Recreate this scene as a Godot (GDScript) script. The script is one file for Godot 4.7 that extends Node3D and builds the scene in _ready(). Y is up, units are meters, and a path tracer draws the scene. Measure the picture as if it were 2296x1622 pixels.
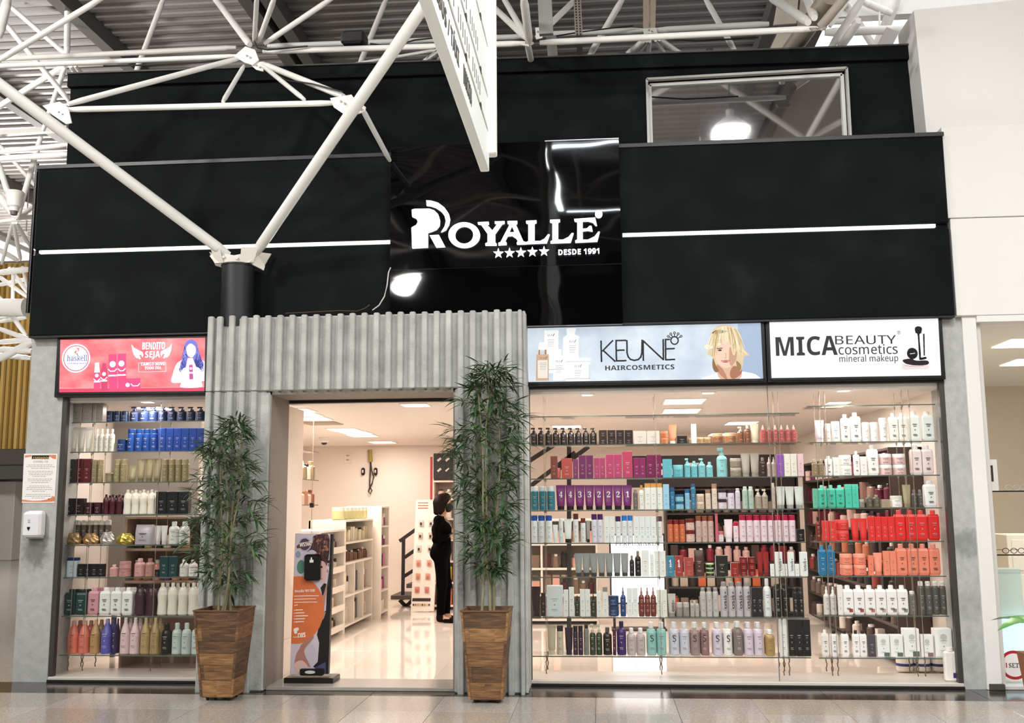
extends Node3D
# A mall shop front: concrete portal, black fascia, glass show windows full of hair products, white space frame above.
const IW := 2296.0
const IH := 1622.0
const FOC := 2280.08
var eye := Vector3(0.0, 1.5, 8.7858)
var turn := Basis.from_euler(Vector3(0.1403815, 0.0852542, -0.0073060))
var rng := RandomNumberGenerator.new()
var mats := {}
var meshes := {}
var names := {}
var tex := {}


func _ready() -> void:
	rng.seed = 7
	camera_and_light()
	make_textures()
	hall()
	shop_front()
	portal()
	truss()
	hanging_sign()
	royal_sign()
	light_boxes()
	shop_inside()
	show_windows()
	products()
	inside_things()
	entrance_things()
	plants()
	person()
	neighbour()
	left_hall()


func camera_and_light() -> void:
	var c := Camera3D.new()
	c.name = "camera"
	c.position = eye
	c.basis = turn
	c.fov = rad_to_deg(2.0 * atan(IH * 0.5 / FOC))
	c.near = 0.05
	c.far = 200.0
	c.current = true
	add_child(c)
	var env := Environment.new()
	var sky := Sky.new()
	var sm := ProceduralSkyMaterial.new()
	sm.sky_top_color = Color(0.93, 0.93, 0.93)
	sm.sky_horizon_color = Color(0.96, 0.955, 0.95)
	sm.ground_bottom_color = Color(0.4, 0.4, 0.4)
	sm.ground_horizon_color = Color(0.6, 0.6, 0.6)
	sm.sky_energy_multiplier = 1.35
	sky.sky_material = sm
	env.background_mode = Environment.BG_SKY
	env.sky = sky
	env.tonemap_mode = Environment.TONE_MAPPER_LINEAR
	env.tonemap_exposure = 1.0
	env.sdfgi_enabled = true
	env.ssao_enabled = true
	env.ssil_enabled = true
	var we := WorldEnvironment.new()
	we.name = "world_environment"
	we.environment = env
	add_child(we)
	# high-bay lamps of the hall, hung under the roof in front of the shop and over the side aisle
	for a in HALL_LAMPS:
		high_bay(a[0], a[1], a[2], a[3])


# place, energy, opaque reflector (light goes down only) or translucent one, label
const HALL_LAMPS := [
	[Vector3(2.11, 7.2, 5.4), 25.0, true, "round high bay lamp mirrored in the upper window"],
	[Vector3(-4.4, 6.7, 14.2), 24.3, false, "round high bay lamp over the middle of the concourse"],
	[Vector3(-6.8, 7.2, 5.4), 24.3, false, "round high bay lamp over the concourse by the aisle"],
	[Vector3(1.6, 7.2, 17.5), 24.3, true, "added unseen high bay lamp far behind the hanging tube lamps"],  # this lamp and the next two are added out of view to soften shadows
	[Vector3(4.2, 7.2, 12.5), 34.0, true, "added unseen high bay lamp behind the hanging tube lamps"],
	[Vector3(-9.0, 7.2, 11.0), 24.3, false, "added unseen high bay lamp over the far side of the concourse"],
	[Vector3(6.2, 7.2, 8.0), 34.0, true, "round high bay lamp before the white neighbouring shop"],
	[Vector3(-11.0, 7.2, -1.0), 27.0, false, "round high bay lamp over the side aisle"],
	[Vector3(-12.5, 7.2, -12.0), 42.0, false, "round high bay lamp deep in the side aisle"],
]


# ---------------------------------------------------------------- pixels of the photograph to points
func ray(x: float, y: float) -> Vector3:
	return turn * Vector3((x - IW * 0.5) / FOC, -(y - IH * 0.5) / FOC, -1.0)


func pz(x: float, y: float, z: float) -> Vector3:
	var d := ray(x, y)
	return eye + d * ((z - eye.z) / d.z)


func py(x: float, y: float, h: float) -> Vector3:
	var d := ray(x, y)
	return eye + d * ((h - eye.y) / d.y)


func px(x: float, y: float, at: float) -> Vector3:
	var d := ray(x, y)
	return eye + d * ((at - eye.x) / d.x)


# ---------------------------------------------------------------- nodes
func numbered(called: String) -> String:
	var n: int = names.get(called, 0)
	names[called] = n + 1
	return called if n == 0 else "%s_%03d" % [called, n]


func thing(called: String, label: String, category: String, at := Vector3.ZERO, group := "") -> Node3D:
	var o := Node3D.new()
	o.name = numbered(called)
	add_child(o, true)
	o.position = at
	return tag(o, label, category, group)


func tag(o: Node3D, label: String, category: String, group := "") -> Node3D:
	o.set_meta("label", label)
	o.set_meta("category", category)
	if group:
		o.set_meta("group", group)
	return o


func setting(called: String, label: String) -> Node3D:
	var o := Node3D.new()
	o.name = called
	add_child(o, true)
	o.set_meta("kind", "structure")
	o.set_meta("label", label)
	o.set_meta("category", called.split("_")[0])
	return o


func add(parent: Node, called: String, m, material: Material, at := Vector3.ZERO) -> MeshInstance3D:
	var o := MeshInstance3D.new()
	o.name = numbered(called) if parent == self else called
	o.mesh = mesh_of(m) if m is SurfaceTool else m
	o.material_override = material
	o.position = at
	parent.add_child(o, true)
	return o


func mesh_of(s: SurfaceTool) -> ArrayMesh:
	s.generate_normals()
	return s.commit()


# ---------------------------------------------------------------- materials
func mat(hex: String, rough := 0.5, metal := 0.0, spec := 0.5) -> StandardMaterial3D:
	var key := "%s|%.2f|%.2f|%.2f" % [hex, rough, metal, spec]
	if not mats.has(key):
		var m := StandardMaterial3D.new()
		m.albedo_color = Color(hex)
		m.roughness = rough
		m.metallic = metal
		m.metallic_specular = spec
		mats[key] = m
	return mats[key]


func glow(hex: String, energy: float) -> StandardMaterial3D:
	var key := "glow%s|%.2f" % [hex, energy]
	if not mats.has(key):
		var m := StandardMaterial3D.new()
		m.albedo_color = Color(hex)
		m.emission_enabled = true
		m.emission = Color(hex)
		m.emission_energy_multiplier = energy
		m.roughness = 0.4
		mats[key] = m
	return mats[key]


func glass(alpha := 0.06, hex := "ffffff", spec := 0.5) -> StandardMaterial3D:
	var key := "glass%s%.2f%.2f" % [hex, alpha, spec]
	if not mats.has(key):
		var m := StandardMaterial3D.new()
		m.albedo_color = Color(Color(hex), alpha)
		m.transparency = BaseMaterial3D.TRANSPARENCY_ALPHA
		m.roughness = 0.02
		m.metallic_specular = spec
		mats[key] = m
	return mats[key]


func textured(key: String, image: Texture2D, rough: float, scale := 1.0, bump := 0.0, height: Texture2D = null, tint := "ffffff") -> StandardMaterial3D:
	if not mats.has(key):
		var m := StandardMaterial3D.new()
		m.albedo_color = Color(tint)
		m.albedo_texture = image
		m.roughness = rough
		m.uv1_triplanar = true
		m.uv1_world_triplanar = true
		m.uv1_scale = Vector3.ONE * scale
		if height:
			m.heightmap_enabled = true
			m.heightmap_texture = height
			m.heightmap_scale = bump
		mats[key] = m
	return mats[key]


func noise_tex(frequency: float, ramp: Array, size := 512, octaves := 4, kind := FastNoiseLite.TYPE_SIMPLEX_SMOOTH, s := 3) -> NoiseTexture2D:
	var n := FastNoiseLite.new()
	n.noise_type = kind
	n.frequency = frequency
	n.fractal_octaves = octaves
	n.seed = s
	var t := NoiseTexture2D.new()
	t.width = size
	t.height = size
	t.seamless = true
	t.noise = n
	if ramp:
		var g := Gradient.new()
		var offsets := PackedFloat32Array()
		var colors := PackedColorArray()
		for r in ramp:
			offsets.append(r[0])
			colors.append(Color(r[1]))
		g.offsets = offsets
		g.colors = colors
		t.color_ramp = g
	return t


func make_textures() -> void:
	tex.concrete = noise_tex(0.012, [[0.0, "9a9b97"], [0.35, "adaeaa"], [0.6, "b6b7b3"], [1.0, "c6c7c3"]], 512, 6)
	tex.grit = noise_tex(0.12, [], 512, 3)
	tex.granite = noise_tex(0.05, [[0.0, "857f77"], [0.3, "a19b93"], [0.5, "aca69e"], [0.68, "b2aca4"], [0.8, "cdc9c1"], [1.0, "99938b"]], 1024, 5, FastNoiseLite.TYPE_VALUE_CUBIC)
	tex.granite_dark = noise_tex(0.05, [[0.0, "1c1a18"], [0.5, "2e2b28"], [0.8, "494541"], [1.0, "26241f"]], 512, 5, FastNoiseLite.TYPE_VALUE_CUBIC)
	tex.plaster = noise_tex(0.02, [], 512, 5)
	tex.plaster_black = noise_tex(0.008, [[0.0, "0e1011"], [0.5, "121516"], [0.75, "16191a"], [1.0, "1e2122"]], 512, 5)
	tex.wood = [wood_tex(11, "5c3f27", "8d6742"), wood_tex(12, "70502f", "a27a50"), wood_tex(13, "44301f", "735338")]
	mats.concrete = textured("concrete", tex.concrete, 0.85, 0.6, 0.25, tex.grit)
	mats.granite = textured("granite", tex.granite, 0.16, 2.2)
	mats.granite_dark = textured("granite_dark", tex.granite_dark, 0.14, 1.5)
	mats.fascia = textured("fascia", tex.plaster_black, 0.75, 0.35, 0.5, tex.plaster)
	mats.fascia.metallic_specular = 0.2


func wood_tex(s: int, dark: String, light: String) -> ImageTexture:
	# grain that runs along the board: noise stretched along u
	var n := FastNoiseLite.new()
	n.seed = s
	n.frequency = 0.02
	n.fractal_octaves = 4
	var im := Image.create(256, 128, false, Image.FORMAT_RGB8)
	var a := Color(dark)
	var b := Color(light)
	for y in 128:
		for x in 256:
			var w := n.get_noise_2d(x * 0.35, y * 1.2) * 18.0
			var v := n.get_noise_2d(x * 0.5 + 900.0, y * 5.0 + w) * 0.9 + n.get_noise_2d(x * 0.2, y * 1.5 + 300.0) * 0.7
			im.set_pixel(x, y, a.lerp(b, clampf(v + 0.5, 0.0, 1.0)))
	return ImageTexture.create_from_image(im)


# ---------------------------------------------------------------- shapes
func st() -> SurfaceTool:
	var s := SurfaceTool.new()
	s.begin(Mesh.PRIMITIVE_TRIANGLES)
	s.set_smooth_group(-1)
	return s


func tri(s: SurfaceTool, a: Vector3, b: Vector3, c: Vector3) -> void:
	s.add_vertex(a)
	s.add_vertex(b)
	s.add_vertex(c)


func quad(s: SurfaceTool, a: Vector3, b: Vector3, c: Vector3, d: Vector3) -> void:
	tri(s, a, b, c)
	tri(s, a, c, d)


func loft(s: SurfaceTool, rings: Array, caps := true, smooth := false, fuse := false) -> void:
	var n: int = rings[0].size()
	for j in rings.size() - 1:
		s.set_smooth_group((1 if fuse else j + 1) if smooth else -1)
		var lo: PackedVector3Array = rings[j]
		var hi: PackedVector3Array = rings[j + 1]
		for i in n:
			var k := (i + 1) % n
			quad(s, hi[i], hi[k], lo[k], lo[i])
	s.set_smooth_group(-1)
	if caps:
		var b: PackedVector3Array = rings[0]
		var t: PackedVector3Array = rings[rings.size() - 1]
		for i in range(1, n - 1):
			tri(s, b[0], b[i], b[i + 1])
			tri(s, t[0], t[i + 1], t[i])


func hexa(s: SurfaceTool, bottom: Array, top: Array) -> void:
	loft(s, [PackedVector3Array(bottom), PackedVector3Array(top)])


func box(s: SurfaceTool, lo: Vector3, hi: Vector3) -> void:
	hexa(s, [Vector3(lo.x, lo.y, hi.z), Vector3(hi.x, lo.y, hi.z), Vector3(hi.x, lo.y, lo.z), Vector3(lo.x, lo.y, lo.z)], [Vector3(lo.x, hi.y, hi.z), hi, Vector3(hi.x, hi.y, lo.z), Vector3(lo.x, hi.y, lo.z)])


func octagon(lo: Vector3, hi: Vector3, y: float, c: float, inset: float) -> PackedVector3Array:
	var a := lo.x + inset
	var b := hi.x - inset
	var f := hi.z - inset
	var k := lo.z + inset
	return PackedVector3Array([Vector3(a + c, y, f), Vector3(b - c, y, f), Vector3(b, y, f - c), Vector3(b, y, k + c), Vector3(b - c, y, k), Vector3(a + c, y, k), Vector3(a, y, k + c), Vector3(a, y, f - c)])


func bevel(s: SurfaceTool, lo: Vector3, hi: Vector3, c := 0.004) -> void:
	loft(s, [octagon(lo, hi, lo.y, c, c), octagon(lo, hi, lo.y + c, c, 0.0), octagon(lo, hi, hi.y - c, c, 0.0), octagon(lo, hi, hi.y, c, c)])


func circle(r: float, y: float, n: int, kz := 1.0, at := Vector3.ZERO) -> PackedVector3Array:
	var p := PackedVector3Array()
	for i in n:
		var a := TAU * (i + 0.5) / n
		p.append(at + Vector3(r * sin(a), y, r * cos(a) * kz))
	return p


func lathe(s: SurfaceTool, profile: Array, n := 14, kz := 1.0, at := Vector3.ZERO, fuse := false) -> void:
	var rings := []
	for p in profile:
		rings.append(circle(maxf(p[0], 0.0002), p[1], n, kz, at))
	loft(s, rings, true, true, fuse)


func ring_at(at: Vector3, along: Vector3, r: float, n: int) -> PackedVector3Array:
	var up := along.normalized()
	var side := up.cross(Vector3.UP if absf(up.y) < 0.95 else Vector3.BACK).normalized()
	var other := side.cross(up)
	var p := PackedVector3Array()
	for i in n:
		var a := TAU * i / n
		p.append(at + (side * sin(a) - other * cos(a)) * r)
	return p


func tube(s: SurfaceTool, a: Vector3, b: Vector3, ra: float, rb := -1.0, n := 12) -> void:
	loft(s, [ring_at(a, b - a, ra, n), ring_at(b, b - a, ra if rb < 0.0 else rb, n)], true, true)


func cable(s: SurfaceTool, pts: Array, r: float, n := 6) -> void:
	var rings := []
	for i in pts.size():
		var d: Vector3 = pts[mini(i + 1, pts.size() - 1)] - pts[maxi(i - 1, 0)]
		rings.append(ring_at(pts[i], d, r, n))
	loft(s, rings, true, true, true)


func bar(s: SurfaceTool, a: Vector3, b: Vector3, w: float, h: float, up := Vector3.UP) -> void:
	# a straight bar with a w x h section from a to b
	var d := (b - a).normalized()
	var side := d.cross(up).normalized() * w * 0.5
	var t := side.cross(d).normalized() * h * 0.5
	hexa(s, [a - side - t, a + side - t, a + side + t, a - side + t], [b - side - t, b + side - t, b + side + t, b - side + t])


func slab(s: SurfaceTool, pts: Array, back: Vector3) -> void:
	# an outline (any direction round) in space, thickened by the vector back
	var flat := PackedVector2Array()
	var n := Vector3.ZERO
	for i in pts.size():
		n += pts[i].cross(pts[(i + 1) % pts.size()])
	n = n.normalized()
	var u: Vector3 = n.cross(Vector3.UP if absf(n.y) < 0.9 else Vector3.RIGHT).normalized()
	var v := n.cross(u)
	for p in pts:
		flat.append(Vector2(p.dot(u), p.dot(v)))
	var index := Geometry2D.triangulate_polygon(flat)
	var away := n.dot(back) < 0.0
	for i in range(0, index.size(), 3):
		var a: Vector3 = pts[index[i]]
		var b: Vector3 = pts[index[i + 1]]
		var c: Vector3 = pts[index[i + 2]]
		if ((b - a).cross(c - a).dot(n) > 0.0) == away:
			var t := b
			b = c
			c = t
		tri(s, a, b, c)
		tri(s, a + back, c + back, b + back)
	for i in pts.size():
		var a: Vector3 = pts[i]
		var b: Vector3 = pts[(i + 1) % pts.size()]
		if away:
			quad(s, b, a, a + back, b + back)
		else:
			quad(s, a, b, b + back, a + back)


func face_uv(a: Vector3, b: Vector3, c: Vector3, d: Vector3) -> ArrayMesh:
	# a printed sheet: corners top left, top right, bottom right, bottom left
	var s := SurfaceTool.new()
	s.begin(Mesh.PRIMITIVE_TRIANGLES)
	var p := [a, b, c, a, c, d]
	var uv := [Vector2(0, 0), Vector2(1, 0), Vector2(1, 1), Vector2(0, 0), Vector2(1, 1), Vector2(0, 1)]
	for i in 6:
		s.set_uv(uv[i])
		s.add_vertex(p[i])
	s.generate_normals()
	return s.commit()


func lettering(parent: Node, called: String, text: String, a: Vector3, b: Vector3, h: float, material: Material, font := "Droid Sans", weight := 400, depth := 0.002, italic := false) -> MeshInstance3D:
	# text whose baseline runs from a to b, h tall
	var f := SystemFont.new()
	f.font_names = PackedStringArray([font])
	f.font_weight = weight
	f.font_italic = italic
	var t := TextMesh.new()
	t.text = text
	t.font = f
	t.font_size = 64
	t.pixel_size = 0.01
	t.depth = 0.05
	t.horizontal_alignment = HORIZONTAL_ALIGNMENT_LEFT
	var box_of := t.get_aabb()
	var o := MeshInstance3D.new()
	o.name = called
	o.mesh = t
	o.material_override = material
	var right := (b - a).normalized()
	var out := right.cross(Vector3.UP).normalized()
	var up := out.cross(right).normalized()
	var sx := (b - a).length() / maxf(box_of.size.x, 0.001)
	var sy := h / maxf(box_of.size.y, 0.001)
	var sz := depth / 0.05
	o.basis = Basis(right * sx, up * sy, out * sz)
	o.position = a - o.basis * Vector3(box_of.position.x, box_of.position.y, box_of.position.z)
	parent.add_child(o, true)
	return o


func area(at: Vector3, towards: Vector3, size: Vector2, energy: float, hex := "ffffff", called := "area_light") -> void:
	var l := AreaLight3D.new()
	l.name = called
	l.area_size = size
	l.light_energy = energy
	l.light_color = Color(hex)
	l.shadow_enabled = true
	l.set("area_range", 40.0)
	add_child(l, true)
	l.look_at_from_position(at, at + towards, Vector3.UP if absf(towards.y) < 0.9 else Vector3.BACK)


func high_bay(at: Vector3, energy: float, down: bool, label: String) -> void:
	var t := thing("high_bay_lamp", label, "lamp", at, "round high bay lamps")
	var s := st()
	lathe(s, [[0.3, 0.0], [0.3, 0.03], [0.12, 0.2], [0.06, 0.24], [0.06, 0.34]], 20)
	add(t, "housing", s, mat("e4e2dc", 0.4))
	s = st()
	lathe(s, [[0.27, -0.012], [0.27, 0.004]], 20)
	add(t, "lamp_lens", s, glow("ffffff", 6.0))
	s = st()
	tube(s, Vector3(0, 0.34, 0), Vector3(0, 8.56 - at.y, 0), 0.012, -1.0, 6)
	add(t, "hanger", s, mat("8a8a86", 0.5, 0.5))
	if down:
		area(at + Vector3(0, -0.03, 0), Vector3.DOWN, Vector2(0.44, 0.44), energy, "fffcf8", "high_bay_light")
		return
	var l := OmniLight3D.new()
	l.name = "high_bay_light"
	l.light_energy = energy
	l.light_color = Color("fffcf8")
	l.light_size = 0.28
	l.omni_range = 60.0
	l.omni_attenuation = 2.0
	l.shadow_enabled = true
	add_child(l, true)
	l.position = at + Vector3(0, -0.24, 0)


# ---------------------------------------------------------------- the hall
func uvbox(lo: Vector3, hi: Vector3) -> ArrayMesh:
	var s := SurfaceTool.new()
	s.begin(Mesh.PRIMITIVE_TRIANGLES)
	s.set_smooth_group(-1)
	var c := [Vector3(lo.x, lo.y, hi.z), Vector3(hi.x, lo.y, hi.z), Vector3(hi.x, lo.y, lo.z), Vector3(lo.x, lo.y, lo.z), Vector3(lo.x, hi.y, hi.z), hi, Vector3(hi.x, hi.y, lo.z), Vector3(lo.x, hi.y, lo.z)]
	for f in [[4, 5, 1, 0], [5, 6, 2, 1], [6, 7, 3, 2], [7, 4, 0, 3], [7, 6, 5, 4], [0, 1, 2, 3]]:
		var uv := [Vector2(0, 0), Vector2(1, 0), Vector2(1, 1), Vector2(0, 1)]
		for i in [0, 1, 2, 0, 2, 3]:
			s.set_uv(uv[i])
			s.add_vertex(c[f[i]])
	s.generate_normals()
	return s.commit()


func stained(w: int, h: int, patches: Array, s: int) -> StandardMaterial3D:
	# concrete with grime where hands and carts have rubbed it
	var n := FastNoiseLite.new()
	n.seed = s
	n.frequency = 0.03
	n.fractal_octaves = 5
	var fine := FastNoiseLite.new()
	fine.seed = s + 5
	fine.frequency = 0.25
	var im := Image.create(w, h, false, Image.FORMAT_RGB8)
	for y in h:
		for x in w:
			var v := 0.7 + 0.05 * n.get_noise_2d(x, y) + 0.05 * fine.get_noise_2d(x, y)
			for p in patches:
				var d := Vector2((x / float(w) - p[0]) / p[2], (y / float(h) - p[1]) / p[3]).length() + 0.3 * n.get_noise_2d(x * 1.5 + 500.0, y * 1.5)
				v -= p[4] * smoothstep(1.1, 0.35, d) * (0.8 + 0.5 * fine.get_noise_2d(x, y))
			if fine.get_noise_2d(x * 0.7 + 90.0, y * 0.7) > 0.62:
				v -= 0.1
			im.set_pixel(x, y, Color(v * 0.99, v, v * 0.985))
	var m := StandardMaterial3D.new()
	m.albedo_texture = ImageTexture.create_from_image(im)
	m.roughness = 0.85
	return m


func hall() -> void:
	var floor_root := setting("floor", "polished grey granite floor of the concourse")
	var s := st()
	box(s, Vector3(-42, -0.3, -62), Vector3(15, -0.006, 23))
	add(floor_root, "grout_bed", s, mat("55504a", 0.8))
	for a in [[-42.0, -62.0, -9.067, 2.3], [4.733, -0.4, 15.0, 2.3], [-42.0, 2.3, 15.0, 23.0]]:
		s = st()
		box(s, Vector3(a[0], -0.006, a[1]), Vector3(a[2], 0.0, a[3]))
		add(floor_root, "paving", s, mats.granite)
	s = st()
	box(s, Vector3(-9.067, -0.006, -62), Vector3(-5.17, 0.0, -0.001))
	add(floor_root, "paving", s, mats.granite)
	var warm: StandardMaterial3D = mats.granite.duplicate()
	warm.albedo_color = Color("f4efe8")
	var cool: StandardMaterial3D = mats.granite.duplicate()
	cool.albedo_color = Color("eeeeee")
	for i in 23:
		for j in 3:
			s = st()
			bevel(s, Vector3(-9.067 + 0.6 * i + 0.0015, -0.006, 0.5 + 0.6 * j + 0.0015), Vector3(-9.067 + 0.6 * (i + 1) - 0.0015, 0.0, 0.5 + 0.6 * (j + 1) - 0.0015), 0.0012)
			add(floor_root, "tile", s, [mats.granite, warm, cool][rng.randi() % 3])
	for i in 12:
		s = st()
		bevel(s, Vector3(-9.067 + 1.2 * i + 0.0015, -0.006, 0.002), Vector3(-9.067 + 1.2 * (i + 1) - 0.0015, 0.0, 0.4985), 0.0012)
		add(floor_root, "border_tile", s, mats.granite_dark)
	# corrugated roof sheet on beams
	var roof := setting("roof", "corrugated grey metal roof high over the concourse")
	s = st()
	var z := -30.0
	while z < 22.0:
		var k := [Vector2(0.0, 8.6), Vector2(0.09, 8.6), Vector2(0.125, 8.66), Vector2(0.215, 8.66), Vector2(0.25, 8.6)]
		for i in 4:
			var a: Vector2 = k[i]
			var b: Vector2 = k[i + 1]
			quad(s, Vector3(-42, a.y, z + a.x), Vector3(3.35, a.y, z + a.x), Vector3(3.35, b.y, z + b.x), Vector3(-42, b.y, z + b.x))
		z += 0.25
	add(roof, "corrugated_sheet", s, mat("9c9795", 0.55, 0.0))
	s = st()
	box(s, Vector3(-42, 8.7, -30), Vector3(3.35, 8.76, 22))
	add(roof, "outer_sheet", s, mat("8a8a8a", 0.8))
	for x in [-18.1, -15.4, -12.7, -10.0, -7.3, -4.72, -4.42, -1.9, 2.6, 3.28]:
		s = st()
		box(s, Vector3(x - 0.09, 8.36, -30), Vector3(x + 0.09, 8.6, 22))
		add(roof, "beam", s, mat("66615e", 0.7))
	# skylight bay behind the white neighbouring shop, plain sheet roof in front of it
	for i in 6:
		s = st()
		box(s, Vector3(3.35, 8.3, -30.0 + 6.2 * i - 0.09), Vector3(15.0, 8.6, -30.0 + 6.2 * i + 0.09))
		add(roof, "skylight_bar", s, mat("f2f0ee", 0.5))
		if i < 5:
			s = st()
			quad(s, Vector3(3.35, 8.6, -30.0 + 6.2 * i), Vector3(15, 8.6, -30.0 + 6.2 * i), Vector3(15, 8.6, -23.8 + 6.2 * i), Vector3(3.35, 8.6, -23.8 + 6.2 * i))
			add(roof, "skylight_pane", s, glass(0.02, "f6f4f0"))
	s = st()
	box(s, Vector3(3.35, 8.6, 1.0), Vector3(15.0, 8.7, 22.0))
	add(roof, "front_sheet", s, mat("9c9795", 0.6))
	# space frame over the concourse, seen only in the mirrors of the sign and the upper window
	var frame := thing("concourse_space_frame", "white steel tube space frame over the concourse before the shop", "space frame")
	var tube_white := mat("e6e4df", 0.45)
	for i in 5:
		for j in 4:
			var low := Vector3(-8.6 + 4.1 * i, 7.78, 3.3 + 4.2 * j)
			var ends := []
			if i < 4:
				ends.append(low + Vector3(4.1, 0, 0))
			if j < 3:
				ends.append(low + Vector3(0, 0, 4.2))
			for q in [Vector3(2.05, 0.5, 2.1), Vector3(-2.05, 0.5, 2.1), Vector3(2.05, 0.5, -2.1), Vector3(-2.05, 0.5, -2.1)]:
				ends.append(low + q)
			for q in ends:
				s = st()
				tube(s, low, q, 0.05, -1.0, 10)
				add(frame, "tube", s, tube_white)
	for a in [["wall_back", Vector3(-42, 0, 22), Vector3(15, 8.8, 22.3), "57544f"], ["wall_east", Vector3(15, 0, -30.3), Vector3(15.3, 8.8, 22.3), "e6e2dd"], ["wall_rear", Vector3(-42, 0, -30.3), Vector3(15, 8.8, -30), "c9c5bf"], ["wall_west", Vector3(-42.3, 0, -30.3), Vector3(-42, 8.8, 22.3), "c4c0ba"]]:
		var w := setting(a[0], "plain outer wall of the concourse")
		s = st()
		box(s, a[1], a[2])
		add(w, "wall_panel", s, mat(a[3], 0.8))
	# rectangle of hanging tube lamps over the concourse, mirrored in the glossy black sign
	for a in [[Vector3(-0.67, 6.5, 5.5), Vector3(-0.67, 6.5, 8.7), "running towards the shop"], [Vector3(-0.58, 6.5, 5.5), Vector3(2.6, 6.5, 5.5), "parallel to the shop, its nearer side"], [Vector3(-0.58, 6.5, 8.76), Vector3(2.6, 6.5, 8.76), "parallel to the shop, its farther side"]]:
		var t := thing("linear_lamp", "hanging white tube lamp over the concourse, " + a[2], "lamp", a[0], "hanging tube lamps over the concourse")
		var b: Vector3 = a[1] - a[0]
		s = st()
		bar(s, Vector3(0, 0.05, 0), b + Vector3(0, 0.05, 0), 0.09, 0.06)
		add(t, "housing", s, mat("e8e8e4", 0.5))
		s = st()
		bar(s, Vector3.ZERO, b, 0.07, 0.03)
		add(t, "lamp_tube", s, glow("f2fbff", 9.0))
		for k in [0.1, 0.7]:
			s = st()
			tube(s, b * k + Vector3(0, 0.08, 0), b * k + Vector3(0, 2.08, 0), 0.006, -1.0, 6)
			add(t, "hanger", s, mat("9a9a96", 0.5, 0.5))
		area(a[0] + b * 0.5 + Vector3(0, -0.02, 0), Vector3.DOWN, Vector2(0.07, b.length()) if absf(b.z) > 1.0 else Vector2(b.length(), 0.07), 12.0, "f4fbff", "linear_light")


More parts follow.
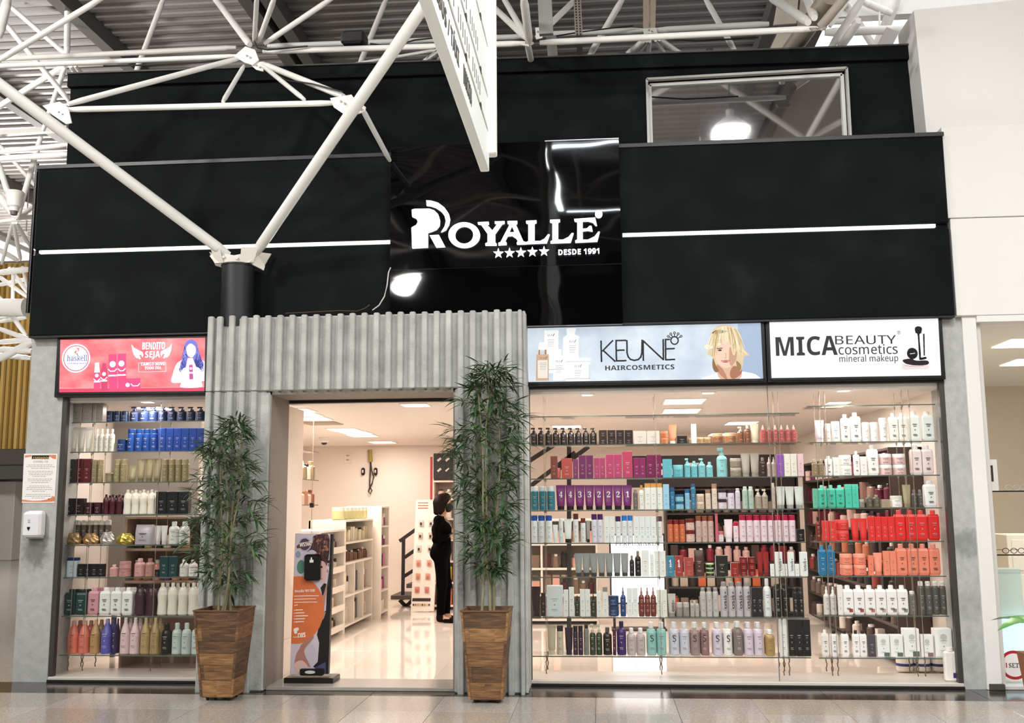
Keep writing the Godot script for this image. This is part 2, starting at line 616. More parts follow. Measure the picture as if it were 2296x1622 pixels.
# ---------------------------------------------------------------- the shop front
func shop_front() -> void:
	var s: SurfaceTool
	var left := setting("pillar_left", "smooth grey concrete pillar with a notice and a dispenser on it")
	add(left, "shaft", uvbox(Vector3(-5.16, 0, -0.35), Vector3(-4.84, 3.06, 0.0)), stained(96, 900, [[0.45, 0.63, 0.5, 0.06, 0.26], [0.2, 0.38, 0.06, 0.02, 0.2]], 21))
	var right := setting("pillar_right", "narrow grey concrete pillar between the two shops")
	add(right, "shaft", uvbox(Vector3(2.9, 0, -0.35), Vector3(3.07, 3.06, 0.0)), stained(64, 900, [[0.5, 0.62, 1.1, 0.045, 0.16], [0.5, 0.78, 0.8, 0.05, 0.06]], 22))
	for a in [["shop_wall_left", -5.16, -4.98], ["shop_wall_right", 2.92, 3.07]]:
		var w := setting(a[0].replace("shop_wall", "wall_shop"), "side wall of the shop")
		s = st()
		box(s, Vector3(a[1], 0, -7.5), Vector3(a[2], 3.06, -0.35))
		add(w, "wall_panel", s, mat("e9e2d9", 0.7))
	# black fascia with a groove for the strip lamp
	var f := setting("wall_fascia", "matte black plastered fascia over the show windows")
	var x0 := -5.145
	var x1 := 2.995
	s = st()
	bevel(s, Vector3(x0, 3.047, -0.38), Vector3(x1, 3.812, 0.1), 0.012)
	add(f, "lower_panel", s, mats.fascia)
	s = st()
	bevel(s, Vector3(x0, 3.852, -0.38), Vector3(x1, 4.65, 0.1), 0.012)
	add(f, "upper_panel", s, mats.fascia)
	s = st()
	box(s, Vector3(x0, 3.81, -0.38), Vector3(x1, 3.854, 0.06))
	add(f, "groove_back", s, mats.fascia)
	s = st()
	box(s, Vector3(x0, 4.6, -0.9), Vector3(x1, 4.648, -0.38))
	add(f, "roof_deck", s, mats.fascia)
	s = st()
	bevel(s, Vector3(x0 - 0.006, 4.618, 0.1), Vector3(x1 + 0.006, 4.656, 0.112), 0.003)
	add(f, "top_trim", s, mat("17191b", 0.45))
	s = st()
	bevel(s, Vector3(x0, 3.035, -0.3), Vector3(x1, 3.058, 0.092), 0.003)
	add(f, "bottom_trim", s, mat("0d0d0e", 0.5))
	s = st()
	tube(s, pz(88, 372, 0.0) + Vector3(-0.02, 0.02, 0), pz(70, 690, 0.0) + Vector3(-0.03, -0.05, 0), 0.018)
	add(f, "downpipe", s, mat("101011", 0.25))
	# strip lamps in the groove
	for a in [[-5.09, pz(876, 545, 0.1).x, "strip lamp in the groove of the fascia, passing behind the white tubes", "f4ffe8"], [pz(1396, 523, 0.1).x, 2.885, "strip lamp in the groove of the fascia above the two pale signs", "eefaff"]]:
		s = st()
		var x: float = a[0]
		while x < a[1]:
			var e := minf(x + 0.0125, a[1])
			box(s, Vector3(x, 3.819, 0.06), Vector3(e, 3.846, 0.094))
			box(s, Vector3(e, 3.824, 0.06), Vector3(minf(e + 0.005, a[1]), 3.841, 0.088))
			x += 0.0175
		var o := add(self, "led_strip_lamp", s, glow(a[3], 1.9))
		tag(o, a[2], "lamp", "strip lamps of the fascia")
		area(Vector3((a[0] + a[1]) * 0.5, 3.832, 0.1), Vector3(0, 0, 1), Vector2(a[1] - a[0], 0.02), 0.35, a[3], "led_light")
	# set-back upper storey, black, with the mezzanine window in it
	var zb := -0.5
	var u := setting("wall_upper", "set-back black upper wall over the fascia")
	var tl := pz(160, 172, zb)
	var tr := pz(2042, 108, zb)
	var y0 := 4.55
	var w0 := pz(1450, 180, zb)
	var w1 := pz(1897, 155, zb)
	var wb := 4.55
	s = st()
	hexa(s, [Vector3(tl.x, y0, zb), Vector3(w0.x, y0, zb), Vector3(w0.x, y0, zb - 0.2), Vector3(tl.x, y0, zb - 0.2)], [tl, tl.lerp(tr, (w0.x - tl.x) / (tr.x - tl.x)), tl.lerp(tr, (w0.x - tl.x) / (tr.x - tl.x)) + Vector3(0, 0, -0.2), tl + Vector3(0, 0, -0.2)])
	hexa(s, [Vector3(w1.x, y0, zb), Vector3(tr.x, y0, zb), Vector3(tr.x, y0, zb - 0.2), Vector3(w1.x, y0, zb - 0.2)], [tl.lerp(tr, (w1.x - tl.x) / (tr.x - tl.x)), tr, tr + Vector3(0, 0, -0.2), tl.lerp(tr, (w1.x - tl.x) / (tr.x - tl.x)) + Vector3(0, 0, -0.2)])
	var h0 := tl.lerp(tr, (w0.x - tl.x) / (tr.x - tl.x))
	var h1 := tl.lerp(tr, (w1.x - tl.x) / (tr.x - tl.x))
	hexa(s, [Vector3(w0.x, w0.y, zb), Vector3(w1.x, w1.y, zb), Vector3(w1.x, w1.y, zb - 0.2), Vector3(w0.x, w0.y, zb - 0.2)], [h0, h1, h1 + Vector3(0, 0, -0.2), h0 + Vector3(0, 0, -0.2)])
	add(u, "wall_panel", s, mats.fascia)
	s = st()
	bar(s, tl + Vector3(-0.01, -0.06, 0.02), tr + Vector3(0.0, -0.06, 0.02), 0.06, 0.13)
	add(u, "cornice", s, mats.fascia)
	s = st()
	bar(s, tl + Vector3(-0.01, 0.006, 0.03), tr + Vector3(0.0, 0.006, 0.03), 0.09, 0.014)
	add(u, "cornice_edge", s, mat("3a3a3a", 0.5))
	s = st()
	box(s, Vector3(tl.x, 3.06, -7.6), Vector3(tr.x, 3.2, -0.38))
	box(s, Vector3(tl.x, 3.2, -7.6), Vector3(tl.x + 0.15, 5.4, zb - 0.2))
	box(s, Vector3(tr.x - 0.15, 3.2, -7.6), Vector3(tr.x, 5.4, zb - 0.2))
	box(s, Vector3(tl.x, 3.2, -7.6), Vector3(tr.x, 5.4, -7.5))
	add(u, "side_and_rear_wall", s, mat("2a2b2c", 0.7))
	s = st()
	box(s, Vector3(tl.x + 0.02, 5.36, -7.6), Vector3(tr.x, 5.42, zb - 0.2))
	add(u, "roof_deck", s, mat("2a2b2c", 0.7))
	for i in 7:
		var q: float = [375, 800, 1232, 1300, 1590, 1395, 985][i]
		var b := pz(q, [163, 152, 137, 132, 118, 128, 146][i], zb)
		s = st()
		bevel(s, b + Vector3(-0.03, -0.03, -0.04), b + Vector3(0.035, 0.03, 0.04), 0.005)
		add(u, "bracket", s, mat("111112", 0.5))
	# mezzanine window
	var win := setting("window_3", "wide mezzanine window with a pale frame in the black upper wall")
	var bl := Vector3(w0.x, wb, zb)
	var br := Vector3(w1.x, wb, zb)
	for e in [[w0, w1], [bl, w0], [br, w1], [bl, br]]:
		s = st()
		bar(s, e[0] + Vector3(0, 0, 0.01), e[1] + Vector3(0, 0, 0.01), 0.022, 0.05, Vector3.BACK)
		add(win, "outer_frame", s, mat("a8a8a4", 0.4, 0.3))
	var ins := Vector3(0.03, 0, 0)
	var dn := Vector3(0, -0.035, 0)
	for e in [[w0 + ins + dn, w1 - ins + dn], [bl + ins, w0 + ins + dn], [br - ins, w1 - ins + dn]]:
		s = st()
		bar(s, e[0] + Vector3(0, 0, -0.05), e[1] + Vector3(0, 0, -0.05), 0.03, 0.04, Vector3.BACK)
		add(win, "inner_frame", s, mat("e2e2de", 0.4))
	s = st()
	quad(s, w0 + Vector3(0, 0, -0.06), w1 + Vector3(0, 0, -0.06), br + Vector3(0, 0, -0.06), bl + Vector3(0, 0, -0.06))
	var pane := StandardMaterial3D.new()
	pane.albedo_color = Color("b9b9bb")
	pane.roughness = 0.03
	pane.metallic = 1.0
	pane.metallic_specular = 0.9
	pane.clearcoat_enabled = true
	pane.clearcoat = 1.0
	pane.clearcoat_roughness = 0.02
	add(win, "pane", s, pane)
	# low sill of pale stone under the show windows and their dark frames
	for a in [[-4.84, -3.3], [-0.64, 2.9]]:
		var sill := setting("trim_%d" % (1 if a[0] < -2.0 else 2), "low stone sill under the show window")
		s = st()
		bevel(s, Vector3(a[0], 0.0, -0.5), Vector3(a[1], 0.045, 0.0), 0.005)
		add(sill, "sill", s, mat("cfc9bf", 0.3))
		s = st()
		bevel(s, Vector3(a[0], 0.0, 0.0), Vector3(a[1], 0.022, 0.015), 0.003)
		add(sill, "dark_strip", s, mat("242220", 0.4))
	for a in [["window_1", -4.84, -3.3, []], ["window_2", -0.64, 2.9, [1.44]]]:
		var w := setting(a[0], "frameless show window glass with slim dark edges")
		for e in [a[1] + 0.02, a[2] - 0.02]:
			s = st()
			bevel(s, Vector3(e - 0.02, 0.045, -0.07), Vector3(e + 0.02, 2.53, -0.01), 0.004)
			add(w, "edge_frame", s, mat("4a4744", 0.4, 0.3))
		s = st()
		bevel(s, Vector3(a[1], 2.5, -0.07), Vector3(a[2], 2.54, 0.0), 0.004)
		add(w, "head_frame", s, mat("1a1918", 0.4))
		var edges: Array = [a[1] + 0.04] + a[3] + [a[2] - 0.04]
		for i in edges.size() - 1:
			s = st()
			quad(s, Vector3(edges[i] + 0.003, 2.5, -0.04), Vector3(edges[i + 1] - 0.003, 2.5, -0.04), Vector3(edges[i + 1] - 0.003, 0.045, -0.04), Vector3(edges[i] + 0.003, 0.045, -0.04))
			add(w, "pane", s, glass(0.012, "101010", 0.4))
			if i > 0:
				s = st()
				box(s, Vector3(edges[i] - 0.003, 0.045, -0.046), Vector3(edges[i] + 0.003, 2.5, -0.034))
				add(w, "pane_joint", s, mat("6d6a64", 0.4))


# ---------------------------------------------------------------- the ribbed concrete portal
func portal() -> void:
	var p := setting("wall_portal", "ribbed pale concrete portal round the shop entrance")
	var z := 0.37
	var x0 := -3.345
	var x1 := -0.632
	var d0 := -2.79
	var d1 := -1.205
	var top := 3.122
	var head := 2.478
	var legs := stained(200, 900, [[0.75, 0.6, 0.35, 0.1, 0.26], [0.9, 0.7, 0.2, 0.08, 0.16]], 31)
	var s := st()
	for a in [[x0, d0], [d1, x1]]:
		s = st()
		bevel(s, Vector3(a[0], 0, -0.12), Vector3(a[1], head - 0.003, z), 0.012)
		add(p, "leg", s, mats.concrete)
	s = st()
	bevel(s, Vector3(x0, head, -0.12), Vector3(x1, top, z), 0.012)
	add(p, "lintel", s, mats.concrete)
	# ribs
	var rib := {}
	for k in range(-6, 21):
		var a := pz(620.0 + 27.1 * k, 800, 0.4).x
		if k == -6:
			a = x0
		var b := a + 0.05
		if b > x1 + 0.02:
			continue
		var over_door := b > d0 and a < d1
		var top_y := top + rng.randf_range(0.006, 0.014)
		for part_of in ([0] if over_door else [0, 1]):
			var lo := head if part_of == 0 else 0.0
			var hi := top_y if part_of == 0 else head - 0.004
			s = st()
			bevel(s, Vector3(a, lo, z), Vector3(minf(b, x1), hi, z + 0.044 + rng.randf_range(-0.002, 0.002)), 0.007)
			if part_of == 1:
				add(p, "rib", rib_mesh(a, minf(b, x1), lo, hi, z, z + 0.044), legs)
			else:
				add(p, "rib", s, mats.concrete)
	for i in 4:
		s = st()
		bevel(s, Vector3(x1, 0, z - 0.06 - 0.11 * i), Vector3(x1 + 0.026, top + 0.006, z - 0.01 - 0.11 * i), 0.007)
		add(p, "side_rib", s, mats.concrete)
	# taupe lining of the opening
	s = st()
	box(s, Vector3(d0, 0.03, -0.13), Vector3(d0 + 0.012, head, z - 0.01))
	box(s, Vector3(d1 - 0.012, 0.03, -0.13), Vector3(d1, head, z - 0.01))
	box(s, Vector3(d0, head - 0.03, -0.13), Vector3(d1, head, z - 0.01))
	add(p, "door_lining", s, mat("857d74", 0.6))
	s = st()
	box(s, Vector3(d0, 2.42, -0.2), Vector3(d1, 2.455, -0.125))
	add(p, "door_track", s, mat("191715", 0.4))
	# stone threshold
	var t := setting("floor_threshold", "pale stone threshold in the entrance")
	s = st()
	bevel(s, Vector3(d0, 0, -0.12), Vector3(d1, 0.03, 0.3), 0.004)
	add(t, "slab", s, mat("a39d95", 0.22))
	# black support column that carries the space frame
	var c := thing("support_column", "round black steel column behind the concrete portal with a white steel head", "column", Vector3(-3.15, 0, 0.25))
	s = st()
	lathe(s, [[0.14, 3.05], [0.14, 3.6], [0.146, 3.6], [0.146, 3.615]], 28)
	add(c, "shaft", s, mat("14171b", 0.5))
	var white := mat("dad5cb", 0.5)
	for a in [[-0.16, 0.1, -0.09, 0.12], [0.06, 0.12, 0.17, 0.1], [0.1, 0.0, 0.2, -0.08], [-0.2, 0.02, -0.16, -0.08]]:
		s = st()
		slab(s, [Vector3(a[0], 3.615, a[1]), Vector3(a[2], 3.615, a[3]), Vector3(a[2] * 1.3, 3.74, a[3] * 1.3), Vector3(a[0] * 1.3, 3.74, a[1] * 1.3)], Vector3(0, 0, -0.012))
		add(c, "gusset", s, white)
	s = st()
	slab(s, [Vector3(-0.17, 3.615, 0.11), Vector3(0.14, 3.612, 0.11), Vector3(0.2, 3.67, 0.11), Vector3(0.12, 3.7, 0.11), Vector3(0.0, 3.68, 0.11), Vector3(-0.1, 3.7, 0.11), Vector3(-0.15, 3.74, 0.11), Vector3(-0.22, 3.68, 0.11)], Vector3(0, 0, -0.014))
	add(c, "head_plate", s, white)
	s = st()
	slab(s, [Vector3(0.16, 3.6, 0.08), Vector3(0.24, 3.56, 0.02), Vector3(0.25, 3.6, 0.02), Vector3(0.19, 3.7, 0.06), Vector3(0.15, 3.66, 0.08)], Vector3(-0.01, 0, -0.012))
	add(c, "side_plate", s, white)
	for q in [Vector3(-0.09, 3.665, 0.115), Vector3(0.03, 3.65, 0.115)]:
		s = st()
		tube(s, q, q + Vector3(0, 0, 0.012), 0.013, -1.0, 8)
		add(c, "bolt", s, white)


func rib_mesh(a: float, b: float, lo: float, hi: float, z0: float, z1: float) -> ArrayMesh:
	# a leg rib whose texture spans the whole leg, so that its grime lies at one height
	var s := SurfaceTool.new()
	s.begin(Mesh.PRIMITIVE_TRIANGLES)
	s.set_smooth_group(-1)
	var c := 0.007
	var p := [Vector2(a, z0), Vector2(a, z1 - c), Vector2(a + c, z1), Vector2(b - c, z1), Vector2(b, z1 - c), Vector2(b, z0)]
	for i in 5:
		var q: Vector2 = p[i]
		var r: Vector2 = p[i + 1]
		var v := [Vector3(q.x, hi, q.y), Vector3(r.x, hi, r.y), Vector3(r.x, lo, r.y), Vector3(q.x, lo, q.y)]
		for k in [0, 1, 2, 0, 2, 3]:
			var w: Vector3 = v[k]
			var u := (w.x + 3.345) / 0.56 if w.x < -2.0 else (-0.6 - w.x) / 0.62
			s.set_uv(Vector2(u, 1.0 - w.y / 2.478))
			s.add_vertex(w)
	s.generate_normals()
	return s.commit()


# ---------------------------------------------------------------- white space frame
const TRUSS_NEAR := [
	[512, 573, 0.3, -70, 138, 1.8, 0.047], [573, 568, 0.3, 1000, -60, 2.1, 0.047],
	[150, 246, 1.2, 752, 231, 1.2, 0.024], [152, 234, 1.2, 540, 130, 0.22, 0.025], [588, 143, 0.22, 770, 216, 1.2, 0.027],
	[547, 148, 0.22, 500, 228, 1.2, 0.02], [586, 145, 0.22, 682, 223, 1.2, 0.02], [810, 240, 1.2, 874, 360, 0.2, 0.022],
	[-20, 149, 0.2, 540, 126, 0.2, 0.024], [590, 116, 0.2, 1000, 103, 0.2, 0.026], [1000, 103, 0.2, 1178, 97, 0.2, 0.026],
	[-20, 134, -2.2, 530, 107, -2.2, 0.032], [600, 104, -2.2, 1180, 82, -2.2, 0.032],
	[480, -6, -1.4, 560, 100, 0.2, 0.034], [576, -6, 1.4, 570, 92, 0.2, 0.02], [616, -6, 0.9, 580, 94, 0.2, 0.024], [748, -6, 0.2, 592, 99, 0.2, 0.025],
	[368, -6, -3.0, 302, 170, -3.0, 0.034], [868, -6, -3.0, 803, 153, -3.0, 0.034], [700, 160, -3.0, 980, 112, -2.6, 0.02], [975, 150, -3.4, 997, 112, -2.4, 0.026], [935, 150, -3.4, 985, 114, -2.4, 0.03],
	[-10, 140, 0.9, 232, -6, 0.6, 0.026],
	[1210, 96, 0.2, 1832, 64, 0.2, 0.028], [1205, 78, -2.2, 1440, 68, -2.2, 0.034], [1470, 68, -2.2, 1724, 54, -2.2, 0.036],
	[1098, 8, -1.0, 1180, 86, 0.2, 0.03], [1128, -6, -0.9, 1178, 80, 0.2, 0.028], [1174, -6, 1.0, 1187, 96, 0.2, 0.036], [1205, 82, 0.2, 1296, -6, -1.2, 0.03],
	[1183, 98, 0.2, 1197, 168, -1.2, 0.03], [1098, 108, -2.6, 1116, 145, -3.4, 0.034],
	[1398, -6, -2.5, 1318, 132, -2.7, 0.038], [1442, 92, -2.2, 1396, 131, -3.4, 0.036], [1450, 92, -2.2, 1424, 130, -3.4, 0.026], [1457, 92, -2.2, 1453, 129, -3.4, 0.026], [1470, 90, -2.2, 1494, 127, -3.4, 0.026], [1478, 88, -2.2, 1532, 125, -3.4, 0.032], [1580, -6, -2.5, 1650, 119, -2.7, 0.034],
	[1728, -6, -1.4, 1812, 50, 0.1, 0.042], [1808, -6, -0.8, 1826, 40, 0.1, 0.04],
]
const TRUSS_BRIGHT := [
	[1888, -6, -5.0, 1964, 112, -5.4, 0.05], [1936, -6, -2.4, 1860, 112, -2.6, 0.045], [2012, -6, -5.0, 1964, 110, -5.4, 0.075], [1934, 4, -5.0, 2000, 30, -5.0, 0.05],
	[1850, 73, -4.0, 2044, 65, -4.0, 0.055], [1852, 50, -3.6, 1930, 46, -3.6, 0.035], [1925, 48, -2.2, 1880, 112, -2.6, 0.05], [1972, -6, -5.0, 1972, 70, -5.0, 0.014], [1905, -6, -3.0, 1860, 60, -3.0, 0.03],
]
const TRUSS_AISLE := [
	[152, -6, -4.0, 150, 126, -4.0, 0.042], [18, 10, -4.0, 150, 124, -4.0, 0.034], [8, 48, -3.4, 156, 228, -3.4, 0.036], [146, 147, -4.0, -10, 244, -4.6, 0.044], [146, 150, -4.0, 97, 292, -4.6, 0.036], [158, 148, -4.0, 178, 176, -4.4, 0.04], [168, 148, -4.0, 196, 180, -4.4, 0.03], [18, -6, -1.0, -4, 84, -1.0, 0.05],
	[-10, 130, -4.0, 146, 127, -4.0, 0.036],
	[-10, 342, -6.0, 154, 324, -6.0, 0.04], [-10, 357, -6.0, 154, 346, -6.0, 0.05], [92, 306, -6.4, 38, 490, -7.0, 0.046], [-8, 318, -7.0, 86, 424, -7.4, 0.036], [-6, 360, -7.0, 20, 440, -7.0, 0.05], [-10, 432, -7.0, 38, 488, -7.0, 0.07], [40, 490, -7.0, 80, 460, -7.4, 0.036], [-6, 498, -7.0, 38, 492, -7.0, 0.036], [38, 490, -7.0, 80, 486, -7.4, 0.04],
	[28, 500, -7.0, 4, 592, -8.0, 0.03], [30, 500, -7.0, 46, 582, -8.0, 0.034], [36, 500, -7.0, 72, 560, -8.0, 0.034], [-6, 558, -8.0, 40, 584, -8.4, 0.045],
	[-6, 612, -9.0, 68, 604, -9.0, 0.06], [20, 600, -9.0, 62, 656, -9.4, 0.04], [-6, 618, -9.0, 64, 668, -9.4, 0.04], [50, 598, -9.0, 62, 650, -9.4, 0.03], [-6, 712, -9.4, 62, 700, -9.4, 0.05], [-6, 640, -9.0, 60, 626, -9.4, 0.04], [30, 600, -9.0, 28, 690, -9.4, 0.034], [-4, 664, -9.0, 58, 752, -9.4, 0.045],
	[-6, 736, -9.0, 72, 764, -9.0, 0.045], [-6, 768, -9.0, 72, 762, -9.0, 0.05], [-6, 784, -9.0, 72, 788, -9.0, 0.06], [-6, 808, -9.0, 74, 766, -9.0, 0.07], [-6, 796, -9.2, 70, 804, -9.2, 0.05], [-6, 722, -9.4, 60, 712, -9.4, 0.04],
]


func frame_tubes(root: Node3D, list: Array, material: Material) -> void:
	for a in list:
		var s := st()
		var p := pz(a[0], a[1], a[2])
		var q := pz(a[3], a[4], a[5])
		var d := (q - p).normalized()
		# tube with the flattened, coned ends of a space frame
		var r: float = a[6]
		var n := minf(0.12, (q - p).length() * 0.2)
		loft(s, [ring_at(p, d, r * 0.72, 12), ring_at(p + d * n, d, r, 12), ring_at(q - d * n, d, r, 12), ring_at(q, d, r * 0.72, 12)], true, true, false)
		add(root, "tube", s, material)


func plate(root: Node3D, pts: Array, z: float, material: Material, thick := 0.014) -> void:
	var s := st()
	var w := []
	for i in range(0, pts.size(), 2):
		w.append(pz(pts[i], pts[i + 1], z))
	slab(s, w, Vector3(0, 0, -thick))
	add(root, "node_plate", s, material)
	var mid := Vector3.ZERO
	for p in w:
		mid += p / w.size()
	for k in [-0.012, 0.02]:
		s = st()
		tube(s, mid + Vector3(k, -k * 0.6, 0), mid + Vector3(k, -k * 0.6, 0.012), 0.009, -1.0, 6)
		add(root, "bolt", s, mat("a8a49c", 0.5, 0.3))


func truss() -> void:
	var white := mat("ecebe7", 0.42)
	var root := thing("space_frame", "white steel tube space frame standing on the black column before the fascia", "space frame")
	frame_tubes(root, TRUSS_NEAR, white)
	plate(root, [95, 237, 133, 228, 152, 240, 160, 275, 148, 278, 118, 258], 1.26, white)
	plate(root, [740, 220, 788, 212, 795, 222, 770, 255, 748, 240], 1.26, white)
	plate(root, [800, 226, 820, 240, 818, 250, 798, 256, 792, 244], 1.22, white)
	plate(root, [524, 126, 550, 104, 572, 112, 580, 134, 566, 146, 548, 140], 0.26, white)
	plate(root, [556, 140, 592, 138, 590, 160, 574, 156], 0.24, white)
	plate(root, [1162, 95, 1196, 94, 1197, 97, 1186, 104, 1170, 101], 0.22, white)
	plate(root, [1200, 62, 1218, 60, 1216, 84, 1202, 88], 0.22, white)
	plate(root, [1440, 64, 1472, 62, 1474, 74, 1444, 76], -2.16, white)
	# wires wound round the nodes
	for a in [[590, 148, 640, 180, 700, 188, 768, 206, 0.3, 1.3], [540, 128, 450, 140, 330, 146, 232, 148, 0.24, 0.24], [570, 92, 578, 108, 600, 112, 690, 104, 0.3, 0.25], [830, 98, 880, 104, 930, 90, 985, 84, 0.1, 0.1], [1420, 58, 1380, 62, 1300, 72, 1240, 82, -2.1, -2.0], [1470, 86, 1560, 92, 1640, 88, 1700, 84, 0.1, 0.1]]:
		var s := st()
		var p := []
		for i in 4:
			p.append(pz(a[i * 2], a[i * 2 + 1], lerpf(a[8], a[9], i / 3.0)))
		cable(s, p, 0.008, 5)
		add(root, "wire", s, mat("22201f", 0.6))
	var post := mat("b5a897", 0.55)
	for a in [[1450, -6, 1450, 66], [1463, -6, 1461, 66]]:
		var s := st()
		bar(s, pz(a[0], a[1], -2.2), pz(a[2], a[3], -2.2), 0.035, 0.08)
		add(root, "post", s, post)
	# black box on the chord
	var b := thing("junction_box", "black box fixed on the white roof chord", "box", pz(795, 90, -0.4))
	var s := st()
	bevel(s, Vector3(-0.115, -0.07, -0.1), Vector3(0.115, 0.06, 0.1), 0.02)
	add(b, "body", s, mat("151516", 0.5))
	for x in [-0.07, 0.0, 0.07]:
		s = st()
		box(s, Vector3(x - 0.02, 0.058, -0.05), Vector3(x + 0.02, 0.075, 0.05))
		add(b, "lug", s, mat("151516", 0.5))
	# flat grey duct and the perforated tray
	var d := thing("cable_duct", "flat grey metal duct hanging past the roof node", "duct")
	s = st()
	bar(s, pz(1221, -8, 0.5), pz(1225, 78, 0.5), 0.12, 0.05, Vector3.BACK)
	add(d, "upper_length", s, mat("8c8b87", 0.5, 0.3))
	s = st()
	bar(s, pz(1236, 84, -0.9), pz(1243, 170, -0.9), 0.1, 0.05, Vector3.BACK)
	add(d, "lower_length", s, mat("8c8b87", 0.5, 0.3))
	var y := thing("cable_tray", "upright perforated cable tray over the black upper wall", "cable tray")
	s = st()
	bar(s, pz(1294, -8, -0.2), pz(1298, 80, -0.2), 0.07, 0.02, Vector3.BACK)
	add(y, "rail", s, mat("8b8378", 0.5, 0.3))
	for i in 13:
		for k in 2:
			var h := pz(1290.5 + 7.5 * k + i * 0.3, 2 + i * 6.2, -0.185)
			s = st()
			box(s, h + Vector3(-0.007, -0.007, -0.004), h + Vector3(0.007, 0.007, 0.002))
			add(y, "slot", s, mat("1d1a18", 0.6))
	s = st()
	bar(s, pz(1299, 84, -0.9), pz(1301, 170, -0.9), 0.055, 0.04, Vector3.BACK)
	add(y, "bracket", s, mat("141414", 0.5))
	# roof column and panels by the bright skylight bay
	var r := thing("roof_column", "thick taupe steel strut leaning by the skylight bay", "strut")
	s = st()
	tube(s, pz(1862, -10, 0.1), pz(1740, 160, -1.3), 0.09, -1.0, 16)
	add(r, "strut", s, mat("91877a", 0.5))
	s = st()
	tube(s, pz(1898, -10, 0.3), pz(1840, 60, 0.1), 0.042)
	add(r, "brace", s, mat("a39a8d", 0.5))
	plate(r, [1815, 62, 1856, 60, 1850, 66, 1822, 70], 0.3, mat("8a8072", 0.5))
	var n := thing("roof_panel", "beige sheet panels hung under the roof beside the strut", "panel")
	for a in [[[1742, 76, 1784, 70, 1770, 116, 1722, 118], -1.8], [[1745, -6, 1790, -6, 1786, 52, 1734, 56], -1.9], [[1796, -6, 1836, -6, 1800, 112, 1780, 114, 1790, 40], -2.0]]:
		var w := []
		for i in range(0, a[0].size(), 2):
			w.append(pz(a[0][i], a[0][i + 1], a[1]))
		s = st()
		slab(s, w, Vector3(0, 0, -0.03))
		add(n, "panel", s, mat("c9bfb0", 0.6))
	var e := thing("skylight_truss", "bright white steel tubes under the skylight bay", "space frame")
	frame_tubes(e, TRUSS_BRIGHT, mat("f4f1ee", 0.4))
	s = st()
	bar(s, pz(2000, 70, -3.0), pz(1978, 112, -3.0), 0.16, 0.08, Vector3.BACK)
	add(e, "flat_bar", s, mat("c6bfbb", 0.5))
	var l := thing("aisle_space_frame", "white steel tube space frame over the side aisle", "space frame")
	frame_tubes(l, TRUSS_AISLE, mat("f3f2ef", 0.42))
	s = st()
	bar(s, pz(-10, 300, -6.5), pz(152, 289, -6.5), 0.1, 0.08)
	add(l, "flat_bar", s, mat("dedad5", 0.5))
	s = st()
	tube(s, pz(-10, 690, -9.0), pz(58, 690, -9.0), 0.17, -1.0, 16)
	add(l, "round_duct", s, mat("f4f2ee", 0.4))
	var a := thing("bell_lamp", "white bell shaped lamp housing at the aisle roof node", "lamp", pz(32, 466, -6.4))
	s = st()
	lathe(s, [[0.07, -0.06], [0.08, 0.0], [0.11, 0.02], [0.14, 0.22], [0.15, 0.24], [0.13, 0.27]], 18)
	add(a, "housing", s, mat("f3f0ea", 0.45))
	s = st()
	lathe(s, [[0.05, -0.12], [0.06, -0.06]], 12)
	add(a, "socket", s, mat("6b6560", 0.5))


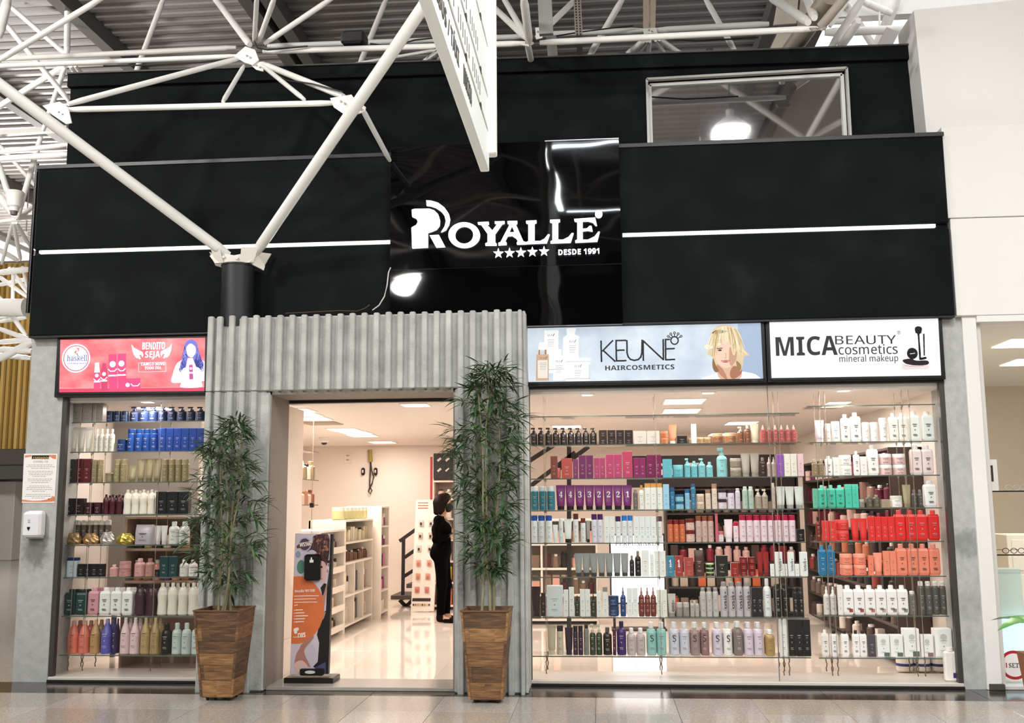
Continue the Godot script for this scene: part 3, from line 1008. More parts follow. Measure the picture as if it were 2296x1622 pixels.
func hanging_sign() -> void:
	var x := -0.6
	var t := thing("hanging_sign", "white direction sign hanging edge-on before the black sign", "sign")
	var z0 := px(1097, 390, x).z
	var face := mat("e3e8e4", 0.45)
	var rails := [3.38, px(1006, 0, x).y, px(1034, 0, x).y, px(1068, 0, x).y, 5.6]
	for i in 4:
		var s := st()
		bevel(s, Vector3(x - 0.05, rails[i] + 0.012, z0), Vector3(x, rails[i + 1] - 0.012, 7.4), 0.004)
		add(t, "sign_row", s, face)
		if i > 0:
			s = st()
			box(s, Vector3(x - 0.04, rails[i] - 0.012, z0 + 0.05), Vector3(x - 0.006, rails[i] + 0.012, 7.4))
			add(t, "rail", s, mat("6e5136", 0.7))
			for k in 6:
				s = st()
				box(s, Vector3(x - 0.01, rails[i] - 0.016, z0 + 0.4 + 0.6 * k), Vector3(x + 0.004, rails[i] + 0.016, z0 + 0.43 + 0.6 * k))
				add(t, "clip", s, mat("3d332a", 0.5))
	var s := st()
	var b := px(1098, 349, x)
	bevel(s, Vector3(b.x - 0.025, b.y, b.z - 0.04), Vector3(b.x + 0.04, 8.5, b.z + 0.04), 0.006)
	add(t, "hanger_post", s, mat("f0ece4", 0.45))
	s = st()
	bevel(s, Vector3(x - 0.06, 5.6, z0), Vector3(x + 0.01, 5.66, 7.4), 0.005)
	add(t, "top_rail", s, mat("d8d4cc", 0.5))
	s = st()
	bevel(s, Vector3(x - 0.03, 5.6, 4.9), Vector3(x + 0.03, 8.5, 5.0), 0.005)
	add(t, "hanger_post", s, mat("f0ece4", 0.45))
	var ink := mat("4a4642", 0.6)
	var h: float = rails[1] - rails[0]
	var e := px(1021.5, 121, x)
	var a := px(984.5, 0, x)
	lettering(t, "lettering", "ÔNIBUS / TÁXI", Vector3(x + 0.0005, rails[0] + h * 0.3, a.z + 0.25), Vector3(x + 0.0005, rails[0] + h * 0.3, e.z - 0.1), h * 0.45, ink, "Droid Sans", 700, 0.002)
	lettering(t, "lettering", "BANCO24", Vector3(x + 0.0005, rails[0] + h * 0.3, px(1038.8, 158, x).z), Vector3(x + 0.0005, rails[0] + h * 0.3, px(1057, 224, x).z), h * 0.4, ink, "Droid Sans", 700, 0.002)
	for i in [1, 2]:
		for k in 18:
			s = st()
			var z: float = z0 + 0.35 + 0.075 * k + 0.1 * i
			box(s, Vector3(x, rails[i] + 0.2 * h, z), Vector3(x + 0.002, rails[i] + 0.5 * h, z + 0.016))
			if k % 7 != 5:
				add(t, "print_mark", s, mat("6a645c", 0.6))


# ---------------------------------------------------------------- the lit name sign
func outline(pts: Array, ox: float, oy: float, k: float, z: float) -> Array:
	var w := []
	for i in range(0, pts.size(), 2):
		w.append(pz(ox + pts[i] / k, oy + pts[i + 1] / k, z))
	return w


func royal_sign() -> void:
	var z := 0.18
	var t := thing("name_sign", "glossy black sign panel with white lit letters on the fascia", "sign")
	var tl := pz(877, 330, z)
	var br := pz(1396, 704, z)
	var s := st()
	bevel(s, Vector3(tl.x, 3.03, 0.1), Vector3(br.x, tl.y, z - 0.006), 0.006)
	add(t, "backing", s, mat("040405", 0.3))
	# slightly buckled acrylic face in two sheets
	var n := FastNoiseLite.new()
	n.seed = 4
	n.frequency = 0.55
	n.fractal_octaves = 2
	var acrylic := mat("020203", 0.03, 0.0, 0.34)
	var seam := pz(1130, 598, z).y
	for a in [[seam, tl.y], [3.03, seam - 0.004]]:
		s = st()
		s.set_smooth_group(1)
		var cols := 44
		var rows := 26
		var p := func(i: int, j: int) -> Vector3:
			var x := lerpf(tl.x, br.x, float(i) / cols)
			var y := lerpf(a[1], a[0], float(j) / rows)
			return Vector3(x, y, z + 0.0022 * n.get_noise_2d(x * 1.3, y * 2.6 + a[0] * 7.0))
		for i in cols:
			for j in rows:
				quad(s, p.call(i, j), p.call(i + 1, j), p.call(i + 1, j + 1), p.call(i, j + 1))
		add(t, "acrylic_face", s, acrylic)
	s = st()
	bevel(s, Vector3(lerpf(tl.x, br.x, 0.68), tl.y - 0.002, z - 0.01), Vector3(br.x, tl.y + 0.006, z + 0.004), 0.001)
	add(t, "edge_trim", s, mat("c8c8c6", 0.3, 0.6))
	var lit := glow("eef1ff", 1.25)
	var zl := z + 0.035
	var letters := [
		[258, 165, 285, 157, 420, 155, 465, 170, 500, 205, 517, 260, 512, 310, 485, 345, 445, 362, 405, 375, 405, 510, 262, 518, 256, 330, 275, 318, 300, 305, 313, 280, 308, 255, 290, 240, 262, 228],
		[392, 78, 440, 82, 500, 100, 560, 145, 598, 200, 610, 250, 600, 300, 570, 350, 528, 370, 560, 320, 572, 270, 560, 220, 530, 180, 480, 145, 430, 128, 395, 125],
		[422, 400, 508, 396, 565, 505, 482, 510],
		[865, 280, 965, 275, 968, 295, 950, 300, 1000, 355, 1045, 295, 1022, 290, 1022, 272, 1112, 270, 1110, 290, 1090, 295, 1025, 385, 1025, 465, 1038, 475, 1036, 492, 935, 492, 935, 475, 955, 465, 955, 385, 895, 300, 868, 297],
		[1310, 267, 1405, 262, 1405, 283, 1388, 290, 1388, 452, 1440, 452, 1480, 430, 1512, 390, 1527, 392, 1500, 470, 1310, 478, 1310, 462, 1330, 455, 1330, 292, 1310, 287],
		[1530, 258, 1622, 254, 1622, 272, 1605, 280, 1605, 440, 1650, 440, 1700, 415, 1730, 380, 1747, 380, 1720, 465, 1535, 472, 1535, 455, 1552, 447, 1552, 285, 1530, 278],
		[1752, 250, 1945, 236, 1962, 310, 1948, 308, 1925, 280, 1880, 268, 1830, 270, 1830, 340, 1870, 336, 1895, 312, 1912, 314, 1922, 362, 1905, 360, 1880, 354, 1831, 360, 1832, 440, 1880, 440, 1940, 410, 1975, 365, 1988, 368, 1965, 455, 1762, 465, 1762, 448, 1780, 440, 1780, 275, 1755, 268],
	]
	for q in letters:
		s = st()
		slab(s, outline(q, 860, 430, 4.1, zl), Vector3(0, 0, -0.03))
		add(t, "lit_letter_sign", s, lit)
	s = st()
	for q in [[1138, 270, 1183, 268, 1178, 312, 1140, 405, 1115, 455, 1130, 465, 1130, 485, 1055, 490, 1055, 470, 1075, 462, 1160, 298, 1140, 292], [1183, 268, 1228, 267, 1228, 290, 1215, 298, 1285, 455, 1308, 462, 1308, 480, 1225, 482, 1225, 465, 1235, 455, 1215, 420, 1204, 372, 1178, 312], [1152, 373, 1204, 371, 1217, 425, 1180, 402, 1139, 407]]:
		slab(s, outline(q, 860, 430, 4.1, zl), Vector3(0, 0, -0.03))
	add(t, "lit_letter_sign", s, lit)
	# the ring of the O
	s = st()
	for i in 32:
		var a := TAU * i / 32.0
		var b := TAU * (i + 1) / 32.0
		var o := []
		for k in [[a, 145.0, 117.0], [b, 145.0, 117.0], [b, 84.0, 80.0], [a, 84.0, 80.0]]:
			o.append(pz(860 + (740 + k[1] * cos(k[0])) / 4.1, 430 + (397 + k[2] * sin(k[0])) / 4.1, zl))
		quad(s, o[0], o[3], o[2], o[1])
		quad(s, o[0], o[1], o[1] + Vector3(0, 0, -0.03), o[0] + Vector3(0, 0, -0.03))
		quad(s, o[2], o[3], o[3] + Vector3(0, 0, -0.03), o[2] + Vector3(0, 0, -0.03))
	add(t, "lit_letter_sign", s, lit)
	s = st()
	var c := []
	for i in 20:
		c.append_array([1978 + 34 * cos(TAU * i / 20.0), 203 + 34 * sin(TAU * i / 20.0)])
	slab(s, outline(c, 860, 430, 4.1, zl), Vector3(0, 0, -0.03))
	add(t, "lit_dot_sign", s, lit)
	for q in [[1055, 566], [1158, 562], [1262, 558], [1368, 552], [1475, 547]]:
		var star := []
		for i in 10:
			var r := 49.0 if i % 2 == 0 else 20.0
			star.append_array([q[0] + r * sin(PI * i / 5.0), q[1] - r * cos(PI * i / 5.0)])
		s = st()
		slab(s, outline(star, 860, 430, 4.1, zl - 0.012), Vector3(0, 0, -0.018))
		add(t, "lit_star_sign", s, lit)
	lettering(t, "lit_letter_sign", "DESDE 1991", pz(860 + 1608 / 4.1, 430 + 586 / 4.1, zl - 0.012), pz(860 + 1984 / 4.1, 430 + 572 / 4.1, zl - 0.012), 0.049, lit, "Droid Sans", 700, 0.015)
	# loose wire from the sign down to the portal
	var w := thing("loose_wire", "thin pale wire hanging from the sign panel to the portal top", "wire")
	s = st()
	var p := []
	for q in [[876, 600], [871, 612], [868, 640], [862, 665], [850, 685], [835, 696]]:
		p.append(pz(q[0], q[1], 0.19))
	cable(s, p, 0.006, 6)
	add(w, "wire", s, mat("cfcac2", 0.5))
	s = st()
	p = []
	for q in [[640, 703], [700, 700], [760, 697], [800, 698], [818, 692], [829, 684]]:
		p.append(pz(q[0], q[1], 0.2))
	cable(s, p, 0.005, 6)
	add(w, "dark_wire", s, mat("4a2f2a", 0.5))


# ---------------------------------------------------------------- painting prints
func poly(im: Image, pts: Array, c: Color) -> void:
	# filled outline, points as x, y pairs
	var lo := 1e9
	var hi := -1e9
	for i in range(1, pts.size(), 2):
		lo = minf(lo, pts[i])
		hi = maxf(hi, pts[i])
	var n := pts.size() / 2
	for y in range(maxi(0, int(lo)), mini(im.get_height() - 1, int(hi)) + 1):
		var xs := []
		var yc := y + 0.5
		for i in n:
			var k := (i + 1) % n
			var ya: float = pts[i * 2 + 1]
			var yb: float = pts[k * 2 + 1]
			if (ya <= yc) != (yb <= yc):
				xs.append(lerpf(pts[i * 2], pts[k * 2], (yc - ya) / (yb - ya)))
		xs.sort()
		for i in range(0, xs.size() - 1, 2):
			var a := int(round(xs[i]))
			var b := int(round(xs[i + 1]))
			if b > a:
				im.fill_rect(Rect2i(a, y, b - a, 1), c)


func disc(im: Image, x: float, y: float, rx: float, ry: float, c: Color) -> void:
	var p := []
	for i in 40:
		p.append_array([x + rx * cos(TAU * i / 40.0), y + ry * sin(TAU * i / 40.0)])
	poly(im, p, c)


func stroke(im: Image, pts: Array, w: float, c: Color) -> void:
	for i in range(0, pts.size() - 2, 2):
		var a := Vector2(pts[i], pts[i + 1])
		var b := Vector2(pts[i + 2], pts[i + 3])
		var d := (b - a).normalized() * w * 0.5
		var s := d.orthogonal()
		poly(im, [a.x - d.x * 0.6 + s.x, a.y - d.y * 0.6 + s.y, b.x + d.x * 0.6 + s.x, b.y + d.y * 0.6 + s.y, b.x + d.x * 0.6 - s.x, b.y + d.y * 0.6 - s.y, a.x - d.x * 0.6 - s.x, a.y - d.y * 0.6 - s.y], c)


func curve(pts: Array, steps := 6) -> Array:
	# closed smooth outline through the points (Catmull-Rom)
	var n := pts.size() / 2
	var out := []
	for i in n:
		var p := []
		for k in 4:
			var j := (i + k - 1 + n) % n
			p.append(Vector2(pts[j * 2], pts[j * 2 + 1]))
		for k in steps:
			var v: Vector2 = p[1].cubic_interpolate(p[2], p[0], p[3], k / float(steps))
			out.append_array([v.x, v.y])
	return out


func mapped(pts: Array, m: Array) -> Array:
	# crop coordinates to picture coordinates: m = [x of left, y of top left, y of top right, width, height, lean, out width, out height]
	var out := []
	for i in range(0, pts.size(), 2):
		var v: float = (pts[i + 1] - lerpf(m[1], m[2], (pts[i] - m[0]) / m[3])) / m[4]
		var u: float = (pts[i] - m[0] - m[5] * v) / m[3]
		out.append_array([u * m[6], v * m[7]])
	return out


func lit_print(im: Image, energy: float) -> StandardMaterial3D:
	var m := StandardMaterial3D.new()
	var t := ImageTexture.create_from_image(im)
	m.albedo_texture = t
	m.albedo_color = Color(0.5, 0.5, 0.5)
	m.emission_enabled = true
	m.emission_texture = t
	m.emission = Color.BLACK
	m.emission_energy_multiplier = energy
	m.roughness = 0.25
	return m


func sign_box(called: String, label: String, c: Array, im: Image, energy: float) -> Node3D:
	# c: pixels of the face corners, clockwise from top left
	var z := 0.05
	var t := thing(called, label, "sign")
	var a := pz(c[0], c[1], z)
	var b := pz(c[2], c[3], z)
	var d := pz(c[4], c[5], z)
	var e := pz(c[6], c[7], z)
	var s := st()
	var o := 0.022
	bevel(s, Vector3(minf(a.x, e.x) - o, minf(d.y, e.y) - o, -0.1), Vector3(maxf(b.x, d.x) + o, maxf(a.y, b.y) + o, z - 0.004), 0.004)
	add(t, "casing", s, mat("0c0b0b", 0.35))
	for q in [[a, b], [b, d], [d, e], [e, a]]:
		s = st()
		bar(s, q[0] + Vector3(0, 0, -0.001), q[1] + Vector3(0, 0, -0.001), 0.02, 0.014, Vector3.BACK)
		add(t, "frame_edge", s, mat("0c0b0b", 0.35))
	add(t, "lit_sign_face", face_uv(a, b, d, e), lit_print(im, energy))
	return t


func light_boxes() -> void:
	blue_box()
	white_box()
	red_box()


func blue_box() -> void:
	var im := Image.create(1600, 400, false, Image.FORMAT_RGB8)
	im.fill(Color("b9c6d6"))
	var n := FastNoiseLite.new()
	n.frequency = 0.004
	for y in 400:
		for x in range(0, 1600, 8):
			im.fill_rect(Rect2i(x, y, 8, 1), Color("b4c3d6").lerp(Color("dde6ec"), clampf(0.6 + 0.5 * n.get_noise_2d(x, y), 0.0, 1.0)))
	var m := [278.0, 295.0, 258.0, 1868.0, 448.0, 22.0, 1600.0, 400.0]
	var white := Color("f4f6f4")
	var pale := Color("cfd6da")
	var ink := Color("4e5560")
	# printed group of white bottles
	for q in [[432, 320, 545, 316, 548, 660, 436, 664]]:
		poly(im, mapped(q, m), white)
	poly(im, mapped(curve([612, 308, 680, 306, 684, 318, 676, 352, 712, 372, 716, 420, 716, 690, 590, 694, 584, 420, 588, 376, 614, 354]), m), white)
	poly(im, mapped([716, 380, 726, 400, 726, 690, 708, 690, 708, 385], m), pale)
	poly(im, mapped([388, 430, 398, 416, 438, 416, 448, 430, 450, 476, 386, 478], m), white)
	poly(im, mapped([388, 476, 398, 474, 400, 516, 386, 516], m), Color("b07a4a"))
	poly(im, mapped([436, 474, 450, 474, 452, 512, 436, 514], m), Color("b07a4a"))
	poly(im, mapped(curve([372, 530, 384, 514, 460, 512, 470, 526, 472, 710, 466, 718, 378, 720, 370, 712], 3), m), Color("cda98a"))
	poly(im, mapped([382, 560, 462, 558, 464, 700, 384, 702], m), Color("ece2d6"))
	poly(im, mapped(curve([516, 480, 524, 470, 566, 470, 572, 480, 574, 522, 590, 536, 592, 700, 586, 716, 514, 718, 508, 702, 508, 540, 518, 524], 4), m), white)
	poly(im, mapped(curve([612, 545, 700, 540, 796, 540, 804, 560, 796, 572, 804, 590, 806, 700, 796, 718, 700, 722, 616, 722, 606, 700, 608, 590, 616, 574, 606, 560], 4), m), white)
	poly(im, mapped([612, 566, 800, 562, 800, 570, 612, 574], m), pale)
	poly(im, mapped([790, 590, 806, 590, 806, 700, 790, 712], m), pale)
	for q in [[462, 352, 14], [636, 400, 16], [530, 560, 13], [682, 596, 16], [404, 536, 12]]:
		stroke(im, mapped([q[0], q[1], q[0] + 0.0, q[1] + q[2]], m), 2.4, ink)
		stroke(im, mapped([q[0] + 12, q[1], q[0] + 12, q[1] + q[2]], m), 2.4, ink)
		stroke(im, mapped([q[0] + 24, q[1] + q[2], q[0] + 32, q[1]], m), 2.4, ink)
		stroke(im, mapped([q[0] + 40, q[1] + q[2], q[0] + 50, q[1] - 4], m), 4.0, ink)
		for k in 5:
			stroke(im, mapped([q[0] - 4 + k, q[1] + 44 + 13 * k, q[0] + 52 - k * 3, q[1] + 43 + 13 * k], m), 2.0, Color("6d747c") if k < 3 else Color("8d949c"))
	for q in [[510, 632, 590, 628], [608, 705, 804, 702], [472, 634, 508, 633]]:
		stroke(im, mapped(q, m), 2.0, Color("5d646c"))
	# name in thin strokes
	var black := Color("14161c")
	for q in [[887, 405, 892, 568], [980, 402, 900, 484], [905, 480, 1000, 566], [1006, 402, 1011, 563], [1004, 402, 1083, 401], [1008, 479, 1072, 477], [1010, 562, 1087, 560], [1092, 402, 1095, 500, 1104, 530, 1122, 550, 1152, 558, 1184, 551, 1204, 530, 1212, 500, 1212, 399], [1224, 558, 1220, 404, 1382, 552, 1378, 394], [1396, 395, 1400, 552], [1394, 395, 1428, 393], [1398, 468, 1466, 465], [1400, 552, 1471, 550]]:
		stroke(im, mapped(q, m), 11.0, black)
	for r in [[1467, 402, 34, 22]]:
		disc(im, mapped([r[0], r[1]], m)[0], mapped([r[0], r[1]], m)[1], 29, 31, black)
		disc(im, mapped([r[0], r[1]], m)[0], mapped([r[0], r[1]], m)[1], 20, 22, Color("ccd8e2"))
	for q in [[1418, 370, 1444, 384], [1437, 351, 1454, 376], [1466, 343, 1466, 374], [1495, 350, 1480, 376], [1518, 369, 1492, 386]]:
		stroke(im, mapped(q, m), 6.0, black)
		var d := mapped([q[0], q[1]], m)
		disc(im, d[0], d[1], 9, 9.5, black)
		disc(im, d[0], d[1], 4, 4.5, Color("ccd8e2"))
	# portrait of a smiling woman with blond bobbed hair in a white top
	poly(im, mapped([1960, 258, 2160, 258, 2168, 715, 1960, 715], m), Color("a5b7d0"))
	poly(im, mapped(curve([1650, 720, 1700, 690, 1800, 655, 1840, 640, 1960, 640, 2020, 645, 2100, 665, 2155, 712, 2160, 735, 1650, 735], 4), m), Color("f2f5f6"))
	poly(im, mapped(curve([1790, 560, 1940, 570, 1990, 640, 1985, 690, 1930, 712, 1860, 715, 1815, 690, 1800, 640], 4), m), Color("d9b49a"))
	poly(im, mapped(curve([1800, 590, 1850, 630, 1880, 700, 1850, 690, 1812, 650], 4), m), Color("b98468"))
	poly(im, mapped(curve([1930, 600, 1990, 625, 1985, 665, 1925, 700, 1900, 660], 4), m), Color("a9745b"))
	poly(im, mapped(curve([1760, 330, 1800, 292, 1860, 280, 1930, 300, 1975, 345, 1990, 400, 2010, 470, 2050, 515, 2010, 530, 2000, 600, 1980, 640, 1960, 600, 1790, 590, 1815, 640, 1790, 645, 1765, 600, 1770, 540, 1715, 500, 1735, 480, 1702, 440, 1740, 420, 1745, 370], 6), m), Color("d9c49c"))
	poly(im, mapped(curve([1772, 420, 1810, 400, 1900, 410, 1945, 470, 1950, 540, 1920, 595, 1870, 615, 1830, 600, 1795, 555, 1778, 490], 6), m), Color("e9c9b2"))
	poly(im, mapped(curve([1900, 450, 1948, 480, 1950, 545, 1915, 600, 1895, 560], 5), m), Color("c79a80"))
	for q in [[[1760, 350, 1850, 290, 1940, 320, 1900, 400, 1800, 395, 1770, 430, 1730, 440], "efe2c2"], [[1850, 300, 1960, 350, 1985, 440, 2040, 515, 1960, 470, 1930, 520, 1900, 430], "e6d3ac"], [[1760, 345, 1800, 320, 1880, 330, 1840, 345, 1790, 350], "6d5238"], [[1702, 440, 1780, 420, 1830, 430, 1770, 460, 1720, 470], "f0e6cd"], [[1770, 540, 1790, 590, 1815, 640, 1785, 645, 1765, 600], "8c6a46"], [[1950, 560, 1985, 590, 1985, 630, 1960, 615], "9c7a52"]]:
		poly(im, mapped(curve(q[0], 5), m), Color(q[1]))
	var hr := RandomNumberGenerator.new()
	hr.seed = 17
	for i in 90:
		# strands of hair swept from the crown
		var f := hr.randf()
		var top := Vector2(lerpf(1775, 1960, f), lerpf(340, 330, f) - 40.0 * sin(f * PI))
		var low := Vector2(lerpf(1725, 2025, f) + hr.randf_range(-14, 14), hr.randf_range(430, 520) if f < 0.25 or f > 0.6 else hr.randf_range(395, 425))
		stroke(im, mapped([top.x, top.y, lerpf(top.x, low.x, 0.5) + 14.0 * (f - 0.4), lerpf(top.y, low.y, 0.5), low.x, low.y], m), hr.randf_range(1.5, 3.5), [Color("f3e8cd"), Color("c9ab78"), Color("e8d6ae"), Color("b08f5c")][hr.randi() % 4])
	for q in [[1800, 466, 1842, 462]]:
		stroke(im, mapped(q, m), 6.0, Color("5a4232"))
	disc(im, mapped([1822, 478], m)[0], mapped([1822, 478], m)[1], 13, 6, Color("3a2a26"))
	stroke(im, mapped([1868, 500, 1872, 535, 1858, 540], m), 3.0, Color("b98a72"))
	poly(im, mapped(curve([1830, 560, 1862, 554, 1902, 556, 1880, 572, 1852, 572], 4), m), Color("b0564e"))
	stroke(im, mapped([1836, 563, 1896, 560], m), 2.5, Color("f4ece8"))
	var t := sign_box("lit_sign", "long pale blue lit sign with white bottles and a blond woman printed on it", [1178, 734, 1708, 722, 1714, 852, 1182, 860], im, 0.92)
	lettering(t, "lettering_sign", "HAIRCOSMETICS", pz(1100 + 908 / 3.532, 650 + 640 / 3.532, 0.052), pz(1100 + 1456 / 3.532, 650 + 630 / 3.532, 0.052), 0.042, mat("14161c", 0.5), "Droid Sans", 600, 0.002)


func white_box() -> void:
	var im := Image.create(1200, 400, false, Image.FORMAT_RGB8)
	im.fill(Color("f3f4f5"))
	var m := [255.0, 252.0, 222.0, 1364.0, 462.0, 26.0, 1200.0, 400.0]
	# printed brushes and pot of powder
	var black := Color("17151a")
	poly(im, mapped(curve([1428, 305, 1455, 292, 1482, 305, 1478, 345, 1464, 365, 1476, 500, 1478, 535, 1512, 530, 1520, 545, 1470, 555, 1462, 530, 1450, 365, 1434, 345], 4), m), black)
	poly(im, mapped([1492, 352, 1504, 350, 1508, 520, 1498, 522], m), black)
	disc(im, mapped([1408, 505], m)[0], mapped([1408, 505], m)[1], 38, 38, black)
	disc(im, mapped([1375, 510], m)[0], mapped([1375, 510], m)[1], 24, 30, Color("e8e2dc"))
	disc(im, mapped([1408, 505], m)[0], mapped([1408, 505], m)[1], 36, 37, black)
	stroke(im, mapped([1392, 508, 1430, 502], m), 5.0, Color("d8d6d2"))
	poly(im, mapped(curve([1334, 556, 1400, 545, 1440, 560, 1528, 560, 1530, 590, 1440, 598, 1360, 585], 4), m), Color("2a2226"))
	poly(im, mapped(curve([1336, 585, 1440, 600, 1530, 594, 1532, 625, 1440, 628, 1340, 630], 4), m), Color("e0d6d2"))
	stroke(im, mapped([1350, 600, 1420, 606, 1500, 600], m), 3.0, Color("b98a84"))
	var t := sign_box("lit_sign", "white lit sign with black lettering and printed make-up brushes", [1722, 720, 2106, 712, 2113, 845, 1727, 851], im, 0.96)
	var ink := mat("17151a", 0.5)
	var k := 3.554
	for a in [["MICA", 320, 528, 812, 520, 0.165, 700], ["BEAUTY", 792, 437, 1278, 432, 0.075, 400], ["cosmetics", 820, 518, 1290, 512, 0.085, 400], ["mineral makeup", 826, 592, 1294, 586, 0.075, 400]]:
		lettering(t, "lettering_sign", a[0], pz(1650 + a[1] / k, 650 + a[2] / k, 0.052), pz(1650 + a[3] / k, 650 + a[4] / k, 0.052), a[5], ink, "Droid Sans", a[6], 0.002)
	lettering(t, "lettering_sign", "®", pz(1650 + 1284 / k, 650 + 358 / k, 0.052), pz(1650 + 1314 / k, 650 + 357 / k, 0.052), 0.034, mat("6a686c", 0.5), "Droid Sans", 400, 0.002)


func red_box() -> void:
	var im := Image.create(1400, 520, false, Image.FORMAT_RGB8)
	var m := [100.0, 118.0, 92.0, 2098.0, 778.0, -38.0, 1400.0, 520.0]
	im.fill(Color("dc5a66"))
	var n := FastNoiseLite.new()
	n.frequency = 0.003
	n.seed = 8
	# rose ground; uneven glow of the backlight tubes painted in as cloudy noise
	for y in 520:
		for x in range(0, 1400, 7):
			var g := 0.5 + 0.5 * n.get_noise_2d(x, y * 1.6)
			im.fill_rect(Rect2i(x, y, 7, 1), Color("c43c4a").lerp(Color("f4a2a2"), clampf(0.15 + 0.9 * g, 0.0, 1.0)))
	im.fill_rect(Rect2i(0, 474, 1400, 46), Color("cf4a62"))
	im.fill_rect(Rect2i(0, 470, 1400, 4), Color("f4b0b4"))
	var white := Color("fff6fb")
	var blue := Color("6a6fc4")
	for a in [[335, 396, 205, 205, "fff0f4"], [335, 396, 184, 184, "d85a68"], [335, 396, 172, 172, "f6f4ff"]]:
		var d := mapped([a[0], a[1]], m)
		disc(im, d[0], d[1], a[2] * 0.667, a[3] * 0.667, Color(a[4]))
	for a in [[345, 262, 380, 250, 378, 290, 358, 300, 368, 275], [318, 300, 345, 285, 338, 322, 318, 330], [342, 330, 360, 325, 352, 355]]:
		poly(im, mapped(curve(a, 4), m), Color("d07a52") if a[0] != 342 else Color("5560a8"))
	# printed bottles and cartons
	var rose := Color("dd4c7c")
	var deep := Color("c8446c")
	poly(im, mapped([802, 340, 920, 336, 918, 840, 796, 842], m), rose)
	poly(im, mapped([932, 332, 1052, 328, 1046, 836, 926, 840], m), rose)
	poly(im, mapped([712, 466, 764, 464, 764, 520, 778, 560, 776, 850, 684, 856, 686, 565, 706, 530], m), deep)
	poly(im, mapped([606, 460, 664, 456, 672, 596, 592, 598], m), white)
	poly(im, mapped([586, 604, 672, 602, 668, 840, 578, 842], m), rose)
	poly(im, mapped([1034, 682, 1248, 676, 1244, 820, 1040, 828], m), rose)
	for a in [[858, 480, 44], [984, 470, 42], [626, 640, 26], [730, 618, 28], [1062, 772, 30]]:
		var d := mapped([a[0], a[1]], m)
		disc(im, d[0], d[1], a[2] * 0.667, a[2] * 0.667, white)
	for a in [[792, 550, 912, 546], [934, 545, 1038, 540], [582, 690, 668, 688], [682, 668, 772, 664], [1110, 756, 1236, 752]]:
		stroke(im, mapped([a[0], a[1], a[0] + 30, a[1] + 30, a[2] - 30, a[3] + 30, a[2], a[3]], m), 9.0, white)
	for a in [[796, 642, 908, 638], [926, 634, 1034, 630], [588, 728, 664, 726], [682, 716, 766, 712]]:
		stroke(im, mapped(a, m), 14.0, white)
	# wings of the slogan
	for f in [1.0, -1.0]:
		var p := []
		for q in [[1132, 195], [1170, 250], [1230, 280], [1290, 310], [1300, 350], [1285, 390], [1270, 350], [1240, 345], [1262, 405], [1240, 412], [1210, 370], [1225, 400], [1195, 390], [1165, 350], [1145, 290]]:
			p.append_array([q[0] if f > 0 else 2840 - q[0], q[1] - (0 if f > 0 else 12)])
		poly(im, mapped(p, m), white)
	stroke(im, mapped([1228, 460, 1614, 452, 1612, 582, 1228, 588, 1228, 460], m), 3.0, white)
	# printed woman with long dark wavy hair, holding a bottle
	poly(im, mapped(curve([1690, 735, 1700, 640, 1770, 470, 1900, 400, 2060, 400, 2170, 450, 2195, 520, 2195, 700, 2110, 720, 2100, 800, 1815, 805, 1830, 745], 4), m), Color("f3e4f2"))
	poly(im, mapped(curve([1900, 180, 1980, 134, 2050, 170, 2075, 260, 2105, 380, 2145, 470, 2120, 550, 2060, 540, 2010, 440, 1990, 380, 1930, 390, 1905, 470, 1880, 560, 1815, 560, 1820, 480, 1860, 380, 1870, 280], 5), m), blue)
	poly(im, mapped(curve([2040, 400, 2100, 430, 2140, 500, 2110, 556, 2050, 530, 2020, 450], 4), m), Color("373a86"))
	poly(im, mapped(curve([1840, 440, 1880, 430, 1900, 470, 1870, 550, 1825, 540], 4), m), Color("4a50a4"))
	var hr := RandomNumberGenerator.new()
	hr.seed = 19
	for i in 70:
		# waves of the long hair
		var side := -1.0 if i % 2 else 1.0
		var y := hr.randf_range(230, 540)
		var x := 1975.0 + side * (70.0 + (y - 230.0) * 0.24) + hr.randf_range(-24, 24)
		stroke(im, mapped([x, y, x + side * 10.0, y + 18.0, x, y + 36.0, x - side * 8.0, y + 52.0], m), hr.randf_range(3.0, 7.0), [Color("33367e"), Color("5a60b8"), Color("8a8fd8"), Color("262a66")][hr.randi() % 4])
	poly(im, mapped(curve([1912, 240, 1970, 190, 2035, 235, 2040, 310, 2005, 370, 1970, 385, 1930, 360, 1910, 300], 5), m), Color("fbf0f6"))
	stroke(im, mapped([1926, 266, 1950, 262], m), 3.0, Color("8d84c0"))
	stroke(im, mapped([1990, 262, 2016, 264], m), 3.0, Color("8d84c0"))
	stroke(im, mapped([1950, 330, 1975, 336, 1998, 328], m), 3.0, Color("d79ac0"))
	poly(im, mapped(curve([1840, 560, 1930, 520, 2090, 540, 2100, 720, 2100, 800, 1815, 802, 1850, 700], 4), m), Color("e9ecff"))
	poly(im, mapped([1942, 490, 1990, 488, 1992, 690, 1938, 690], m), Color("b8508c"))
	disc(im, mapped([1966, 540], m)[0], mapped([1966, 540], m)[1], 12, 12, white)
	poly(im, mapped([1936, 590, 1994, 588, 1994, 610, 1936, 612], m), white)
	var k := 6.378
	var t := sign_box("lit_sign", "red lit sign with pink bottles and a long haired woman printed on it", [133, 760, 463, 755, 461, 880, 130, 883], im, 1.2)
	var ink := glow("fff6fb", 1.0)
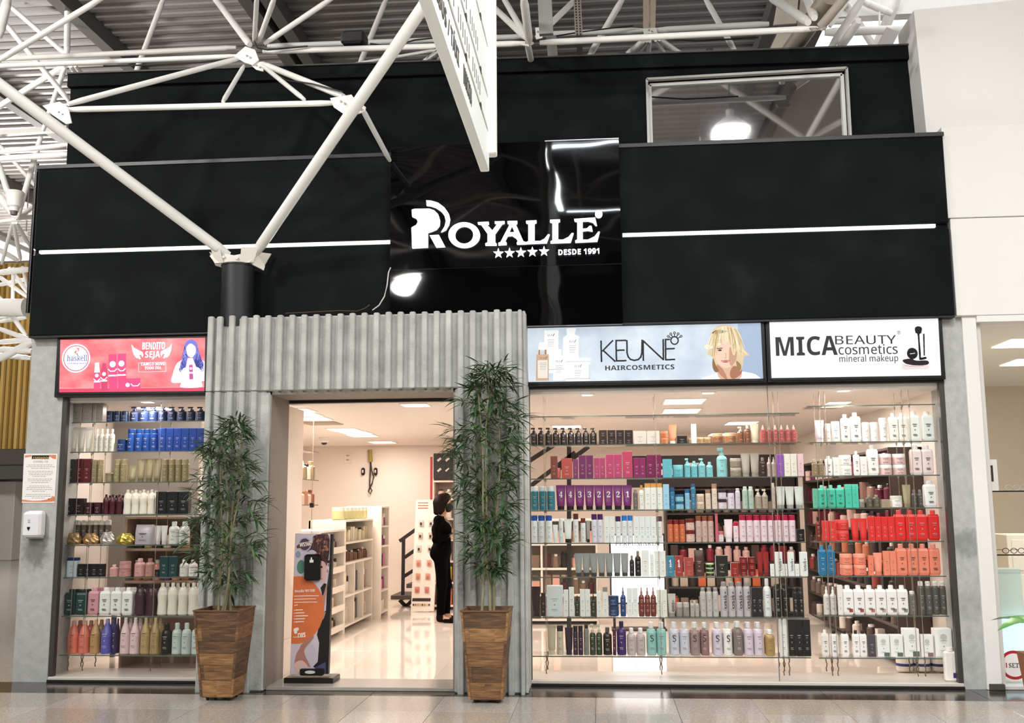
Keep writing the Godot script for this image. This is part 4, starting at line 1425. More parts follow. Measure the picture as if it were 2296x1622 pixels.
	for a in [["BENDITO", 1268, 282, 1592, 276, 0.066, 700], ["SEJA", 1308, 424, 1520, 420, 0.075, 700], ["CABELO NOVO", 1250, 512, 1592, 508, 0.026, 700], ["TODO DIA", 1302, 566, 1540, 562, 0.026, 700]]:
		lettering(t, "lettering_sign", a[0], pz(120 + a[1] / k, 740 + a[2] / k, 0.052), pz(120 + a[3] / k, 740 + a[4] / k, 0.052), a[5], ink, "Droid Serif" if a[5] < 0.03 else "Droid Sans", a[6], 0.002)
	var indigo := mat("5a5fae", 0.5)
	lettering(t, "lettering_sign", "haskell", pz(120 + 190 / k, 740 + 448 / k, 0.052), pz(120 + 482 / k, 740 + 444 / k, 0.052), 0.056, indigo, "Droid Serif", 400, 0.002)
	lettering(t, "lettering_sign", "cosmética natural", pz(120 + 198 / k, 740 + 492 / k, 0.052), pz(120 + 468 / k, 740 + 488 / k, 0.052), 0.015, indigo, "Droid Sans", 400, 0.002)


# ---------------------------------------------------------------- the room of the shop
const PANELS := [[-3.04, -1.14, 0.34, 0.36, "above the cream gondola"], [-3.1, -1.6, 0.34, 0.36, "above the cream gondola"], [-3.13, -2.1, 0.34, 0.36, "above the cream gondola"], [-3.2, -3.78, 0.34, 0.42, "above the cream gondola"], [-3.18, -4.3, 0.34, 0.42, "above the cream gondola"], [-3.22, -4.87, 0.34, 0.42, "above the cream gondola"], [-3.27, -6.38, 0.34, 0.42, "by the back wall"], [-1.75, -0.8, 0.24, 0.24, "just inside the entrance"], [0.8, -0.85, 0.36, 0.45, "behind the pale blue sign"], [0.85, -1.85, 0.36, 0.45, "behind the pale blue sign"], [2.3, -1.22, 0.2, 0.2, "behind the white sign"], [2.33, -1.56, 0.2, 0.2, "behind the white sign"], [-0.4, -3.8, 0.34, 0.42, "added unseen above the lit standing sign"], [-0.4, -5.4, 0.34, 0.42, "added unseen above the lit standing sign"], [1.7, -3.6, 0.34, 0.42, "added unseen in front of the dark back shelf"], [1.7, -5.6, 0.34, 0.42, "added unseen in front of the dark back shelf"], [-4.3, -0.7, 0.3, 0.3, "behind the red sign"], [-0.1, -0.13, 0.09, 0.07, "by the glass below the pale blue sign"], [0.95, -0.13, 0.09, 0.07, "by the glass below the pale blue sign"], [2.1, -0.13, 0.09, 0.07, "by the glass below the white sign"], [-4.1, -0.13, 0.09, 0.07, "by the glass below the red sign"]]  # lamps by the standing sign and dark shelf added unseen to brighten the room


func shop_inside() -> void:
	var s := st()
	var fl := setting("floor_shop", "polished cream porcelain floor inside the shop")
	var cream := mat("efe6da", 0.05, 0.0, 0.7)
	var cream2 := mat("eae0d3", 0.06, 0.0, 0.7)
	s = st()
	box(s, Vector3(-4.98, -0.1, -7.5), Vector3(2.92, 0.027, -0.12))
	add(fl, "grout_bed", s, mat("b5a897", 0.7))
	for i in 9:
		for j in 9:
			var a := Vector3(-4.98 + 0.88 * i + 0.001, 0.02, -0.12 - 0.83 * (j + 1) + 0.001)
			s = st()
			bevel(s, a, Vector3(minf(a.x + 0.878, 2.92), 0.03, a.z + 0.828), 0.001)
			add(fl, "tile", s, cream if rng.randf() < 0.6 else cream2)
	var c := setting("ceiling", "smooth white ceiling inside the shop")
	s = st()
	box(s, Vector3(-4.98, 2.46, -7.5), Vector3(2.92, 3.06, -0.06))
	add(c, "plaster_slab", s, mat("efe6de", 0.8))
	var b := setting("wall_shop_back", "plain cream back wall of the shop")
	s = st()
	box(s, Vector3(-4.98, 0.0, -7.5), Vector3(2.92, 2.46, -7.3))
	add(b, "wall_panel", s, mat("eadfd4", 0.75))
	s = st()
	bevel(s, Vector3(-4.98, 0.03, -7.3), Vector3(2.92, 0.13, -7.285), 0.003)
	add(b, "skirting", s, mat("e6dacd", 0.5))
	for a in PANELS:
		var t := thing("ceiling_lamp", "%s recessed white lamp in the shop ceiling %s" % ["square" if a[2] > 0.25 else "small", a[4]], "lamp", Vector3(a[0], 2.46, a[1]), "recessed ceiling lamps of the shop")
		s = st()
		bevel(s, Vector3(-a[2] * 0.5 - 0.02, -0.008, -a[3] * 0.5 - 0.02), Vector3(a[2] * 0.5 + 0.02, 0.001, a[3] * 0.5 + 0.02), 0.002)
		add(t, "rim", s, mat("f2ede6", 0.5))
		s = st()
		box(s, Vector3(-a[2] * 0.5, -0.011, -a[3] * 0.5), Vector3(a[2] * 0.5, -0.007, a[3] * 0.5))
		add(t, "lamp_diffuser", s, glow("fff4e8", 2.2))
		area(Vector3(a[0], 2.445, a[1]), Vector3.DOWN, Vector2(a[2] * 0.96, a[3] * 0.96), 1.85 if a[2] > 0.3 else 0.9, "fff0e6", "panel_light")


# ---------------------------------------------------------------- hanging glass shelves
const UNITS := [
	# from x, to x (pixels), the rows' front edges (pixels), cables (pixels), label
	["blue", 1188, 1814, [930, 995, 1071, 1143, 1217, 1294, 1385, 1473], [1222, 1476, 1745, 1757], "hanging glass shelves on steel cables below the pale blue sign"],
	["white", 1832, 2128, [908, 990, 1066, 1139, 1214, 1292, 1381, 1476], [1852, 1864, 2040, 2056], "hanging glass shelves on steel cables below the white sign"],
	["red", 138, 500, [945, 1012, 1081, 1154, 1222, 1295, 1382, 1470], [168, 200, 350], "hanging glass shelves on steel cables below the red sign"],
]
const ZF := -0.15
const ZP := -0.2
var shelf_y := {}


func show_windows() -> void:
	for u in UNITS:
		var t := thing("hanging_shelf", u[5], "shelf")
		var x0 := pz(u[1], 1382, ZF).x
		var x1 := pz(u[2], 1382, ZF).x
		if u[0] == "red":
			x1 = -3.38
		var ys := []
		for r in u[3]:
			var y := pz((u[1] + u[2]) * 0.5, r, ZF).y
			ys.append(y)
			var s := st()
			box(s, Vector3(x0, y - 0.008, ZF - 0.27), Vector3(x1, y, ZF - 0.003))
			add(t, "glass_pane", s, glass(0.03, "6a7a70", 0.35))
			s = st()
			box(s, Vector3(x0, y - 0.009, ZF - 0.003), Vector3(x1, y, ZF))
			add(t, "pane_edge", s, mat("57655c", 0.25))
		shelf_y[u[0]] = ys
		for q in u[4]:
			var x := pz(q, 1200, ZF - 0.03).x
			for z in [ZF - 0.03, ZF - 0.262]:
				var s := st()
				tube(s, Vector3(x, 0.09, z), Vector3(x, 2.46, z), 0.0025, -1.0, 6)
				add(t, "cable", s, mat("b8aa98", 0.35, 0.7))
				s = st()
				for k in 4:
					tube(s, Vector3(x, 0.07 + k * 0.035, z), Vector3(x + (0.006 if k % 2 else -0.006), 0.105 + k * 0.035, z), 0.005, 0.003, 6)
				add(t, "turnbuckle", s, mat("6e5c48", 0.4, 0.6))
				for y in ys:
					s = st()
					tube(s, Vector3(x, y - 0.022, z), Vector3(x, y + 0.004, z), 0.007, -1.0, 8)
					add(t, "clamp", s, mat("9a948a", 0.35, 0.7))


# ---------------------------------------------------------------- goods
func unit(kind: String, which: int) -> ArrayMesh:
	var key := kind + str(which)
	if meshes.has(key):
		return meshes[key]
	var s := st()
	if which == 2:
		# printed lines on the front
		for a in [[-0.2, 0.2, 0.56, 0.575], [-0.14, 0.14, 0.5, 0.51], [-0.2, 0.16, 0.22, 0.232], [-0.16, 0.2, 0.18, 0.188], [-0.03, 0.03, 0.36, 0.4]]:
			box(s, Vector3(a[0], a[2], 0.4), Vector3(a[1], a[3], 0.505))
	else:
		match kind:
			"box":
				if which == 0:
					bevel(s, Vector3(-0.5, 0, -0.5), Vector3(0.5, 1, 0.5), 0.02)
			"boxcap":
				if which == 0:
					bevel(s, Vector3(-0.5, 0, -0.5), Vector3(0.5, 0.84, 0.5), 0.02)
				else:
					bevel(s, Vector3(-0.5, 0.84, -0.5), Vector3(0.5, 1, 0.5), 0.02)
			"sq":
				if which == 0:
					bevel(s, Vector3(-0.5, 0, -0.4), Vector3(0.5, 0.86, 0.4), 0.08)
				else:
					lathe(s, [[0.24, 0.84], [0.24, 0.97], [0.2, 1.0]], 12)
			"bot":
				if which == 0:
					lathe(s, [[0.44, 0.0], [0.5, 0.02], [0.5, 0.68], [0.42, 0.76], [0.2, 0.81], [0.2, 0.83]], 16)
				else:
					lathe(s, [[0.24, 0.82], [0.24, 0.97], [0.2, 1.0]], 12)
			"botw":
				if which == 0:
					lathe(s, [[0.46, 0.0], [0.5, 0.02], [0.5, 0.77], [0.46, 0.8]], 16)
				else:
					lathe(s, [[0.47, 0.8], [0.47, 0.98], [0.42, 1.0]], 14)
			"oval":
				if which == 0:
					lathe(s, [[0.42, 0.0], [0.5, 0.03], [0.46, 0.25], [0.44, 0.38], [0.49, 0.55], [0.5, 0.64], [0.42, 0.76], [0.28, 0.85], [0.17, 0.89]], 16, 0.7)
				else:
					lathe(s, [[0.17, 0.88], [0.17, 0.98], [0.14, 1.0]], 12)
			"champ":
				if which == 0:
					lathe(s, [[0.46, 0.0], [0.5, 0.02], [0.5, 0.5], [0.46, 0.6], [0.34, 0.74], [0.22, 0.84], [0.17, 0.89]], 16)
				else:
					lathe(s, [[0.19, 0.88], [0.18, 0.98], [0.14, 1.0]], 12)
			"pump":
				if which == 0:
					lathe(s, [[0.46, 0.0], [0.5, 0.02], [0.5, 0.62], [0.4, 0.7], [0.22, 0.73]], 16)
				else:
					lathe(s, [[0.24, 0.72], [0.24, 0.82], [0.08, 0.83], [0.08, 0.9]], 12)
					bevel(s, Vector3(-0.42, 0.9, -0.12), Vector3(0.16, 1.0, 0.12), 0.03)
			"tube":
				if which == 0:
					var rings := [circle(0.36, 0.15, 18), circle(0.42, 0.18, 18)]
					for k in 5:
						var f := (k + 1) / 5.0
						var ring := PackedVector3Array()
						for i in 18:
							var a := TAU * (i + 0.5) / 18
							ring.append(Vector3(lerpf(0.42, 0.52, f) * sin(a), lerpf(0.18, 0.96, f), lerpf(0.42, 0.03, f) * cos(a)))
						rings.append(ring)
					var top := PackedVector3Array()
					for i in 18:
						var a := TAU * (i + 0.5) / 18
						top.append(Vector3(0.52 * sin(a), 1.0, 0.03 * cos(a)))
					rings.append(top)
					loft(s, rings, true, true, true)
				else:
					lathe(s, [[0.38, 0.0], [0.38, 0.15]], 16)
			"can":
				if which == 0:
					lathe(s, [[0.48, 0.0], [0.5, 0.01], [0.5, 0.8], [0.44, 0.85], [0.36, 0.865]], 16)
				else:
					lathe(s, [[0.36, 0.86], [0.36, 0.97], [0.3, 1.0]], 14)
			"jar":
				if which == 0:
					lathe(s, [[0.42, 0.0], [0.5, 0.06], [0.5, 0.66], [0.46, 0.7]], 18)
				else:
					lathe(s, [[0.5, 0.68], [0.5, 0.96], [0.46, 1.0]], 18)
			"drop":
				if which == 0:
					lathe(s, [[0.46, 0.0], [0.5, 0.02], [0.5, 0.66], [0.3, 0.74]], 16)
				else:
					lathe(s, [[0.2, 0.73], [0.2, 0.86], [0.12, 0.88], [0.1, 1.0]], 12)
			"pouch":
				if which == 0:
					var rings := []
					for k in 8:
						var f := k / 7.0
						var ring := PackedVector3Array()
						for i in 16:
							var a := TAU * (i + 0.5) / 16
							var bulge := 0.5 * sqrt(maxf(0.003, 1.0 - pow(f, 2.5)))
							ring.append(Vector3(0.5 * signf(sin(a)) * pow(absf(sin(a)), 0.5), f, bulge * cos(a)))
						rings.append(ring)
					loft(s, rings, true, true, true)
			"bag":
				if which == 0:
					var n := FastNoiseLite.new()
					n.frequency = 1.6
					var rings := []
					for k in 9:
						var f := k / 8.0
						var ring := PackedVector3Array()
						for i in 20:
							var a := TAU * i / 20
							var v := Vector3(sin(a), f, cos(a))
							var r := 0.5 * (0.62 + 0.38 * sin(PI * clampf(f + 0.12, 0.0, 1.0))) * (1.0 + 0.3 * n.get_noise_3dv(v * 1.7))
							ring.append(Vector3(r * v.x, f + 0.12 * n.get_noise_3dv(v * 2.0 + Vector3(9, 0, 0)) * f, r * v.z * 0.8))
						rings.append(ring)
					loft(s, rings, true, false)
				else:
					bevel(s, Vector3(-0.36, 0.72, -0.03), Vector3(0.36, 0.8, 0.03), 0.01)
	meshes[key] = mesh_of(s)
	return meshes[key]


const DEPTH := {"box": 0.7, "boxcap": 0.7, "sq": 0.9, "tube": 0.8, "pouch": 0.6, "bag": 0.7}
const HAS_CAP := ["boxcap", "sq", "bot", "botw", "oval", "champ", "pump", "tube", "can", "jar", "drop", "bag"]
const WORD := {"box": "carton", "boxcap": "carton", "sq": "shampoo_bottle", "bot": "bottle", "botw": "capped_bottle", "oval": "curved_bottle", "champ": "tapered_bottle", "pump": "pump_bottle", "tube": "squeeze_tube", "can": "spray_can", "jar": "jar", "drop": "dropper_bottle", "pouch": "pouch", "bag": "foil_bag"}


func good(kind: String, w: float, h: float, body: String, cap: String, at: Vector3, label: String, group: String, print_it := true, gloss := 0.32) -> Node3D:
	var t := thing(WORD[kind], label, WORD[kind].replace("_", " "), at, group)
	var d := minf(w * DEPTH.get(kind, 1.0), 0.15)
	var size := Vector3(w, h, d)
	var metal := 0.75 if kind == "bag" else 0.0
	add(t, "foil" if kind == "bag" else "body", unit(kind, 0), mat(body, gloss, metal)).scale = size
	if kind in HAS_CAP:
		add(t, "lid" if kind in ["jar", "boxcap"] else ("pump_head" if kind == "pump" else "cap"), unit(kind, 1), mat(cap if cap else body, gloss)).scale = size
	if print_it and not kind in ["bag", "tube", "oval"] and w > 0.028:
		var lum := Color(body).get_luminance()
		add(t, "print", unit(kind if kind == "box" else "any", 2), mat("5d5a58" if lum > 0.5 else "cfc8c0", 0.6)).scale = size
	return t


# kind, from x, to x, how many side by side, top (pixels), body, cap, look, stacked
const GOODS := {
	"blue": [
		[],
		[["pump", 1188, 1338, 9, 959, "2b2320", "2b2320", "black pump bottle"], ["box", 1342, 1419, 4, 965, "2a1d18", "", "small dark carton with a gold badge", 2], ["box", 1420, 1479, 2, 967, "d8d2c6", "", "square cream gift box"], ["jar", 1480, 1498, 1, 968, "c9774f", "d98a62", "orange jar", 2], ["tube", 1499, 1517, 1, 952, "e08a66", "eee6dc", "orange tube with white cap"], ["box", 1517, 1541, 1, 978, "1c1715", "", "low black carton"], ["jar", 1542, 1553, 1, 983, "8c7558", "b99a72", "tiny gold jar"], ["box", 1549, 1561, 1, 951, "ece4da", "", "tall white carton"], ["jar", 1562, 1595, 2, 981, "a5875f", "c9b08a", "small gold jar"], ["jar", 1597, 1622, 1, 972, "8a5a3a", "c9a27c", "amber glass jar", 1], ["jar", 1625, 1652, 1, 971, "93643f", "d0ab85", "wider amber glass jar"], ["pump", 1653, 1668, 1, 957, "7a4a2e", "e2d6c8", "amber pump bottle"], ["bot", 1669, 1683, 1, 954, "7c4b30", "e2d6c8", "amber bottle with pale cap"], ["tube", 1682, 1702, 1, 950, "e0d3b4", "e0d3b4", "cream tube"], ["drop", 1704, 1787, 6, 953, "a8524f", "e6c8bd", "red spray bottle with pale pink foot"]],
		[["box", 1234, 1250, 1, 1023, "7d4338", "", "narrow brown carton"], ["jar", 1245, 1257, 1, 1050, "b8574e", "c96a60", "small red jar"], ["box", 1258, 1283, 1, 1028, "b04f48", "", "brick red carton"], ["box", 1284, 1296, 1, 1030, "7a3564", "", "dull violet carton"], ["box", 1297, 1330, 2, 1021, "6c2a58", "", "violet carton"], ["box", 1331, 1357, 2, 1027, "a8406a", "", "short magenta carton"], ["box", 1358, 1394, 2, 1019, "b0406a", "", "magenta carton"], ["box", 1395, 1418, 1, 1012, "b5415f", "", "tall raspberry carton"], ["box", 1420, 1447, 2, 1027, "86225a", "", "short plum carton"], ["box", 1449, 1482, 2, 1020, "74184c", "", "dark plum carton"], ["box", 1485, 1507, 1, 1030, "62aebb", "", "flat turquoise carton", 3], ["jar", 1508, 1533, 1, 1043, "63b3bb", "7cc2c8", "turquoise jar"], ["pump", 1534, 1548, 1, 1028, "6ab6be", "86c8cc", "small turquoise pump bottle"], ["bot", 1549, 1564, 1, 1034, "6ab6be", "86c8cc", "small turquoise bottle"], ["pump", 1565, 1582, 1, 1028, "78bcc2", "8cc8ca", "turquoise pump bottle near the large one"], ["bot", 1583, 1599, 1, 1036, "7cc0c4", "8cc8ca", "pale turquoise bottle"], ["pump", 1606, 1631, 1, 1004, "86c2c2", "8ac6c6", "large turquoise pump bottle"], ["jar", 1637, 1664, 1, 1028, "857b6a", "b3ab9c", "smoky glass jar", 2], ["tube", 1661, 1703, 2, 1016, "a19a8c", "8d8678", "taupe tube"], ["bot", 1703, 1717, 1, 1026, "33261f", "8a7c6e", "dark brown bottle"], ["drop", 1719, 1740, 2, 1025, "b09f94", "cabcb2", "beige spray bottle"], ["box", 1741, 1756, 1, 1019, "8a55ae", "", "violet carton beside the cream ones"], ["box", 1757, 1786, 2, 1018, "e2dfd2", "", "cream carton"], ["box", 1787, 1801, 1, 1018, "e0bec0", "", "pale pink carton"]],
		[["botw", 1189, 1244, 3, 1091, "2f7684", "cfdcdc", "teal bottle with pale cap"], ["tube", 1246, 1417, 8, 1088, "76286a", "1f1218", "purple tube with a large white number"], ["can", 1419, 1430, 1, 1098, "6a6260", "8a827e", "thin grey can"], ["bot", 1432, 1444, 1, 1088, "e2e6de", "d39a4e", "white bottle with ochre cap"], ["boxcap", 1445, 1484, 3, 1084, "e2e6de", "d39a4e", "white carton with ochre top"], ["box", 1486, 1500, 1, 1086, "98c6dc", "", "light blue carton"], ["botw", 1501, 1513, 1, 1093, "2b7196", "1c4a78", "blue bottle with navy cap"], ["jar", 1514, 1534, 1, 1109, "8dbfce", "1e5a80", "pale blue jar with navy lid", 2], ["botw", 1535, 1547, 1, 1097, "7db6ce", "1d5c88", "pale blue bottle with navy cap"], ["can", 1548, 1560, 1, 1085, "3a7391", "1d5c88", "tall blue can"], ["jar", 1561, 1580, 1, 1108, "cbb39c", "ddcab8", "beige jar", 2], ["botw", 1581, 1594, 1, 1098, "d4c1b0", "8a6a4e", "beige bottle with brown cap"], ["botw", 1595, 1608, 1, 1085, "d6c6b6", "a58263", "tall beige bottle"], ["jar", 1610, 1630, 1, 1098, "d6ccd4", "2c2028", "lilac jar with black lid", 2], ["botw", 1631, 1647, 1, 1097, "d3c9d3", "2c2028", "lilac bottle with black cap"], ["can", 1648, 1660, 1, 1095, "c9bfc9", "c9bfc9", "lilac can"], ["can", 1664, 1690, 2, 1091, "a3b9aa", "b9cbbf", "sage green can"], ["pump", 1693, 1722, 2, 1097, "a39582", "cfc4b4", "small beige pump bottle"], ["can", 1729, 1738, 1, 1083, "b5a596", "cbbfb2", "slim beige can"], ["tube", 1740, 1802, 3, 1091, "cbd0ca", "95948c", "silvery white tube"]],
		[["botw", 1189, 1238, 3, 1156, "dfe5e2", "2457a8", "white bottle with bright blue cap"], ["tube", 1239, 1251, 1, 1177, "dde3df", "dde3df", "small white tube"], ["botw", 1252, 1263, 1, 1163, "d8dedb", "d8dedb", "plain white bottle"], ["tube", 1264, 1282, 1, 1164, "e0e4e0", "1b1b1b", "white tube with black cap"], ["botw", 1284, 1297, 1, 1152, "dfe3df", "5a2a1e", "white bottle with brown cap"], ["botw", 1301, 1313, 1, 1162, "dfe3df", "6e2a20", "short white bottle with rust cap"], ["tube", 1314, 1323, 1, 1168, "9a9694", "1b1b1b", "thin grey tube"], ["botw", 1325, 1352, 2, 1153, "d9d9e2", "4a2058", "lilac white bottle with plum cap"], ["box", 1354, 1378, 2, 1158, "dfe5e1", "", "slim white carton between purple caps"], ["botw", 1379, 1392, 1, 1158, "dfe5e1", "3a1c50", "white bottle with dark purple cap"], ["botw", 1393, 1419, 2, 1156, "dbe3e2", "1f78cf", "white bottle with sky blue cap"], ["box", 1420, 1471, 4, 1158, "dce4e0", "", "slim white carton with a vertical name"], ["botw", 1472, 1485, 1, 1158, "dfe3e0", "4c4048", "white bottle with grey plum cap"], ["botw", 1496, 1536, 3, 1166, "c4683e", "7a1c18", "orange bottle with dark red cap"], ["jar", 1537, 1558, 1, 1164, "d9b7a8", "6a1c18", "pink jar with dark red lid", 2], ["botw", 1559, 1600, 3, 1157, "bfa498", "84452e", "rosy beige bottle with copper cap"], ["jar", 1610, 1623, 1, 1192, "dcd0d4", "c26a72", "white jar with pink lid"], ["box", 1603, 1609, 1, 1152, "b9606a", "", "rose carton beside the white jar"], ["tube", 1624, 1643, 1, 1165, "e3d3d8", "e3d3d8", "pale pink tube"], ["botw", 1644, 1656, 1, 1171, "dfcdd3", "b0123f", "short pale pink bottle with crimson cap"], ["botw", 1657, 1784, 8, 1155, "ddc9cf", "a8103c", "pale pink bottle with crimson cap"], ["box", 1786, 1804, 1, 1187, "14110f", "", "black carton"]],
		[["tube", 1288, 1409, 7, 1241, "8c918d", "3b3f3e", "grey tube with charcoal cap"], ["bot", 1411, 1422, 1, 1246, "1a1512", "8a7a50", "black bottle with gold cap"], ["bot", 1423, 1437, 1, 1236, "1a1512", "8a7a50", "tall black bottle with gold cap"], ["box", 1438, 1455, 1, 1234, "e3e6df", "", "white carton with black edges"], ["box", 1457, 1466, 1, 1243, "dfe3da", "", "short slim white carton"], ["box", 1467, 1492, 2, 1236, "e1e5dd", "", "slim white carton beside the teal one"], ["box", 1494, 1512, 1, 1247, "3b8098", "", "teal carton with a large figure one"], ["box", 1513, 1531, 1, 1247, "98382f", "", "red carton with a large figure one"], ["box", 1533, 1555, 1, 1251, "a3433a", "", "red carton", 2], ["pouch", 1556, 1579, 1, 1234, "452a25", "", "dark brown pouch"], ["jar", 1582, 1602, 1, 1264, "1c1d14", "a9d08a", "black jar with lime green lid", 3], ["box", 1604, 1632, 1, 1246, "1b1a12", "", "black carton with gold lettering"], ["box", 1638, 1657, 1, 1262, "8c1c18", "", "low crimson carton"], ["jar", 1658, 1695, 2, 1250, "861a17", "6c1412", "flat crimson jar", 3], ["tube", 1697, 1724, 2, 1238, "8e1d1b", "6c1412", "crimson tube"], ["box", 1727, 1737, 1, 1265, "dfe4e0", "", "short white carton"], ["box", 1738, 1754, 1, 1238, "dfe4e0", "", "tall white carton lettered upwards"], ["box", 1755, 1765, 1, 1265, "dfe4e0", "", "short white carton"], ["box", 1766, 1780, 1, 1238, "dfe4e0", "", "tall white carton lettered upwards"], ["box", 1782, 1792, 1, 1265, "dfe4e0", "", "short white carton"], ["box", 1793, 1810, 1, 1238, "dfe4e0", "", "tall white carton lettered upwards"]],
		[["tube", 1191, 1211, 1, 1316, "2f1a17", "2f1a17", "dark brown tube"], ["botw", 1212, 1223, 1, 1330, "331b18", "2a1512", "dark brown bottle"], ["box", 1224, 1262, 1, 1314, "cdd7d5", "", "large pale grey carton"], ["box", 1263, 1274, 1, 1323, "dfe4dc", "", "slim white carton"], ["box", 1275, 1287, 1, 1317, "e0e5dc", "", "taller slim white carton"], ["drop", 1288, 1299, 1, 1336, "2c3328", "1e231c", "blackish green spray bottle"], ["box", 1300, 1323, 2, 1322, "dfe4dc", "", "slim white carton between green bottles"], ["drop", 1324, 1336, 1, 1333, "2c3328", "1e231c", "blackish green spray bottle"], ["box", 1337, 1348, 1, 1326, "dfe4dc", "", "slim white carton beyond the green bottles"], ["boxcap", 1351, 1362, 1, 1317, "dfe4dc", "8a8478", "white carton with grey top"], ["jar", 1363, 1388, 1, 1337, "1d3f6b", "20395c", "navy blue jar", 2], ["drop", 1390, 1403, 1, 1318, "1c3f72", "5a6a82", "navy blue spray bottle"], ["box", 1405, 1430, 2, 1319, "e0e4e0", "", "white carton with black edges"], ["drop", 1431, 1471, 3, 1318, "6e2f26", "9a7068", "red brown spray bottle"], ["box", 1472, 1495, 2, 1323, "d9dccb", "", "cream slim carton"], ["tube", 1497, 1515, 1, 1332, "b9b4ac", "8d887e", "grey tube lettered upwards"], ["jar", 1516, 1546, 2, 1352, "8f8a80", "b5b0a6", "small grey glass pot"], ["bot", 1547, 1568, 2, 1346, "a8a39a", "8a857c", "small grey bottle"], ["can", 1569, 1611, 3, 1318, "b5b3ad", "8f8c86", "grey can"], ["can", 1614, 1683, 4, 1305, "b4aeb0", "9a9496", "tall silver can lettered upwards"], ["box", 1684, 1709, 2, 1318, "131212", "", "black carton beside the silver cans"], ["bot", 1710, 1729, 1, 1298, "d8dcd8", "e6e8e4", "tall white bottle"], ["can", 1734, 1768, 2, 1310, "131313", "1c1c1c", "tall black can"], ["can", 1777, 1802, 2, 1318, "161414", "1c1c1c", "black can at the shelf end"]],
		[["tube", 1226, 1246, 1, 1402, "b9ae92", "c9bfa4", "gold tube with black top"], ["botw", 1247, 1263, 1, 1403, "c3bba2", "1c1814", "cream bottle with black cap"], ["tube", 1266, 1284, 1, 1408, "2c1e2c", "30223a", "dark purple tube"], ["botw", 1284, 1307, 2, 1404, "332238", "1a141c", "dark purple bottle"], ["can", 1308, 1320, 1, 1401, "7d817a", "2a211c", "grey green can"], ["pump", 1321, 1350, 2, 1400, "2f3d22", "c9c5ac", "olive green bottle"], ["bot", 1351, 1372, 1, 1408, "241a18", "5a4a46", "black brown bottle"], ["bot", 1373, 1381, 1, 1395, "4c1a34", "3a1428", "wine red bottle"], ["bot", 1382, 1404, 1, 1394, "3c2260", "2a1840", "large violet bottle"], ["bot", 1405, 1447, 2, 1410, "bdb0ad", "e8e6e2", "rosy grey bottle with white cap"], ["bot", 1449, 1494, 2, 1396, "8fc0b8", "e8e8e4", "sea green bottle with white cap"], ["bot", 1500, 1546, 2, 1396, "c9cad2", "e8e8e4", "pale lilac bottle with white cap"], ["bot", 1547, 1569, 1, 1396, "9c8480", "e8e8e4", "mauve bottle with white cap"], ["bot", 1570, 1590, 1, 1396, "8a6a68", "e8e8e4", "dull rose bottle with white cap"], ["bot", 1597, 1620, 1, 1396, "cdc4ce", "e8e8e4", "lilac bottle lettered with an S"], ["bot", 1621, 1642, 1, 1396, "e4e2da", "e8e8e4", "white bottle lettered with an S"], ["bot", 1643, 1666, 1, 1394, "7c7068", "e8e8e4", "taupe bottle with white cap"], ["bot", 1667, 1712, 2, 1396, "d0c4cf", "e8e8e4", "pinkish lilac bottle with white cap"], ["bot", 1716, 1738, 1, 1413, "a98a52", "f0eee8", "gold bottle with white cap"], ["box", 1747, 1763, 1, 1388, "dfe3de", "", "tall white carton at the shelf end"], ["box", 1765, 1816, 3, 1390, "121111", "", "tall black carton with vertical lettering"]],
	],
	"white": [
		[],
		[["tube", 1827, 1849, 1, 942, "d8cdd6", "d8cdd6", "pale lilac tube"], ["jar", 1850, 1863, 1, 950, "ded2cc", "f0ece6", "small white jar"], ["jar", 1864, 1884, 1, 945, "d9e0dc", "f2efe9", "white jar with green print"], ["sq", 1885, 1905, 1, 929, "f2e9dc", "f4f0ea", "cream white bottle"], ["sq", 1906, 1930, 1, 925, "f0efe8", "f4f0ea", "tall white bottle with green print"], ["jar", 1932, 1970, 2, 947, "f1eee6", "f6f3ee", "white tub"], ["botw", 1971, 1990, 1, 937, "f1ede6", "f6f3ee", "short white bottle"], ["sq", 1993, 2034, 2, 926, "f0ece2", "f6f3ee", "white bottle with grey print"], ["sq", 2037, 2062, 1, 922, "eaf0e8", "f6f3ee", "greenish white bottle"], ["sq", 2066, 2094, 1, 922, "eaf0ea", "f6f3ee", "greenish white bottle at the shelf end"]],
		[["bot", 1820, 1848, 2, 1030, "8a775c", "b9a98e", "brown glass bottle"], ["sq", 1850, 1866, 1, 1023, "f0eeea", "f6f4f0", "white bottle"], ["box", 1867, 1881, 1, 1026, "e9e6e0", "", "white carton"], ["jar", 1882, 1912, 1, 1021, "efece6", "f5f3ee", "broad white jar", 2], ["sq", 1913, 1927, 1, 1012, "f0eeea", "f6f4f0", "tall slim white bottle"], ["box", 1928, 1943, 1, 1024, "e9e6e0", "", "white carton beside the big bottle"], ["sq", 1944, 1969, 1, 998, "f2f1ee", "f6f4f0", "big white bottle"], ["jar", 1971, 2034, 2, 1018, "d9b9b4", "f5f3f0", "white jar with a rosy band", 2], ["sq", 2041, 2092, 2, 998, "e8d8d4", "f5f3f0", "white bottle with a rosy band"]],
